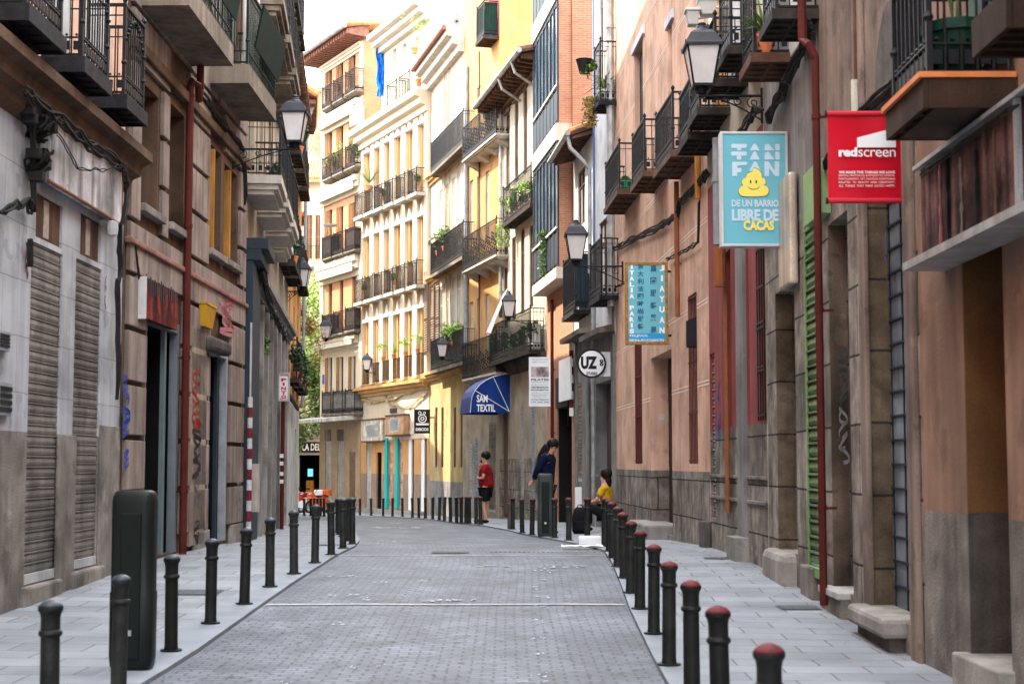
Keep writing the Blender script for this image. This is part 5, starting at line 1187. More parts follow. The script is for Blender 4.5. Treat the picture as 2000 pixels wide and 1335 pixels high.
# tiled roof house and bar at the end of the side street
b = Bld('tiled_house', 'white house with an orange clay tile roof seen through the gap beyond the left row', (-20, 101), (-12.4, 101), 20.3, 12)
f = b.f
for x in (604, 622):
    for a, c in ((420, 505),): r = b.hole(x - 6, x + 6, a, c, .2); b.window(r, .2, wood_tan, glass, 1); b.louvres(r, .02, wood_tan, 2)
b.wall([(20.3, 'wall', plaster_sun)], top=concrete)
for x in (610,): u, z = f.uz(x, 515, .5); b.balc(u - 1.2, u + 1.4, z - .2, z + 1.2, .6, .2, concrete_pale, iron_worn, 'iron', None, False, .15)
m = MB(); A_ = Vector((-20, 100.2, 20.1)); W_ = 7.8; 
m.hexa([(-20, 100.1, 20.0), (-12.2, 100.1, 20.0), (-12.2, 108, 25.2), (-20, 108, 25.2)], [(-20, 100.1, 20.2), (-12.2, 100.1, 20.2), (-12.2, 108, 25.4), (-20, 108, 25.4)]); rf = m.build('tiled_roof', roof_tile, b.root)
m = MB()
for i in range(34): x = -20 + 7.8 * i / 33; m.tube([(x, 100.05 + 7.9 * k / 12, 20.24 + 5.2 * k / 12 + (.06 if k % 2 else 0)) for k in range(13)], .1, 6)
m.build('roof_tiles', roof_tile, rf)
m = MB(); p = at(617, 318, 102.5); m.hexa([(p.x - .5, p.y, p.z), (p.x + .5, p.y, p.z), (p.x + .5, p.y + 1.4, p.z + .95), (p.x - .5, p.y + 1.4, p.z + .95)], [(p.x - .5, p.y - .05, p.z + .15), (p.x + .5, p.y - .05, p.z + .15), (p.x + .5, p.y + 1.4, p.z + 1.1), (p.x - .5, p.y + 1.4, p.z + 1.1)]); m.build('skylight', glass_blue, rf)
m = MB(); p = at(628, 180, 103); m.box(p.x - .35, p.x + .35, 103, 103.7, 22, p.z); m.box(p.x - .5, p.x + .5, 102.9, 103.8, p.z, p.z + .3); m.build('chimney', brick, rf)
b = Bld('bar_building', 'bar at the end of the side street with a black sign and dark open front', (-16, 94), (-11.2, 94), 8.5, 6)
f = b.f
r = b.hole(583, 626, 888, 992, .3); b.dark(r, .3, 2.5)
b.wall([(8.5, 'wall', plaster_cream)], top=concrete); b.molding(f.uz(605, 862)[1], f.uz(605, 838)[1], .6, m_=plaster_cream)
q = f.rc(578, 628, 863, 883); m = b.mb(); m.box(q[0], q[1], 0, .12, q[2], q[3]); s_ = b.P('sign_board', m, black_plain)
lettering('LA DEHESA', f.T(((q[0] + q[1]) / 2 + .45, .13, (q[2] + q[3]) / 2)), (1, 0, 0), (0, 0, 1), white_plain, b.root, w=2.6, h=.42, bold=.02) if 0 else lettering('LA DEL', Vector(at(608.5, 872.5, 93.86)), (1, 0, 0), (0, 0, 1), white_plain, s_, w=1.1, h=.42, bold=.02)
m = b.mb(); q = f.rc(598, 608, 915, 930); m.box(q[0], q[1], -.8, -.7, q[2], q[3]); s_ = b.P('lit_screen', m, mat('screen', (.10, .35, .45), .5, .3, 3, emit=.6))
m = b.mb(); q = f.rc(595, 610, 938, 962); m.box(q[0], q[1], -1, -.6, q[2], q[3]); b.P('cabinet', m, wood_orange)
# unseen block added across the square only to shade the street end
b = Bld('square_sun_blocker', 'unseen block added across the square to shade the street end', (-17, 70), (-17.4, 96), 17, 10)
b.wall([(17, 'wall', plaster_cream)])
# trees in the side street
def tree(x, y, h, rad, label, seed, lm, dx=0):
    z0 = gz(y); r = empty('tree', (x, y, z0), label, 'tree', 'trees in the side street'); rnd = random.Random(seed); m = MB()
    m.tube([(x, y, z0 - .1), (x + .1, y, z0 + h * .25), (x - .1, y + .1, z0 + h * .5), (x, y, z0 + h * .8)], [.22, .17, .13, .05], 8)
    cl = []
    for k in range(16):
        a = rnd.random() * 6.28; e = rnd.uniform(.45, .95); rr = rad * rnd.uniform(.3, .9) * (1 - abs(e - .55)); c = (x + dx + rr * cos(a), y + rr * sin(a), z0 + h * e); cl.append(c)
        m.tube([(x, y, z0 + h * min(e, .75) * .8), ((x + c[0]) / 2, (y + c[1]) / 2, z0 + h * e * .93), c], [.07, .05, .02], 5)
    m.build('trunk', wood_brown, r); m = MB()
    for k, c in enumerate(cl): leaves(m, c, (rad * .42, rad * .42, h * .11), 330, .12, seed * 31 + k)
    m.build('crown', lm, r)
tree(-13.3, 88, 13.0, 2.4, 'tall light green leafy tree in the gap beyond the left row', 3, leaf_light, 1.6)
tree(-13.0, 86, 8.5, 1.4, 'lower darker leafy tree in front of the tall one in the side street', 5, leaf_green, 1.4)
# ================================================================== STREET FURNITURE
def bollard_mesh(red, h=.75):
    m = MB(); k = h / .75
    m.lathe([(.085, 0), (.085, .012), (.056, .014), (.052, .05), (.050, .56 * k), (.058, .565 * k), (.064, .578 * k), (.058, .592 * k), (.051, .597 * k), (.051, .66 * k), (.056, .685 * k), (.066, .70 * k), (.066, .715 * k)], (0, 0, 0), 22); return m
def make_bollard(red):
    r = empty('bollard', (0, 0, 0), 'x', 'bollard'); a = bollard_mesh(red).build('post', bollard_paint, r, smooth=False)
    m = MB(); m.lathe([(.066, .7155), (.060, .728), (.045, .742), (.02, .752), (.004, .755)], (0, 0, 0), 16); c = m.build('cap', red_paint if red else cap_grey, r, smooth=True)
    for p in a.data.polygons: p.use_smooth = True
    a.data.set_sharp_from_angle(angle=R(28))
    return r
ordn = ['nearest', 'second', 'third', 'fourth', 'fifth', 'sixth', 'seventh', 'eighth', 'ninth', 'tenth', 'eleventh', 'twelfth', 'thirteenth', 'fourteenth', 'fifteenth', 'sixteenth', 'seventeenth', 'eighteenth', 'nineteenth', 'twentieth']
pg = make_bollard(False); pr_ = make_bollard(True); used = {False: False, True: False}
def put_bollard(x, y, red, label, group, s=1.0):
    src = pr_ if red else pg
    if not used[red]: o = src; used[red] = True
    else: o = copy_tree(src)
    rn_ = random.Random(int(x * 991 + y * 37)); o.location = (x, y, gz(y) + .034); o.rotation_euler = (rn_.uniform(-.022, .022), rn_.uniform(-.022, .022), rn_.random() * 6); o.scale = (s, s, s); o['label'] = label; o['group'] = group
    return o
def atd(px, Y): return ((px - CX) / FPX * Y * (cos(TH) ** -0) * 1.0 * (1 / (cos(TH) ** 0)), Y)
def bx_at(px, Y):
    # find py where ground sits at depth Y, then x
    r0 = ray(px, 1100); z = gz(Y); 
    py = 1100
    for _ in range(6):
        P = at(px, py, Y); py += (P.z - z) * FPX / Y
    return at(px, py, Y).x
LB = [(95, 8.24), (231, 10.1), (334, 12.2), (411, 13.9), (477, 15.4), (527, 17.0), (574, 18.5), (615, 20.1), (647, 21.7), (670, 23.4), (688, 25.2), (682, 27), (675, 28.6), (668, 30.4), (662, 32.3), (659, 34.3)]
for i, (px, Y) in enumerate(LB):
    put_bollard(bx_at(px, Y), Y, False, ['nearest', 'second', 'third', 'fourth', 'fifth', 'sixth', 'seventh', 'eighth', 'ninth', 'tenth', 'eleventh', 'twelfth', 'thirteenth', 'fourteenth', 'fifteenth', 'sixteenth'][i] + ' black bollard with a grey cap from the camera along the left kerb', 'grey-capped bollards along the left kerb')
RB = [(1506, 6.3), (1410, 7.9), (1352, 9.6), (1307, 11.4), (1277, 13.2), (1250, 15.0), (1232, 16.4), (1219, 18.0), (1206, 19.5), (1196, 21.0), (1190, 22.6), (1181, 24.1)]
for i, (px, Y) in enumerate(RB): put_bollard(bx_at(px, Y), Y, True, ordn[i].capitalize().lower() + ' red-capped bollard from the camera in the straight right kerb row', 'red-capped bollards along the right kerb')
for i, (px, h) in enumerate(((1147, 86), (1111, 82), (1083, 77), (1058, 73.5), (1039, 70), (1020, 66), (1001.5, 61))):
    Y = 2250 / h; put_bollard(bx_at(px, Y), Y, True, 'red-capped bollard on the bend around the grey control post, %s from the right' % ordn[i].replace('nearest', 'first'), 'red-capped bollards on the bend')
FB = [(939, 1024), (930, 1023), (917, 1022), (910, 1021.5), (901, 1021), (892, 1020.5), (880, 1019), (868, 1017), (858, 1015.5), (845, 1013.5), (831, 1011.7), (818, 1010.8), (805.6, 1010.2), (786, 1008.6), (766.5, 1007.8), (748, 1007), (725, 1006.3), (703, 1005.7)]
for i, (px, py) in enumerate(FB):
    p = ghit(px, py); put_bollard(p.x, p.y, i < 5, 'small distant bollard in the far curved row, %s from the man in red' % ordn[i].replace('nearest', 'first'), 'far bollards round the bend')
for i, px in enumerate((594, 607, 614, 620, 626, 633)):
    p = ghit(px, 1007 + i * .3); put_bollard(p.x, p.y, False, 'tiny far bollard in front of the parked motorbikes, %s from the left' % ordn[i].replace('nearest', 'first'), 'bollards before the motorbikes')
# low grey post without cap
m = MB(); p = ghit(995, 1033); r_ = empty('short_post', p, 'plain short grey post without a cap at the start of the bend row', 'post'); m.lathe([(.05, 0), (.05, .6), (.03, .62)], tuple(p), 10); m.build('post', granite_dark, r_)
# ---- control posts (rounded cabinets)
def control_post(px, Y, label, h=1.27, cm=None):
    x = bx_at(px, Y); z = gz(Y) + .03; r = empty('control_post', (x, Y, z), label, 'control post', 'rounded grey-green control posts')
    W, D = .155, .11
    m = MB(); N = 28
    def ring(w_, d_, z_):
        return [(x + w_ * (abs(cos(t)) ** .45) * (1 if cos(t) >= 0 else -1), Y + d_ * (abs(sin(t)) ** .45) * (1 if sin(t) >= 0 else -1), z + z_) for t in [2 * pi * i / N for i in range(N)]]
    prof = [(.86, .0), (.97, .03), (1.02, .10), (1.03, .55), (.985, .56), (1.0, h * .75), (1.0, h - .09), (.97, h - .045), (.88, h - .012), (.7, h)]
    vs = []
    for s_, zz in prof: vs += ring(W * s_, D * s_, zz)
    fs = [(j * N + i, j * N + (i + 1) % N, (j + 1) * N + (i + 1) % N, (j + 1) * N + i) for j in range(len(prof) - 1) for i in range(N)] + [tuple((len(prof) - 1) * N + i for i in range(N))]
    m.add(vs, fs); m.build('casing', cm or mat('post_green', (.011, .014, .0125), .38, .15, 4, bump=.05), r, smooth=True)
    m = MB(); m.box(x - .075, x + .075, Y - D - .014, Y - D + .02, z + .08, z + h - .16); m.build('front_panel', mat('post_green2', (.008, .011, .0095), .4, .15, 4, bump=.05), r, bevel=.01)
    m = MB(); m.box(x - .02, x + .02, Y - D - .03, Y - D - .015, z + .25, z + .29); m.build('lock', steel, r)
    return r
control_post(258, 11.2, 'tall rounded dark green control post standing on the left pavement', 1.28)
control_post(1065, 30.6, 'rounded grey-green control post on the bend in front of the woman', 1.24, mat('post_grey_green', (.035, .043, .040), .4, .15, 4, bump=.05))
# ---- lanterns
glass_lamp = mat('frosted_glass', (.55, .52, .50), .35, .06, 6, bump=.05)
def lantern(x, y, z, wdt, armvec, label, wall_pt=None):
    """x,y,z = centre of the lantern's roof rim"""
    r = empty('street_lamp', (x, y, z), label, 'street lamp', 'wall-mounted street lanterns'); s = wdt / 2; c = (x, y, z)
    m = MB(); gh = wdt * 1.02
    m.lathe([(s * .52 * 1.414, -gh), (s * .86 * 1.414, -.02)], c, 4); g = m.build('glass', glass_lamp, r)
    m = MB()
    for k in range(4):
        a = pi / 4 + k * pi / 2; m.tube([(x + s * .525 * 1.414 * cos(a), y + s * .525 * 1.414 * sin(a), z - gh - .01), (x + s * .87 * 1.414 * cos(a), y + s * .87 * 1.414 * sin(a), z)], wdt * .028, 5)
    m.lathe([(s * .56 * 1.414, -gh - .035), (s * .56 * 1.414, -gh - .005)], c, 4); m.lathe([(s * .2, -gh - .12), (s * .3, -gh - .06), (s * .3, -gh - .036)], c, 8); m.build('frame', iron, r)
    m = MB(); m.lathe([(s * 1.0 * 1.414, -.02), (s * 1.02 * 1.414, .01), (s * .96 * 1.414, .03), (s * .66 * 1.414, wdt * .34), (s * .42 * 1.414, wdt * .44)], c, 4)
    m.lathe([(s * .46, wdt * .44), (s * .34, wdt * .50), (s * .30, wdt * .56), (s * .20, wdt * .60), (s * .26, wdt * .63), (s * .22, wdt * .66), (.01, wdt * .70)], c, 12); 
    for k in range(4): a = pi / 4 + k * pi / 2; m.lathe([(.006, 0), (.012, .02), (.002, .05)], (x + s * 1.4 * cos(a), y + s * 1.4 * sin(a), z + .0), 5)
    m.build('hood', mat('hood_iron', (.03, .032, .038), .45, .2, 5, bump=.05), r)
    A = Vector(wall_pt); zb_ = z - gh - wdt * .30; p0 = Vector((x, y, zb_)); p1 = Vector((A.x, A.y, zb_)); d = (p1 - p0); L = d.length; d.normalize(); up = Vector((0, 0, 1)); k = wdt / .56
    m = MB(); m.tube([p0 - d * .06 * k, p1], .02 * k, 6); m.tube([p0, p0 + up * (z - gh - zb_)], .022 * k, 6); m.tube([p1 - up * .42 * k, p1 + up * .12 * k], .022 * k, 6)
    def sp(c_, r0, turns, sgn, st):
        return [c_ + (d * cos(st + sgn * t) + up * sin(st + sgn * t)) * r0 * (1 - .8 * t / (turns * 2 * pi)) for t in [turns * 2 * pi * i / 18 for i in range(19)]]
    m.tube([p1 - up * .38 * k] + [p1 - d * L * t - up * (.38 * k * (1 - t) ** 1.6) for t in (.15, .3, .45, .6, .75)] + [p0 + d * .15 * L], .013 * k, 5)
    for t, rr in ((.85, .10), (.6, .075), (.4, .055)): m.tube(sp(p0 + d * L * t - up * rr * 1.1 * k, rr * k, 1.4, 1 if t > .5 else -1, 1.5), .010 * k, 5)
    for sg_ in (-1, 1): m.tube([p0 + up * .01, p0 + d * .09 * k * sg_ + up * .05 * k, p0 + d * .1 * k * sg_ + up * .15 * k, p0 + d * .05 * k * sg_ + up * .26 * k], .010 * k, 5)
    m.build('bracket', iron, r)
    return r
def lamp_px(px, pyrim, Y, wpx, label, pxw, wx=None):
    p = at(px, pyrim, Y); wd = wpx / FPX * Y; W_ = Vector(((pxw - CX) / FPX * Y, Y, 0)) if wx is None else Vector((wx, Y, 0))
    lantern(p.x, p.y, p.z, wd, None, label, W_)
lamp_px(576, 222, 25.8, 54, 'large black lantern with frosted glass bracketed off the left wall, nearest on the left', 478, -4.74)
lamp_px(591, 526, 42, 33, 'second lantern on the left, bracketed beside the dark planted balcony', 545, -6.2)
lamp_px(637, 636, 60, 23, 'small lantern hanging in the gap in front of the brick corner building', 590, -8.3)
lamp_px(1371, 93, 19.0, 74, 'biggest lantern, black with frosted glass on a scrolled arm above the turquoise sign', 1500, 3.14)
lamp_px(1125, 460, 34.5, 46, 'lantern on the right by the blue striped house, above the round sign', 1198, 2.5)
lamp_px(994, 588, 48.5, 29, 'lantern in front of the cream building balcony with flowers', 1048, 1.0)
lamp_px(864, 672, 60, 23, 'lantern before the dark balcony of the pale cream building', 900, -1.75)
lamp_px(717, 702, 75, 19, 'farthest lantern, on the front of the sunlit white building', 752, -6.2)
# floodlights above the biggest lantern
for i, (px, py) in enumerate(((1382, 14), (1352, 34))):
    p = at(px, py, 21); r_ = empty('floodlight', p, ('white floodlight box above the biggest lantern, the upper one', 'white floodlight box above the biggest lantern, the lower left one')[i], 'floodlight'); m = MB(); a = .13 if i == 0 else .09
    m.hexa([(p.x - a * .7, p.y - .08, p.z - .12), (p.x + a * .7, p.y - .08, p.z - .12), (p.x + a * .7, p.y + .1, p.z - .12), (p.x - a * .7, p.y + .1, p.z - .12)], [(p.x - a, p.y - .13, p.z + .06), (p.x + a, p.y - .13, p.z + .06), (p.x + a, p.y + .1, p.z + .06), (p.x - a, p.y + .1, p.z + .06)]); m.box(p.x - a - .02, p.x + a + .02, p.y - .15, p.y + .1, p.z + .061, p.z + .10); m.build('housing', frame_white, r_, bevel=.008); m = MB(); m.tube([p + Vector((0, .1, 0)), p + Vector((.3, .3, .1)), p + Vector((.75, .5, .1))], .02, 6); m.build('arm', frame_white, r_)
# ---- signs
def facing_sign(px0, px1, yt, yb, Y, name, label, mt, fm=None, fw=.02, thick=.08, cat='sign', group=None):
    p = at(px0, yb, Y); q = at(px1, yt, Y); r = empty(name, ((p.x + q.x) / 2, Y, p.z), label, cat, group)
    m = MB(); m.box(p.x + fw, q.x - fw, Y - .0, Y + thick, p.z + fw, q.z - fw); m.build('panel', mt, r)
    if fm:
        m = MB(); m.box(p.x, p.x + fw, Y - .012, Y + thick + .01, p.z, q.z); m.box(q.x - fw, q.x, Y - .012, Y + thick + .01, p.z, q.z); m.box(p.x + fw, q.x - fw, Y - .012, Y + thick + .01, p.z, p.z + fw); m.box(p.x + fw, q.x - fw, Y - .012, Y + thick + .01, q.z - fw, q.z); m.build('frame', fm, r, bevel=.004)
    return r, p, q
X3 = (1, 0, 0); Z3 = (0, 0, 1)
def txt(r, s, px, py, Y, w=None, h=None, mt=None, bold=.0, **k):
    """px,py picture position of the centre; w,h in picture pixels"""
    p = at(px, py, Y - .004); return lettering(s, p, X3, Z3, mt, r, w=w / FPX * Y if w else None, h=h / FPX * Y if h else None, bold=bold, **k)
# turquoise sign
sky_blue = mat('sign_turquoise', (.14, .42, .50), .35, .04, 2, bump=0); pale_ink = mat('ink_pale', (.48, .62, .70), .4, .03, bump=0); yel = mat('sign_yellow', (.78, .68, .14), .4, .03, bump=0); dk = mat('ink_outline', (.06, .05, .02), .5, .03, bump=0)
Y = 17.2; r, p, q = facing_sign(1409, 1538, 257, 481, Y, 'hanging_sign', 'turquoise light-box sign with pale block letters over a yellow smiling swirl', sky_blue, frame_white, .028, .16)
def quadpx(m, pts, Y): m.add([at(x, y, Y) for x, y in pts], [tuple(range(len(pts)))], raw=True)
m = MB()
def rr_(m, x0, x1, y0, y1, Y): quadpx(m, [(x0 + 2, y0), (x1 - 2, y0), (x1, y0 + 2), (x1, y1 - 2), (x1 - 2, y1), (x0 + 2, y1), (x0, y1 - 2), (x0, y0 + 2)], Y)
ys_ = Y - .005
for (yt, yb) in ((281, 294), (296, 312)):
    rr_(m, 1428, 1459, yt, yt + 8, ys_); rr_(m, 1439, 1448, yt + 8, yb, ys_)
    quadpx(m, [(1472, yt), (1476, yt), (1484, yb), (1464, yb)], ys_)
    quadpx(m, [(1494, yt + 2), (1501, yt), (1512, yb - 1), (1512, yb), (1493, yb)], ys_); rr_(m, 1514, 1523, yt, yb, ys_)
for pts in ([(1430, 316), (1459, 316), (1459, 322), (1440, 324), (1440, 328), (1448, 328), (1448, 336), (1440, 337), (1440, 344), (1430, 344)], [(1473, 315), (1477, 315), (1486, 334), (1463, 334)], [(1493, 315), (1501, 315), (1513, 334), (1513, 315), (1522, 315), (1522, 344), (1514, 344), (1502, 328), (1502, 344), (1493, 344)]): quadpx(m, pts, ys_)
m.build('lettering', pale_ink, r)
def blob(cx, cy, sc_, grow):
    P = [(0, -30), (8, -28), (16, -20), (17, -11), (23, -9), (25, 0), (22, 5), (29, 9), (31, 18), (25, 26), (8, 28), (-10, 28), (-26, 26), (-31, 17), (-28, 9), (-22, 5), (-25, -2), (-21, -9), (-16, -11), (-13, -19), (-2, -24)]
    # smooth
    Q = []
    n = len(P)
    for i in range(n):
        a, b_, c_, d_ = P[i - 1], P[i], P[(i + 1) % n], P[(i + 2) % n]
        for t in (0, .33, .66):
            Q.append(tuple(.5 * ((2 * b_[k]) + (-a[k] + c_[k]) * t + (2 * a[k] - 5 * b_[k] + 4 * c_[k] - d_[k]) * t * t + (-a[k] + 3 * b_[k] - 3 * c_[k] + d_[k]) * t ** 3) for k in (0, 1)))
    return [(cx + x * sc_ * grow, cy + y * sc_ * grow) for x, y in Q]
m = MB(); quadpx(m, blob(1472, 357, .95, 1.035), Y - .006); m.build('emblem_outline', dk, r)
m = MB(); quadpx(m, blob(1472, 357, .95, 1.0), Y - .009); m.build('emblem', yel, r)
m = MB()
for ex in (1466, 1477): quadpx(m, [(ex + 1.6 * cos(t), 355 + 3.6 * sin(t)) for t in [6.283 * i / 12 for i in range(12)]], Y - .012)
for i in range(10):
    a0 = .35 + (pi - .7) * i / 10; a1 = .35 + (pi - .7) * (i + 1) / 10; quadpx(m, [(1472 + 12 * cos(a0), 361 + 8 * sin(a0)), (1472 + 12 * cos(a1), 361 + 8 * sin(a1)), (1472 + 12.6 * cos(a1), 361 + 9.4 * sin(a1)), (1472 + 12.6 * cos(a0), 361 + 9.4 * sin(a0))], Y - .012)
m.build('emblem_face', dk, r)
txt(r, 'DE UN BARRIO', 1475, 397, Y, 93, 14, pale_ink, .03, spacing=.95); txt(r, 'LIBRE DE', 1475, 420, Y, 92, 23, pale_ink, .045, spacing=.95)
o = txt(r, 'CACAS', 1482, 440, Y - .006, 60, 20, yel, .05)
m = MB(); 
for y in (292, 447): a = at(1538, y, Y + .08); m.tube([a, (3.15, Y + .08, a.z)], .018, 8)
m.build('arm', steel, r)
# red banner
red_vinyl = mat('red_vinyl', (.52, .008, .022), .35, .05, 2, bump=0); wht = white_plain
Y = 12.2; a = at(1618, 392, Y); c = at(1768, 222, Y); r = empty('hanging_banner', ((a.x + c.x) / 2, Y, a.z), 'red fabric banner with a white wedge and small lettering hung between two rods', 'banner')
m = MB(); N = 16; vs = []
for j in range(9):
    for i in range(N + 1): t = i / N; vs.append((a.x + (c.x - a.x) * t, Y + .012 * sin(t * 7 + j * .8) * (1 if 0 < j < 8 else 0), a.z + (c.z - a.z) * j / 8))
m.add(vs, [(j * (N + 1) + i, j * (N + 1) + i + 1, (j + 1) * (N + 1) + i + 1, (j + 1) * (N + 1) + i) for j in range(8) for i in range(N)]); m.build('fabric', red_vinyl, r, smooth=True)
m = MB()
for z in (a.z, c.z): m.tube([(a.x - .01, Y, z), (c.x + .02, Y, z)], .022, 10)
m.build('hem_rod', mat('red_hem', (.55, .03, .05), .3, .05, 2, bump=0), r, smooth=False)
m = MB()
for z in (a.z, c.z): m.tube([(c.x + .02, Y, z), (3.12, Y, z)], .02, 8); m.tube([(a.x - .02, Y, z), (a.x - .005, Y, z)], .028, 8)
m.build('rod', iron, r)
Yt = Y - .02; m = MB(); quadpx(m, [(1674, 269), (1750, 249), (1750, 288), (1674, 288)], Yt); m.build('wedge_mark', wht, r)
txt(r, 'red', 1656, 297, Yt, 37, 19, wht, .05, spacing=.92); txt(r, 'screen', 1712.5, 299.5, Yt, 74, 14, wht, .0, spacing=.92)
for i, s_ in enumerate(('WE MAKE THE THINGS WE LOVE', 'DESIGN, PROTOCOL & ETIQUETTE, CINEMA,', 'PHOTOGRAPHY, ART, FASHION, EVERYTHING', 'RELATED  TO  BEAUTY  AND  CREATIVITY,', 'ALL  THINGS  THAT  MAKE  US/YOU  HAPPY.')): txt(r, s_, 1693, 336.5 + i * 6.6, Yt, 111, 4.4 if i else 5.4, wht, .03 if i == 0 else .0)
# chinese wholesale sign
Y = 27.4; r, p, q = facing_sign(1222, 1304, 512, 672, Y, 'hanging_sign', 'blue sign in a gilt wooden frame with columns of Chinese characters', sky_blue, mat('gilt_wood', (.30, .15, .03), .5, .4, 20), .05, .14)
for i, s_ in enumerate('ITALIA PARIS'):
    if s_ != ' ': txt(r, s_, 1234, 521 + i * 11.4, Y, 9 if s_ != 'I' else 4, 9, white_plain, .05)
for i, s_ in enumerate('JIAYUAN'): txt(r, s_, 1293, 523 + i * 20.3, Y, 10 if s_ != 'I' else 4, 12, white_plain, .05)
ink_navy = mat('ink_navy', (.03, .12, .22), .5, .05, bump=0)
for i, s_ in enumerate('意大利法國時尚服裝'): txt(r, s_, 1251, 520 + i * 14.6, Y, 12, 11, ink_navy, .025)
for i, s_ in enumerate('嘉園服裝貿易'): txt(r, s_, 1276, 524 + i * 24, Y, 12, 13, ink_navy, .025)
m = MB(); quadpx(m, [(1227, 651), (1299, 651), (1299, 668), (1227, 668)], Y - .003); m.build('bottom_band', mat('band_blue', (.02, .28, .55), .4, .05, bump=0), r)
txt(r, 'TELJFAX:', 1247, 656, Y - .002, 38, 6, pale_ink, .04); txt(r, '0034-915288570', 1263, 664.5, Y - .002, 68, 6, pale_ink, .04)
m = MB(); 
for y in (530, 655): a = at(1304, y, Y + .06); m.box(a.x, 2.86, Y + .05, Y + .09, a.z - .02, a.z + .02)
m.build('arm', iron, r)
# round sign
Y = 36.5; c = at(1155.5, 709.5, Y); r = empty('round_sign', c, 'round white sign with a thick black ring and bold black letters', 'sign')
m = MB(); R0 = 28.5 / FPX * Y
def disc(m, rad, y0, y1, n=40): m.add([(c.x + rad * cos(t), y, c.z + rad * sin(t)) for y in (y0, y1) for t in [6.283185 * i / n for i in range(n)]], [tuple(range(n)), tuple(range(2 * n - 1, n - 1, -1))] + [(i, (i + 1) % n, n + (i + 1) % n, n + i) for i in range(n)], raw=True)
disc(m, R0, Y, Y + .07); m.build('disc', black_plain, r); m = MB(); disc(m, R0 * .87, Y - .006, Y - .001); m.build('face', white_plain, r)
m = MB(); a = at(1158, 735, Y + .09); b_ = at(1192, 687, Y + .09); m.box(a.x, b_.x, Y + .08, Y + .11, a.z, b_.z); m.build('plate', white_paint, r)
txt(r, 'UZ', 1150.5, 708, Y - .008, 32, 25, black_plain, .06, spacing=1.05); txt(r, 'STUDIO', 1156, 729, Y - .008, 21, 6, black_plain, .04)
p_ = at(1175, 708, Y - .012); lettering('oo', p_, (0, 0, 1), (-1, 0, 0), black_plain, r, w=13 / FPX * Y, h=8 / FPX * Y, bold=.05)
m = MB(); a = at(1190, 710, Y + .1); m.tube([a, (2.45, Y + .1, a.z)], .02, 6); m.build('arm', steel, r)
# pilates banner
Y = 43.5; r, p, q = facing_sign(1033, 1075, 697, 793, Y, 'hanging_banner', 'white vertical banner with a photo and dark lettering beside a red pipe', white_paint, mat('white_rod', (.8, .8, .8), .4), .012, .03, 'banner')
m = MB(); quadpx(m, [(1037, 716), (1072, 716), (1072, 736), (1037, 736)], Y - .004); m.build('photo', mat('photo_rose', (.36, .28, .28), .5, .7, 5, bump=0), r)
for i, (s_, y, h_, w_, bd) in enumerate((('CENTRO DE ESTUDIOS', 702, 2, 33, 0), ('CUERPO Y MOVIMIENTO', 707, 2, 30, 0), ('PILATES', 741, 4.2, 35, .05), ('ENTRENAMIENTO', 746, 1.8, 33, 0), ('PILATES TERAPEUTICO', 751, 1.8, 33, 0), ('OSTEOPATA', 756, 3.6, 35, .05), ('MASAJISTA', 761.5, 3.6, 35, .05), ('FISIOTERAPIA Y MASAJE', 767, 1.6, 33, 0), ('EMBARAZO POSTPARTO', 770.5, 1.6, 32, 0), ('ESPALDA SANA', 774, 1.6, 26, 0), ('CITA PREVIA', 780, 2.8, 35, .02), ('647 540 508', 785, 2.6, 35, .02))): txt(r, s_, 1054.5, y, Y - .002, w_, h_, ink_grey, bd)
# awning SAM TEXTIL
blue_cv = mat('blue_canvas', (.006, .032, .17), .55, .12, 3, .08, bump=.08)
f5 = Fac((1.08, 48.05), (-.46, 55.65)); zt = f5.uz(996, 729)[1]; zb_ = f5.uz(996, 806)[1]
u0 = f5.uz(996, 770)[0]; r = empty('awning', f5.T((u0, 0, zb_)), 'royal blue quarter-dome shop awning with white piping and white lettering', 'awning'); m = MB(f5.T)
dep = .0
a0 = f5.uz(996, 770, 0)[0]; Yb = f5.T((a0, 0, 0)).y
E_ = 1.38
prof = [(0, zt)] + [(E_ * sin(t) * 1.0, zt - .02 - (zt - zb_ - .35) * (1 - cos(t))) for t in [pi / 2 * i / 7 for i in range(1, 8)]] + [(E_ + .03, zb_)]
n = len(prof); W_ = 2.2
vs = [(a0, o, z) for o, z in prof] + [(a0 + W_, o, z) for o, z in prof]
m.add(vs, [(i, i + 1, n + i + 1, n + i) for i in range(n - 1)]); m.add([(a0, 0, zb_)] + [(a0, o, z) for o, z in prof], [tuple(range(n + 1))]); m.add([(a0 + W_, 0, zb_)] + [(a0 + W_, o, z) for o, z in prof], [tuple(range(n + 1))]); m.build('canvas', blue_cv, r)
m = MB(f5.T); A0 = (a0 - .01, .02, zb_ + .05)
for k in (2, 5): o, z = prof[k]; m.tube([A0, (a0 - .012, o, z)], .012, 5)
m.tube([(a0 - .012, o, z) for o, z in prof], .010, 5); m.build('piping', white_plain, r)
s5 = -f5.n
pc = f5.T((a0 - .014, E_ * .62, zb_ + (zt - zb_) * .24)); right = -f5.n
lettering('SAM\nTEXTIL', pc, right, Z3, white_plain, r, w=.66, h=.58, bold=.025, ax='LEFT', line=.95)
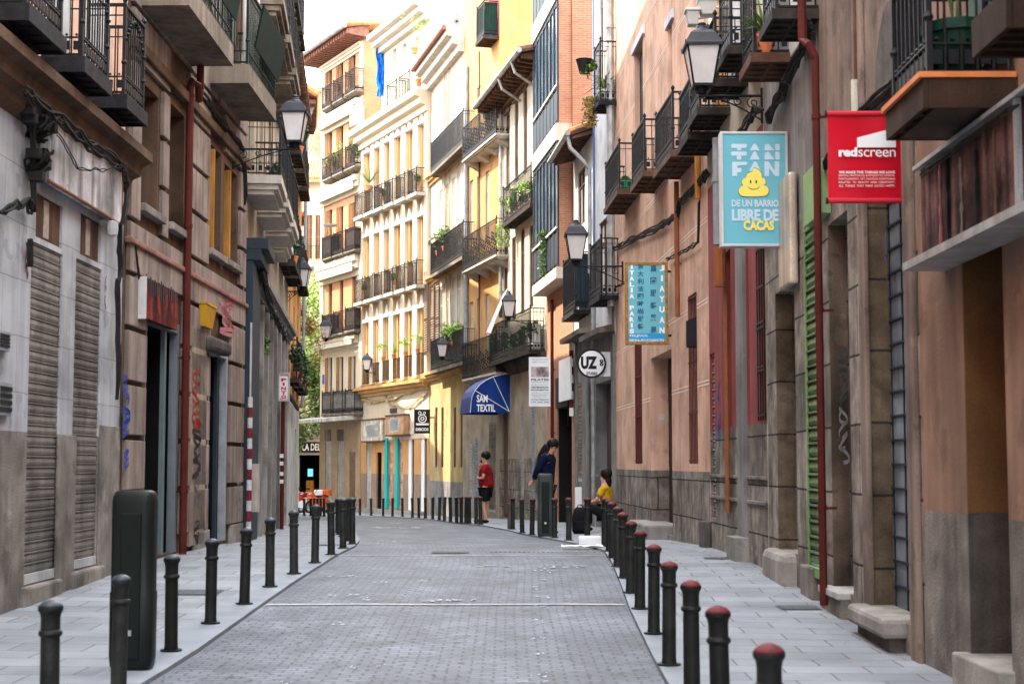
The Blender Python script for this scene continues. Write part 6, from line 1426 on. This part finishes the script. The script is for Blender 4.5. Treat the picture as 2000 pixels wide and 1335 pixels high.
# discos sign
Y = 67; r, p, q = facing_sign(809, 840, 799, 846, Y, 'hanging_sign', 'square black record shop sign with a white figure, at the end of the white building', black_plain, iron_worn, .04, .1)
txt(r, 'DISCOS', 824.5, 838, Y, 25, 6, white_plain, .05)
m = MB()
for (cx, cy, r1, r2) in ((825, 817, 8.5, 6.5), (825, 817, 4, 2), (820, 806, 3.4, 2.0), (829, 806, 2.6, 1.4)):
    for i in range(20):
        a0_, a1_ = 6.283 * i / 20, 6.283 * (i + 1) / 20; quadpx(m, [(cx + r1 * cos(a0_), cy + r1 * sin(a0_)), (cx + r1 * cos(a1_), cy + r1 * sin(a1_)), (cx + r2 * cos(a1_), cy + r2 * sin(a1_)), (cx + r2 * cos(a0_), cy + r2 * sin(a0_))], Y - .006)
quadpx(m, [(812, 826), (838, 826), (837, 830), (813, 830)], Y - .007); m.build('figure_mark', white_plain, r)
m = MB(); a = at(840, 815, Y + .05); m.tube([a, (-3.3, Y + .05, a.z)], .03, 5); m.build('arm', iron, r)
# pinto sign
Y = 36.5; r, p, q = facing_sign(543, 565, 728, 783, Y, 'hanging_sign', 'narrow white and red vertical sign over the red pipe on the left', white_paint, steel, .03, .12)
pk = mat('ink_crimson', (.50, .02, .07), .5, .05, bump=0)
txt(r, 'CONFECCIONES', 554, 732.5, Y, 17, 3.2, pk, .03)
for i, s_ in enumerate('PINTO'): txt(r, s_, 554, 741.5 + i * 8.3, Y, 10 if s_ != 'I' else 4, 6.6, pk, .05)
txt(r, 'Nº 11', 554, 779, Y, 14, 3.6, pk, .02)
m = MB(); a = at(543, 755, Y + .06); m.tube([a, (-5.8, Y + .06, a.z)], .025, 6); m.build('arm', iron, r)
fp = MB(); xb = bx_at(550, 37); fp.tube([(xb, 37, gz(37) - .05), (xb, 37, at(550, 780, 37).z)], .05, 8); o = empty('red_pipe', (xb, 37, gz(37)), 'dark red vertical pipe with stickers under the narrow vertical sign', 'pipe'); fp.build('pipe', pipe_red, o)
for i, y in enumerate((890, 905, 925, 940)): fp = MB(); a = at(550, y, 36.95); fp.box(a.x - .045, a.x + .045, 36.935, 36.948, a.z - .04, a.z + .05); fp.build('sticker', white_paint, o)
# striped pole on the left
Y = 26.7; xx = bx_at(485, Y); o = empty('striped_pole', (xx, Y, gz(Y)), 'red and white striped pole in front of the blue-grey shopfront on the left', 'pole')
za, zb_ = gz(Y) + .02, at(487, 775, Y).z; n = 14; m = MB(); zs_ = [za + (zb_ - za) * i / n for i in range(n + 1)]
m.tube([(xx, Y, z) for z in zs_], .045, 10); m.mi = [(i // 10) % 2 for i in range(10 * n)] + [0, 0]; m.build('pole', [mat('band_red', (.13, .018, .022), .5, .3, 9), mat('band_white', (.42, .42, .42), .6, .2, 9)], o)
m = MB(); m.tube([(xx, Y, zb_), (xx, Y, zb_ + 1.3)], .02, 6); m.build('rod', steel, o)
# striped strip on the right near the black door
x = at(1116, 700, 42.6); o = empty('striped_strip', (x.x, 42.6, at(1116, 812, 42.6).z), 'red and white striped vertical strip beside the white plate on the right', 'sign'); n = 9; m = MB(); a = at(1116, 812, 42.6); c = at(1116, 668, 42.6)
m.tube([(a.x, 42.6, a.z + (c.z - a.z) * i / n) for i in range(n + 1)], .08, 4); m.mi = [(i // 4) % 2 for i in range(4 * n)] + [0, 0]; m.build('strip', [white_paint, red_paint], o)
# red and black sign over the left doorway
f2 = Fac((-4.8, 18.86), (-4.75, 27)); q = f2.rc(283, 347, 558, 632, .14); r = empty('shop_sign', f2.T((q[0], 0, q[2])), 'burnt red and black peeling sign box over the first dark doorway on the left', 'sign')
m = MB(f2.T); m.box(q[0], q[1], .04, .14, q[2], q[3]); m.build('panel', mat('burnt_sign', (.13, .016, .012), .7, .7, 6, .9, .3, dirt=.85), r); m = MB(f2.T); m.box(q[0] - .03, q[0] - .001, .0, .16, q[2] - .02, q[3] + .02); m.build('side_plate', frame_white, r)
m = MB(f2.T)
rn = random.Random(2)
for i in range(16): u = q[0] + (q[1] - q[0]) * i / 16 + .02; h_ = rn.uniform(.06, .22); m.box(u, u + .05, .141, .146, q[3] - h_ - .02, q[3] + rn.uniform(.0, .06))
m.build('torn_letters', ink_black, r)
# yellow box
q = f2.rc(398, 418, 598, 640, .12); r = empty('letter_box', f2.T((q[0], 0, q[2])), 'small tapered yellow box fixed to the brown wall on the left', 'wall box'); m = MB(f2.T); z0, z1 = q[2], q[3]
m.hexa([(q[0] + .05, .04, z0), (q[1] - .05, .04, z0), (q[1] - .05, .11, z0), (q[0] + .05, .11, z0)], [(q[0], .04, z1), (q[1], .04, z1), (q[1], .16, z1), (q[0], .16, z1)]); m.build('body', mat('box_yellow', (.46, .25, .015), .5, .1, 4), r, bevel=.01); m = MB(f2.T); m.box(q[0] - .01, q[1] + .01, .03, .17, z1 + .001, z1 + .03); m.build('lid', mat('box_lid', (.45, .25, .02), .5), r)
# poster and black box on the pink front
f8 = Fac((3.06, 23.79), (2.44, 36)); Yp = 24.9; a = at(1345, 676, Yp); c = at(1398, 618, Yp); r = empty('black_box', ((a.x + c.x) / 2, Yp, a.z), 'matt black projecting sign box below the white poster', 'sign box'); m = MB(); m.hexa([(a.x, Yp + .35, a.z), (a.x + .12, Yp, a.z + .02), (c.x, Yp, a.z + .02), (c.x, Yp + .35, a.z)], [(a.x, Yp + .35, c.z - .04), (a.x + .12, Yp, c.z), (c.x, Yp, c.z), (c.x, Yp + .35, c.z - .04)]); m.build('box', mat('box_black', (.018, .018, .024), .5, .1, 3, bump=0), r)
a = at(1376, 615, 24.5); c = at(1396, 478, 24.5); r = empty('poster', ((a.x + c.x) / 2, 24.5, a.z), 'narrow white poster with a dark picture above the matt black box', 'poster'); m = MB(); m.add([at(1374, 478, 24.5), at(1384, 482, 24.5), at(1397, 615, 24.5), at(1380, 617, 24.5)], [(0, 1, 2, 3)], raw=True); m.add([at(1374, 478, 24.52), at(1384, 482, 24.52), at(1397, 615, 24.52), at(1380, 617, 24.52)], [(3, 2, 1, 0)], raw=True); m.build('sheet', white_paint, r)
m = MB(); m.add([at(1376, 520, 24.49), at(1386, 516, 24.49), at(1390, 565, 24.49), at(1380, 575, 24.49)], [(0, 1, 2, 3)], raw=True); m.build('picture', ink_black, r)
# polystyrene box, sheet, white planter box
p = ghit(1150, 1063); r = empty('foam_box', p, 'white polystyrene box lying at the kerb by the last bend bollard', 'box'); m = MB(); m.box(p.x - .16, p.x + .20, p.y - .1, p.y + .2, p.z, p.z + .12); m.build('box', white_plain, r, bevel=.01)
m = MB(); m.box(p.x - .15, p.x + .19, p.y - .09, p.y + .19, p.z + .121, p.z + .135); m.build('lid', white_plain, r)
p = ghit(1140, 1068); m = MB(); N = 8; o = empty('plastic_sheet', p, 'crumpled white plastic sheet flat on the setts in front of the foam box', 'sheet'); vs = []; rn = random.Random(9)
for j in range(5):
    for i in range(10): vs.append((p.x - .34 + .07 * i + rn.uniform(-.015, .015), p.y - .16 + .07 * j + rn.uniform(-.01, .01), p.z + .012 + rn.uniform(0, .03)))
m.add(vs, [(j * 10 + i, j * 10 + i + 1, (j + 1) * 10 + i + 1, (j + 1) * 10 + i) for j in range(4) for i in range(9)]); m.build('sheet', white_plain, o)
p = Vector((bx_at(1130, 38), 38, gz(38) + .03)); r = empty('white_block', p, 'pale grey block standing against the wall behind the bend bollards', 'block'); m = MB(); zt_ = at(1130, 951, 38).z; m.box(p.x - .08, p.x + .08, p.y, p.y + .25, p.z, zt_); m.build('block', white_paint, r, bevel=.01)
# rubber hose over the left pavement step
p = ghit(512, 1028); o = empty('hose', p, 'black hose ends curling at the foot of the left shopfronts', 'hose'); m = MB()
for k in range(2): m.tube([(p.x - .18 + .05 * k, p.y + .1, p.z + .28), (p.x - .08, p.y, p.z + .12 - .02 * k), (p.x + .05, p.y - .05, p.z + .03), (p.x + .16, p.y - .05, p.z + .05)], .02, 6)
m.build('hose', cable_black, o)
# small upside signs: black lantern-like box and pink mosaic
a = at(571, 720, 47); r = empty('wall_mosaic', a, 'small pink pixel mosaic with a white figure high on the left corner wall', 'mosaic'); m = MB(); m.add([at(560, 740, 47), at(578, 740, 47), at(578, 712, 47), at(560, 712, 47), at(560, 740, 47.05), at(578, 740, 47.05), at(578, 712, 47.05), at(560, 712, 47.05)], [(0, 1, 2, 3), (7, 6, 5, 4), (0, 4, 5, 1), (1, 5, 6, 2), (2, 6, 7, 3), (3, 7, 4, 0)], raw=True); m.build('panel', mat('mosaic_pink', (.45, .05, .18), .5, .2, 9), r)
m = MB(); quadpx(m, [(565, 735), (568, 720), (566, 716), (571, 714), (573, 718), (572, 726), (575, 736), (570, 730)], 46.98); m.build('figure', white_plain, r)
# ---- parked motorbikes
def motorbike(px, Y, ang, mt, label):
    x = bx_at(px, Y); z = gz(Y); r = empty('motorbike', (0, 0, 0), label, 'motorbike', 'motorbikes parked in the side street')
    m = MB()
    def wheel(cx):
        w_ = MB(); w_.tube([(cx + .26 * cos(t), 0, .31 + .26 * sin(t)) for t in [6.283 * i / 18 for i in range(18)]], .055, 6, closed=True); o = w_.build('wheel', black_plain, r)
        h = MB(); h.tube([(cx + .17 * cos(t), 0, .31 + .17 * sin(t)) for t in [6.283 * i / 14 for i in range(14)]], .02, 5, closed=True)
        for k in range(5): t = 6.283 * k / 5; h.tube([(cx, 0, .31), (cx + .2 * cos(t), 0, .31 + .2 * sin(t))], .014, 4)
        h.build('rim', steel, o)
    wheel(-.65); wheel(.65)
    m.add([], []); 
    body = MB(); body.prism([(-.75, .62), (-.55, .80), (-.2, .82), (-.12, .58), (.2, .50), (.42, .95), (.55, 1.0), (.62, .72), (.45, .42), (.1, .30), (-.35, .34)], -.13, .13); body.build('fairing', mt, r, bevel=.05)
    s = MB(); s.prism([(-.78, .80), (-.5, .86), (-.1, .85), (-.05, .80), (-.5, .78)], -.13, .13); s.build('seat', black_plain, r, bevel=.02)
    fk = MB(); 
    for y_ in (-.08, .08): fk.tube([(.65, y_, .31), (.48, y_, .95)], .025, 6)
    fk.tube([(.44, -.33, 1.03), (.46, 0, 1.0), (.44, .33, 1.03)], .018, 6); fk.build('fork', steel, r)
    e = MB(); e.prism([(-.2, .25), (.25, .25), (.3, .5), (-.15, .55)], -.11, .11); e.build('engine', iron_worn, r, bevel=.02)
    h = MB(); h.lathe([(.02, -.04), (.09, 0), (.10, .05), (.03, .09)], (.58, 0, .88), 10); h.build('headlight', glass_pale, r)
    for s_ in (-1, 1): mm = MB(); mm.tube([(.44, .25 * s_, 1.03), (.43, .3 * s_, 1.16)], .01, 4); mm.box(.41, .44, .3 * s_ - .06, .3 * s_ + .06, 1.16, 1.24); mm.build('mirror', black_plain, r)
    c = MB(); c.box(-.98, -.62, -.2, .2, .86, 1.14); c.build('top_case', mt, r, bevel=.04)
    r.location = (x, Y, z); r.rotation_euler = (0, 0, ang)
red_b = mat('bike_red', (.65, .03, .02), .3, .05, 3, bump=0); wh_b = mat('bike_white', (.7, .7, .7), .3, .05, 3, bump=0); or_b = mat('bike_orange', (.75, .12, .03), .35, .05, 3, bump=0)
motorbike(590, 76, R(200), wh_b, 'white scooter parked at the left end of the side street row'); motorbike(605, 77, R(235), red_b, 'red motorbike parked between the white scooter and the orange one'); motorbike(619, 76, R(240), or_b, 'orange-red motorbike parked nearest the brick corner building')

# ---- dry leaves and litter along the walls, service covers
rn = random.Random(21); m = MB()
for k in range(520):
    side = rn.random() < .5; y = rn.uniform(9, 40); 
    x = (-4.72 + abs(rn.gauss(0, .22)) - max(0, y - 27) * .094) if side else (3.0 - abs(rn.gauss(0, .22)) - max(0, y - 24) * .05)
    if k % 6 == 0: x = rn.uniform(-4.4, 2.8) if y < 27 else x
    z = gz(y) + .042 + rn.random() * .006; a = rn.random() * 6.3; s_ = rn.uniform(.012, .035); d = Vector((cos(a), sin(a), rn.uniform(-.15, .3))) * s_; e = Vector((-sin(a), cos(a), 0)) * s_ * .5; c = Vector((x, y, z)); m.add([c - d, c + e, c + d, c - e], [(0, 1, 2, 3)], raw=True)
o = m.build('litter', leaf_mat('leaf_litter', (.10, .06, .03), (.28, .18, .09))); tag(o, 'dry leaves and scraps scattered along the foot of the walls', 'litter', kind='stuff')
cover_m = mat('cover_iron', (.07, .075, .08), .6, .3, 20, bump=.4)
for px, py, w_, d_ in ((385, 1157, .5, .5), (640, 1064, .45, .4), (1560, 1187, .4, .35), (1400, 1090, .35, .3), (880, 1075, .55, .55)):
    p = ghit(px, py); m = MB(); zz = .034 if px < 800 or px > 1200 else .007; P_ = [(p.x + i * w_ / 2 * sx_, p.y + d_ / 2 * sy_) for i, sx_, sy_ in ((1, -1, -1), (1, 1, -1), (1, 1, 1), (1, -1, 1))]
    m.add([(x, y, gz(y) + zz) for x, y in P_] + [(x * .0 + p.x + (x - p.x) * .9, p.y + (y - p.y) * .9, gz(y) + zz + .004) for x, y in P_], [(0, 1, 2, 3), (4, 5, 6, 7)], raw=True); struct(m.build('service_cover', cover_m))
# ================================================================== PEOPLE
def skin(name, V, E, material, parent, root, sub=2):
    """V: {key: (x, y, z, r[, r2])}; E: list of chains of keys"""
    keys = list(V); idx = {k: i for i, k in enumerate(keys)}; es = set()
    for ch in E:
        for a, b in zip(ch, ch[1:]): es.add(tuple(sorted((idx[a], idx[b]))))
    me = bpy.data.meshes.new('s'); me.from_pydata([V[k][:3] for k in keys], list(es), []); o = bpy.data.objects.new('s', me); COL.objects.link(o)
    o.modifiers.new('skin', 'SKIN'); 
    if not me.skin_vertices: 
        bpy.context.view_layer.update()
    sv = me.skin_vertices[0].data if me.skin_vertices else None
    if sv is None:
        return None
    for k in keys: v = sv[idx[k]]; r = V[k][3]; v.radius = (r, V[k][4] if len(V[k]) > 4 else r); v.use_root = (k == root)
    sb = o.modifiers.new('sub', 'SUBSURF'); sb.levels = sub; sb.render_levels = sub
    dg = bpy.context.evaluated_depsgraph_get(); m2 = bpy.data.meshes.new_from_object(o.evaluated_get(dg)); bpy.data.objects.remove(o)
    m2.name = name; m2.materials.clear(); m2.materials.append(material); m2.polygons.foreach_set('use_smooth', [True] * len(m2.polygons))
    ob = bpy.data.objects.new(name, m2); COL.objects.link(ob); ob.parent = parent; return ob
def ensure_skin(): pass
def ball(name, c, r, material, parent, n=14, noise=0, seed=0):
    m = MB(); vs = []; fs = []; rn = random.Random(seed)
    for j in range(1, n):
        for i in range(n * 2): a = pi * i / n; p = pi * j / n - pi / 2; k = 1 + noise * rn.uniform(-1, 1); vs.append((c[0] + r[0] * cos(p) * cos(a) * k, c[1] + r[1] * cos(p) * sin(a) * k, c[2] + r[2] * sin(p) * k))
    q = n * 2
    fs = [(j * q + i, j * q + (i + 1) % q, (j + 1) * q + (i + 1) % q, (j + 1) * q + i) for j in range(n - 2) for i in range(q)] + [tuple(range(q))[::-1], tuple((n - 2) * q + i for i in range(q))]
    me = bpy.data.meshes.new(name); me.from_pydata(vs, [], fs); me.materials.append(material); me.polygons.foreach_set('use_smooth', [True] * len(fs)); o = bpy.data.objects.new(name, me); COL.objects.link(o); o.parent = parent; return o
skin_tone = mat('skin_tone', (.52, .27, .18), .5, .08, 10, bump=.03); hair_dark = mat('hair_dark', (.012, .008, .007), .5, .3, 40, bump=.4)
shirt_red = mat('shirt_red', (.20, .008, .012), .85, .3, 9, bump=1.0, fine=22); cloth_blk = mat('cloth_blk', (.008, .008, .010), .85, .2, 8); navy = mat('navy', (.004, .007, .026), .85, .35, 9, bump=1.0, fine=22); shirt_yel = mat('shirt_yellow', (.50, .29, .015), .8, .3, 9, bump=1.0, fine=22)
def hand(V, E, tag_, wrist, d, side, curl):
    """palm and five fingers continuing from the wrist along d; side = sideways vector across the palm"""
    w_ = Vector(wrist); d = Vector(d).normalized(); s_ = Vector(side).normalized(); n_ = d.cross(s_)
    p = w_ + d * .05; V[tag_ + 'p'] = (*p, .024, .014); q = w_ + d * .085; V[tag_ + 'k'] = (*q, .028, .013); E.append([tag_ + 'w', tag_ + 'p', tag_ + 'k'])
    for i, (o_, L) in enumerate(((-.028, .062), (-.009, .072), (.010, .067), (.028, .052))):
        b = q + s_ * o_ + d * .012; m_ = b + d * L * .5 + n_ * curl * .3 * L; t = m_ + d * L * .4 + n_ * curl * L * .7
        V[tag_ + 'f%da' % i] = (*b, .009); V[tag_ + 'f%db' % i] = (*m_, .0085); V[tag_ + 'f%dc' % i] = (*t, .007); E.append([tag_ + 'k', tag_ + 'f%da' % i, tag_ + 'f%db' % i, tag_ + 'f%dc' % i])
    b = p - s_ * .03; V[tag_ + 't1'] = (*b, .011); V[tag_ + 't2'] = (*(b - s_ * .02 + d * .035 + n_ * curl * .02), .009); E.append([tag_ + 'p', tag_ + 't1', tag_ + 't2'])
def head_v(V, E, x, z, tilt=0.0, y=0):
    c, s_ = cos(tilt), sin(tilt)
    def P(a, b): return (x + a * c + b * s_, y, z - a * s_ + b * c)
    V['nk'] = (*P(-.01, -.10), .052); V['jw'] = (*P(.02, -.02), .062, .060); V['hd'] = (*P(.0, .06), .088, .078); V['tp'] = (*P(-.01, .12), .07, .066); V['ns'] = (*P(.092, .03), .012); V['chn'] = (*P(.07, -.045), .022)
    E += [['nk', 'jw', 'hd', 'tp'], ['hd', 'ns'], ['jw', 'chn']]
    for sg, k in ((1, 'L'), (-1, 'R')): a = P(-.005, .03); V['er' + k] = (a[0], y + .083 * sg, a[2], .014); E.append(['hd', 'er' + k])
    return P
def face(r, P, y=0):
    for sg in (1, -1): a = P(.083, .05); ball('eye', (a[0], y + .03 * sg, a[2]), (.008, .012, .008), black_plain, r, 6)
    a = P(.088, -.025); ball('mouth', (a[0], y, a[2]), (.008, .022, .005), mat('lip', (.35, .10, .08), .5), r, 6)
# --- man in red
g = ghit(950, 1021); r = empty('person', (g.x - .02, g.y + .1, g.z), 'person in a red T-shirt and black shorts standing in profile, hand raised to the chin', 'person', None, pi - .15); r.scale = (1.14, 1.14, 1.14)
V = {'pe': (0, 0, .93, .12, .14), 'sp': (-.01, 0, 1.10, .10, .13), 'ch': (0, 0, 1.30, .12, .16), 'cn': (.0, 0, 1.42, .08, .11)}; E = [['pe', 'sp', 'ch', 'cn']]
P = head_v(V, E, .03, 1.58, .05); E.append(['cn', 'nk'])
V.update({'sL': (0, .17, 1.40, .055), 'eL': (.03, .22, 1.12, .042), 'Lw': (.24, .12, 1.28, .028), 'sR': (0, -.17, 1.40, .055), 'eR': (.12, -.20, 1.13, .042), 'Rw': (.20, -.07, 1.36, .028)})
V['Lw'] = (.19, .04, 1.12, .028); E += [['cn', 'sL', 'eL', 'Lw'], ['cn', 'sR', 'eR', 'Rw']]
hand(V, E, 'L', V['Lw'][:3], (.4, -1, .2), (0, 0, 1), .6); hand(V, E, 'R', V['Rw'][:3], (-.35, .35, 1), (0, 1, 0), .8)
for k, sg, kx, ax in (('L', 1, .05, -.02), ('R', -1, -.04, .10)): V['h' + k] = (0, .09 * sg, .86, .09); V['kn' + k] = (kx + ax * .3, .10 * sg, .48, .055); V['cf' + k] = (kx + ax * .6 - .03, .10 * sg, .33, .052); V['an' + k] = (ax, .10 * sg, .09, .034); V['to' + k] = (ax + .15, .11 * sg, .035, .03); E.append(['pe', 'h' + k, 'kn' + k, 'cf' + k, 'an' + k, 'to' + k])
skin('body', V, E, skin_tone, r, 'pe'); face(r, P)
skin('t_shirt', {'a': (0, 0, .84, .20, .24), 'b': (-.01, 0, 1.06, .165, .20), 'c': (0, 0, 1.28, .165, .21), 'd': (0, 0, 1.41, .12, .16), 'e': (.01, 0, 1.475, .06, .07), 'sL': (0, .17, 1.41, .075), 'uL': (.01, .205, 1.22, .085), 'sR': (0, -.17, 1.41, .075), 'uR': (.05, -.20, 1.23, .085)}, [['a', 'b', 'c', 'd', 'e'], ['d', 'sL', 'uL'], ['d', 'sR', 'uR']], shirt_red, r, 'a')
skin('shorts', {'a': (0, 0, .90, .16, .19), 'L': (0, .09, .80, .125), 'L2': (.04, .10, .52, .115), 'R': (0, -.09, .82, .115), 'R2': (0, -.10, .52, .115)}, [['a', 'L', 'L2'], ['a', 'R', 'R2']], cloth_blk, r, 'a')
for k, sg in (('L', 1), ('R', -1)): x_ = V['an' + k][0]; ball('shoe', (x_ + .07, .105 * sg, .045), (.155, .055, .05), cloth_blk, r, 10)
a = P(-.02, .10); ball('hair', (a[0] - .01, 0, a[2] + .01), (.125, .108, .115), hair_dark, r, 12, .06, 4); a = P(.06, -.03); ball('face_mask', (a[0], 0, a[2]), (.055, .055, .042), cloth_blk, r, 10)
# --- woman in navy, hands behind the back
p = Vector((bx_at(1069, 32.4), 32.4, gz(32.4) + .03)); r = empty('person', p, 'person with very long dark hair in a navy jacket, hands clasped behind the back', 'person', None, -.35); r.scale = (1.16, 1.16, 1.16)
V = {'pe': (0, 0, .93, .12, .14), 'sp': (-.0, 0, 1.10, .10, .12), 'ch': (.02, 0, 1.30, .11, .15), 'cn': (.03, 0, 1.42, .08, .10)}; E = [['pe', 'sp', 'ch', 'cn']]
P = head_v(V, E, .09, 1.55, .45); E.append(['cn', 'nk'])
for k, sg in (('L', 1), ('R', -1)):
    V['s' + k] = (.0, .16 * sg, 1.39, .05); V['e' + k] = (-.13, .20 * sg, 1.13, .04); V[k + 'w'] = (-.24, .05 * sg, .98, .026); E.append(['cn', 's' + k, 'e' + k, k + 'w']); hand(V, E, k, V[k + 'w'][:3], (-.5, -sg * .5, -.35), (0, .3, 1), .5)
    V['h' + k] = (0, .09 * sg, .86, .09); V['kn' + k] = (.02, .09 * sg, .48, .055); V['an' + k] = (-.02, .09 * sg, .09, .034); V['to' + k] = (.13, .10 * sg, .035, .03); E.append(['pe', 'h' + k, 'kn' + k, 'an' + k, 'to' + k])
skin('body', V, E, skin_tone, r, 'pe'); face(r, P)
skin('jacket', {'a': (0, 0, .84, .155, .18), 'b': (-.0, 0, 1.06, .135, .165), 'c': (.02, 0, 1.28, .145, .18), 'd': (.03, 0, 1.41, .10, .13), 'e': (.05, 0, 1.475, .06, .06), 'sL': (0, .17, 1.40, .075), 'uL': (-.13, .205, 1.13, .068), 'wL': (-.22, .08, 1.0, .05), 'sR': (0, -.17, 1.40, .075), 'uR': (-.13, -.205, 1.13, .068), 'wR': (-.22, -.08, 1.0, .05)}, [['a', 'b', 'c', 'd', 'e'], ['d', 'sL', 'uL', 'wL'], ['d', 'sR', 'uR', 'wR']], navy, r, 'a')
skin('trousers', {'a': (0, 0, .90, .13, .16), 'L': (0, .09, .80, .11), 'L2': (.02, .09, .48, .08), 'L3': (-.01, .09, .10, .065), 'R': (0, -.09, .80, .11), 'R2': (.02, -.09, .48, .08), 'R3': (-.01, -.09, .10, .065)}, [['a', 'L', 'L2', 'L3'], ['a', 'R', 'R2', 'R3']], cloth_blk, r, 'a')
skin('hair', {'b': (.045, 0, 1.60, .10, .105), 'c': (-.04, .0, 1.50, .08, .11), 'd': (-.11, 0, 1.36, .05, .10), 'e': (-.15, 0, 1.18, .04, .085), 'f': (-.15, 0, 1.06, .02, .05)}, [['b', 'c', 'd', 'e', 'f']], hair_dark, r, 'c'); a = P(-.02, .085); ball('hair_cap', (a[0], 0, a[2]), (.112, .105, .105), hair_dark, r, 12, .02, 2)
for sg in (1, -1): ball('shoe', (.04, .095 * sg, .045), (.14, .05, .05), cloth_blk, r, 8)
# --- seated person in yellow
p = Vector((bx_at(1186, 34.9), 34.9, gz(34.9) + .03)); r = empty('person', p, 'person in a yellow top and black trousers sitting on the low step, looking up', 'person', None, pi - .35); r.scale = (1.14, 1.14, 1.14)
V = {'pe': (0, 0, .40, .13, .15), 'sp': (-.0, 0, .58, .11, .13), 'ch': (.02, 0, .78, .12, .15), 'cn': (.03, 0, .90, .08, .10)}; E = [['pe', 'sp', 'ch', 'cn']]
P = head_v(V, E, .05, 1.07, -.12); E.append(['cn', 'nk'])
for k, sg in (('L', 1), ('R', -1)):
    V['s' + k] = (.02, .16 * sg, .87, .05); V['e' + k] = (.16, .20 * sg, .62, .04); V[k + 'w'] = (.38, .10 * sg, .56, .027); E.append(['cn', 's' + k, 'e' + k, k + 'w']); hand(V, E, k, V[k + 'w'][:3], (1, -sg * .2, -.1), (0, 1, 0), -.6)
    V['h' + k] = (.05, .10 * sg, .38, .09); V['kn' + k] = (.42, .12 * sg, .50, .06); V['an' + k] = (.40, .12 * sg, .09, .036); V['to' + k] = (.54, .12 * sg, .035, .03); E.append(['pe', 'h' + k, 'kn' + k, 'an' + k, 'to' + k])
skin('body', V, E, skin_tone, r, 'pe'); face(r, P)
skin('top', {'a': (0, 0, .42, .15, .18), 'b': (-.0, 0, .60, .135, .165), 'c': (.02, 0, .77, .145, .18), 'd': (.03, 0, .89, .10, .13), 'sL': (.02, .17, .88, .075), 'uL': (.12, .205, .68, .075), 'sR': (.02, -.17, .88, .075), 'uR': (.12, -.205, .68, .075)}, [['a', 'b', 'c', 'd'], ['d', 'sL', 'uL'], ['d', 'sR', 'uR']], shirt_yel, r, 'a')
skin('trousers', {'a': (0, 0, .38, .14, .17), 'L': (.08, .10, .38, .11), 'L2': (.42, .12, .50, .085), 'L3': (.40, .12, .12, .06), 'R': (.08, -.10, .38, .11), 'R2': (.42, -.12, .50, .085), 'R3': (.40, -.12, .12, .06)}, [['a', 'L', 'L2', 'L3'], ['a', 'R', 'R2', 'R3']], cloth_blk, r, 'a')
for sg in (1, -1): ball('shoe', (.47, .12 * sg, .05), (.14, .055, .05), cloth_blk, r, 8)
ball('hair', (P(-.03, .08)[0], 0, P(-.03, .08)[2]), (.12, .108, .125), hair_dark, r, 12, .04, 3)
ball('hair_back', (P(-.09, -.05)[0], 0, P(-.09, -.05)[2]), (.06, .08, .14), hair_dark, r, 10, .03, 6)
s_ = Vector((p.x, p.y, p.z)); o = empty('stone_step', (p.x + .12, p.y, p.z), 'low stone step under the seated person', 'step'); m = MB(); m.box(p.x - .12, p.x + .5, p.y - .3, p.y + .3, p.z - .05, p.z + .33); m.build('step', granite_plain, o, bevel=.015)
# backpack beside the seated person
x_ = bx_at(1133, 33.3); z_ = gz(33.3) + .03; r = empty('backpack', (x_, 33.3, z_), 'black backpack standing on the pavement beside the seated person', 'backpack')
m = MB(); N = 16; prof = [(.75, 0), (1.0, .05), (1.05, .22), (.98, .40), (.8, .52), (.45, .57)]
vs = [(x_ + .17 * s2 * (abs(cos(t)) ** .6) * (1 if cos(t) > 0 else -1), 33.3 + .13 * s2 * (abs(sin(t)) ** .6) * (1 if sin(t) > 0 else -1), z_ + zz) for s2, zz in prof for t in [2 * pi * i / N for i in range(N)]]
m.add(vs, [(j * N + i, j * N + (i + 1) % N, (j + 1) * N + (i + 1) % N, (j + 1) * N + i) for j in range(len(prof) - 1) for i in range(N)] + [tuple((len(prof) - 1) * N + i for i in range(N))]); m.build('bag', cloth_blk, r, smooth=True)
m = MB(); m.box(x_ - .12, x_ + .12, 33.3 - .19, 33.3 - .12, z_ + .06, z_ + .28); m.build('pocket', cloth_blk, r, bevel=.03)
m = MB(); m.tube([(x_ - .06, 33.3, z_ + .56), (x_ - .04, 33.3, z_ + .62), (x_ + .04, 33.3, z_ + .62), (x_ + .06, 33.3, z_ + .56)], .012, 6); m.build('handle', cloth_blk, r)
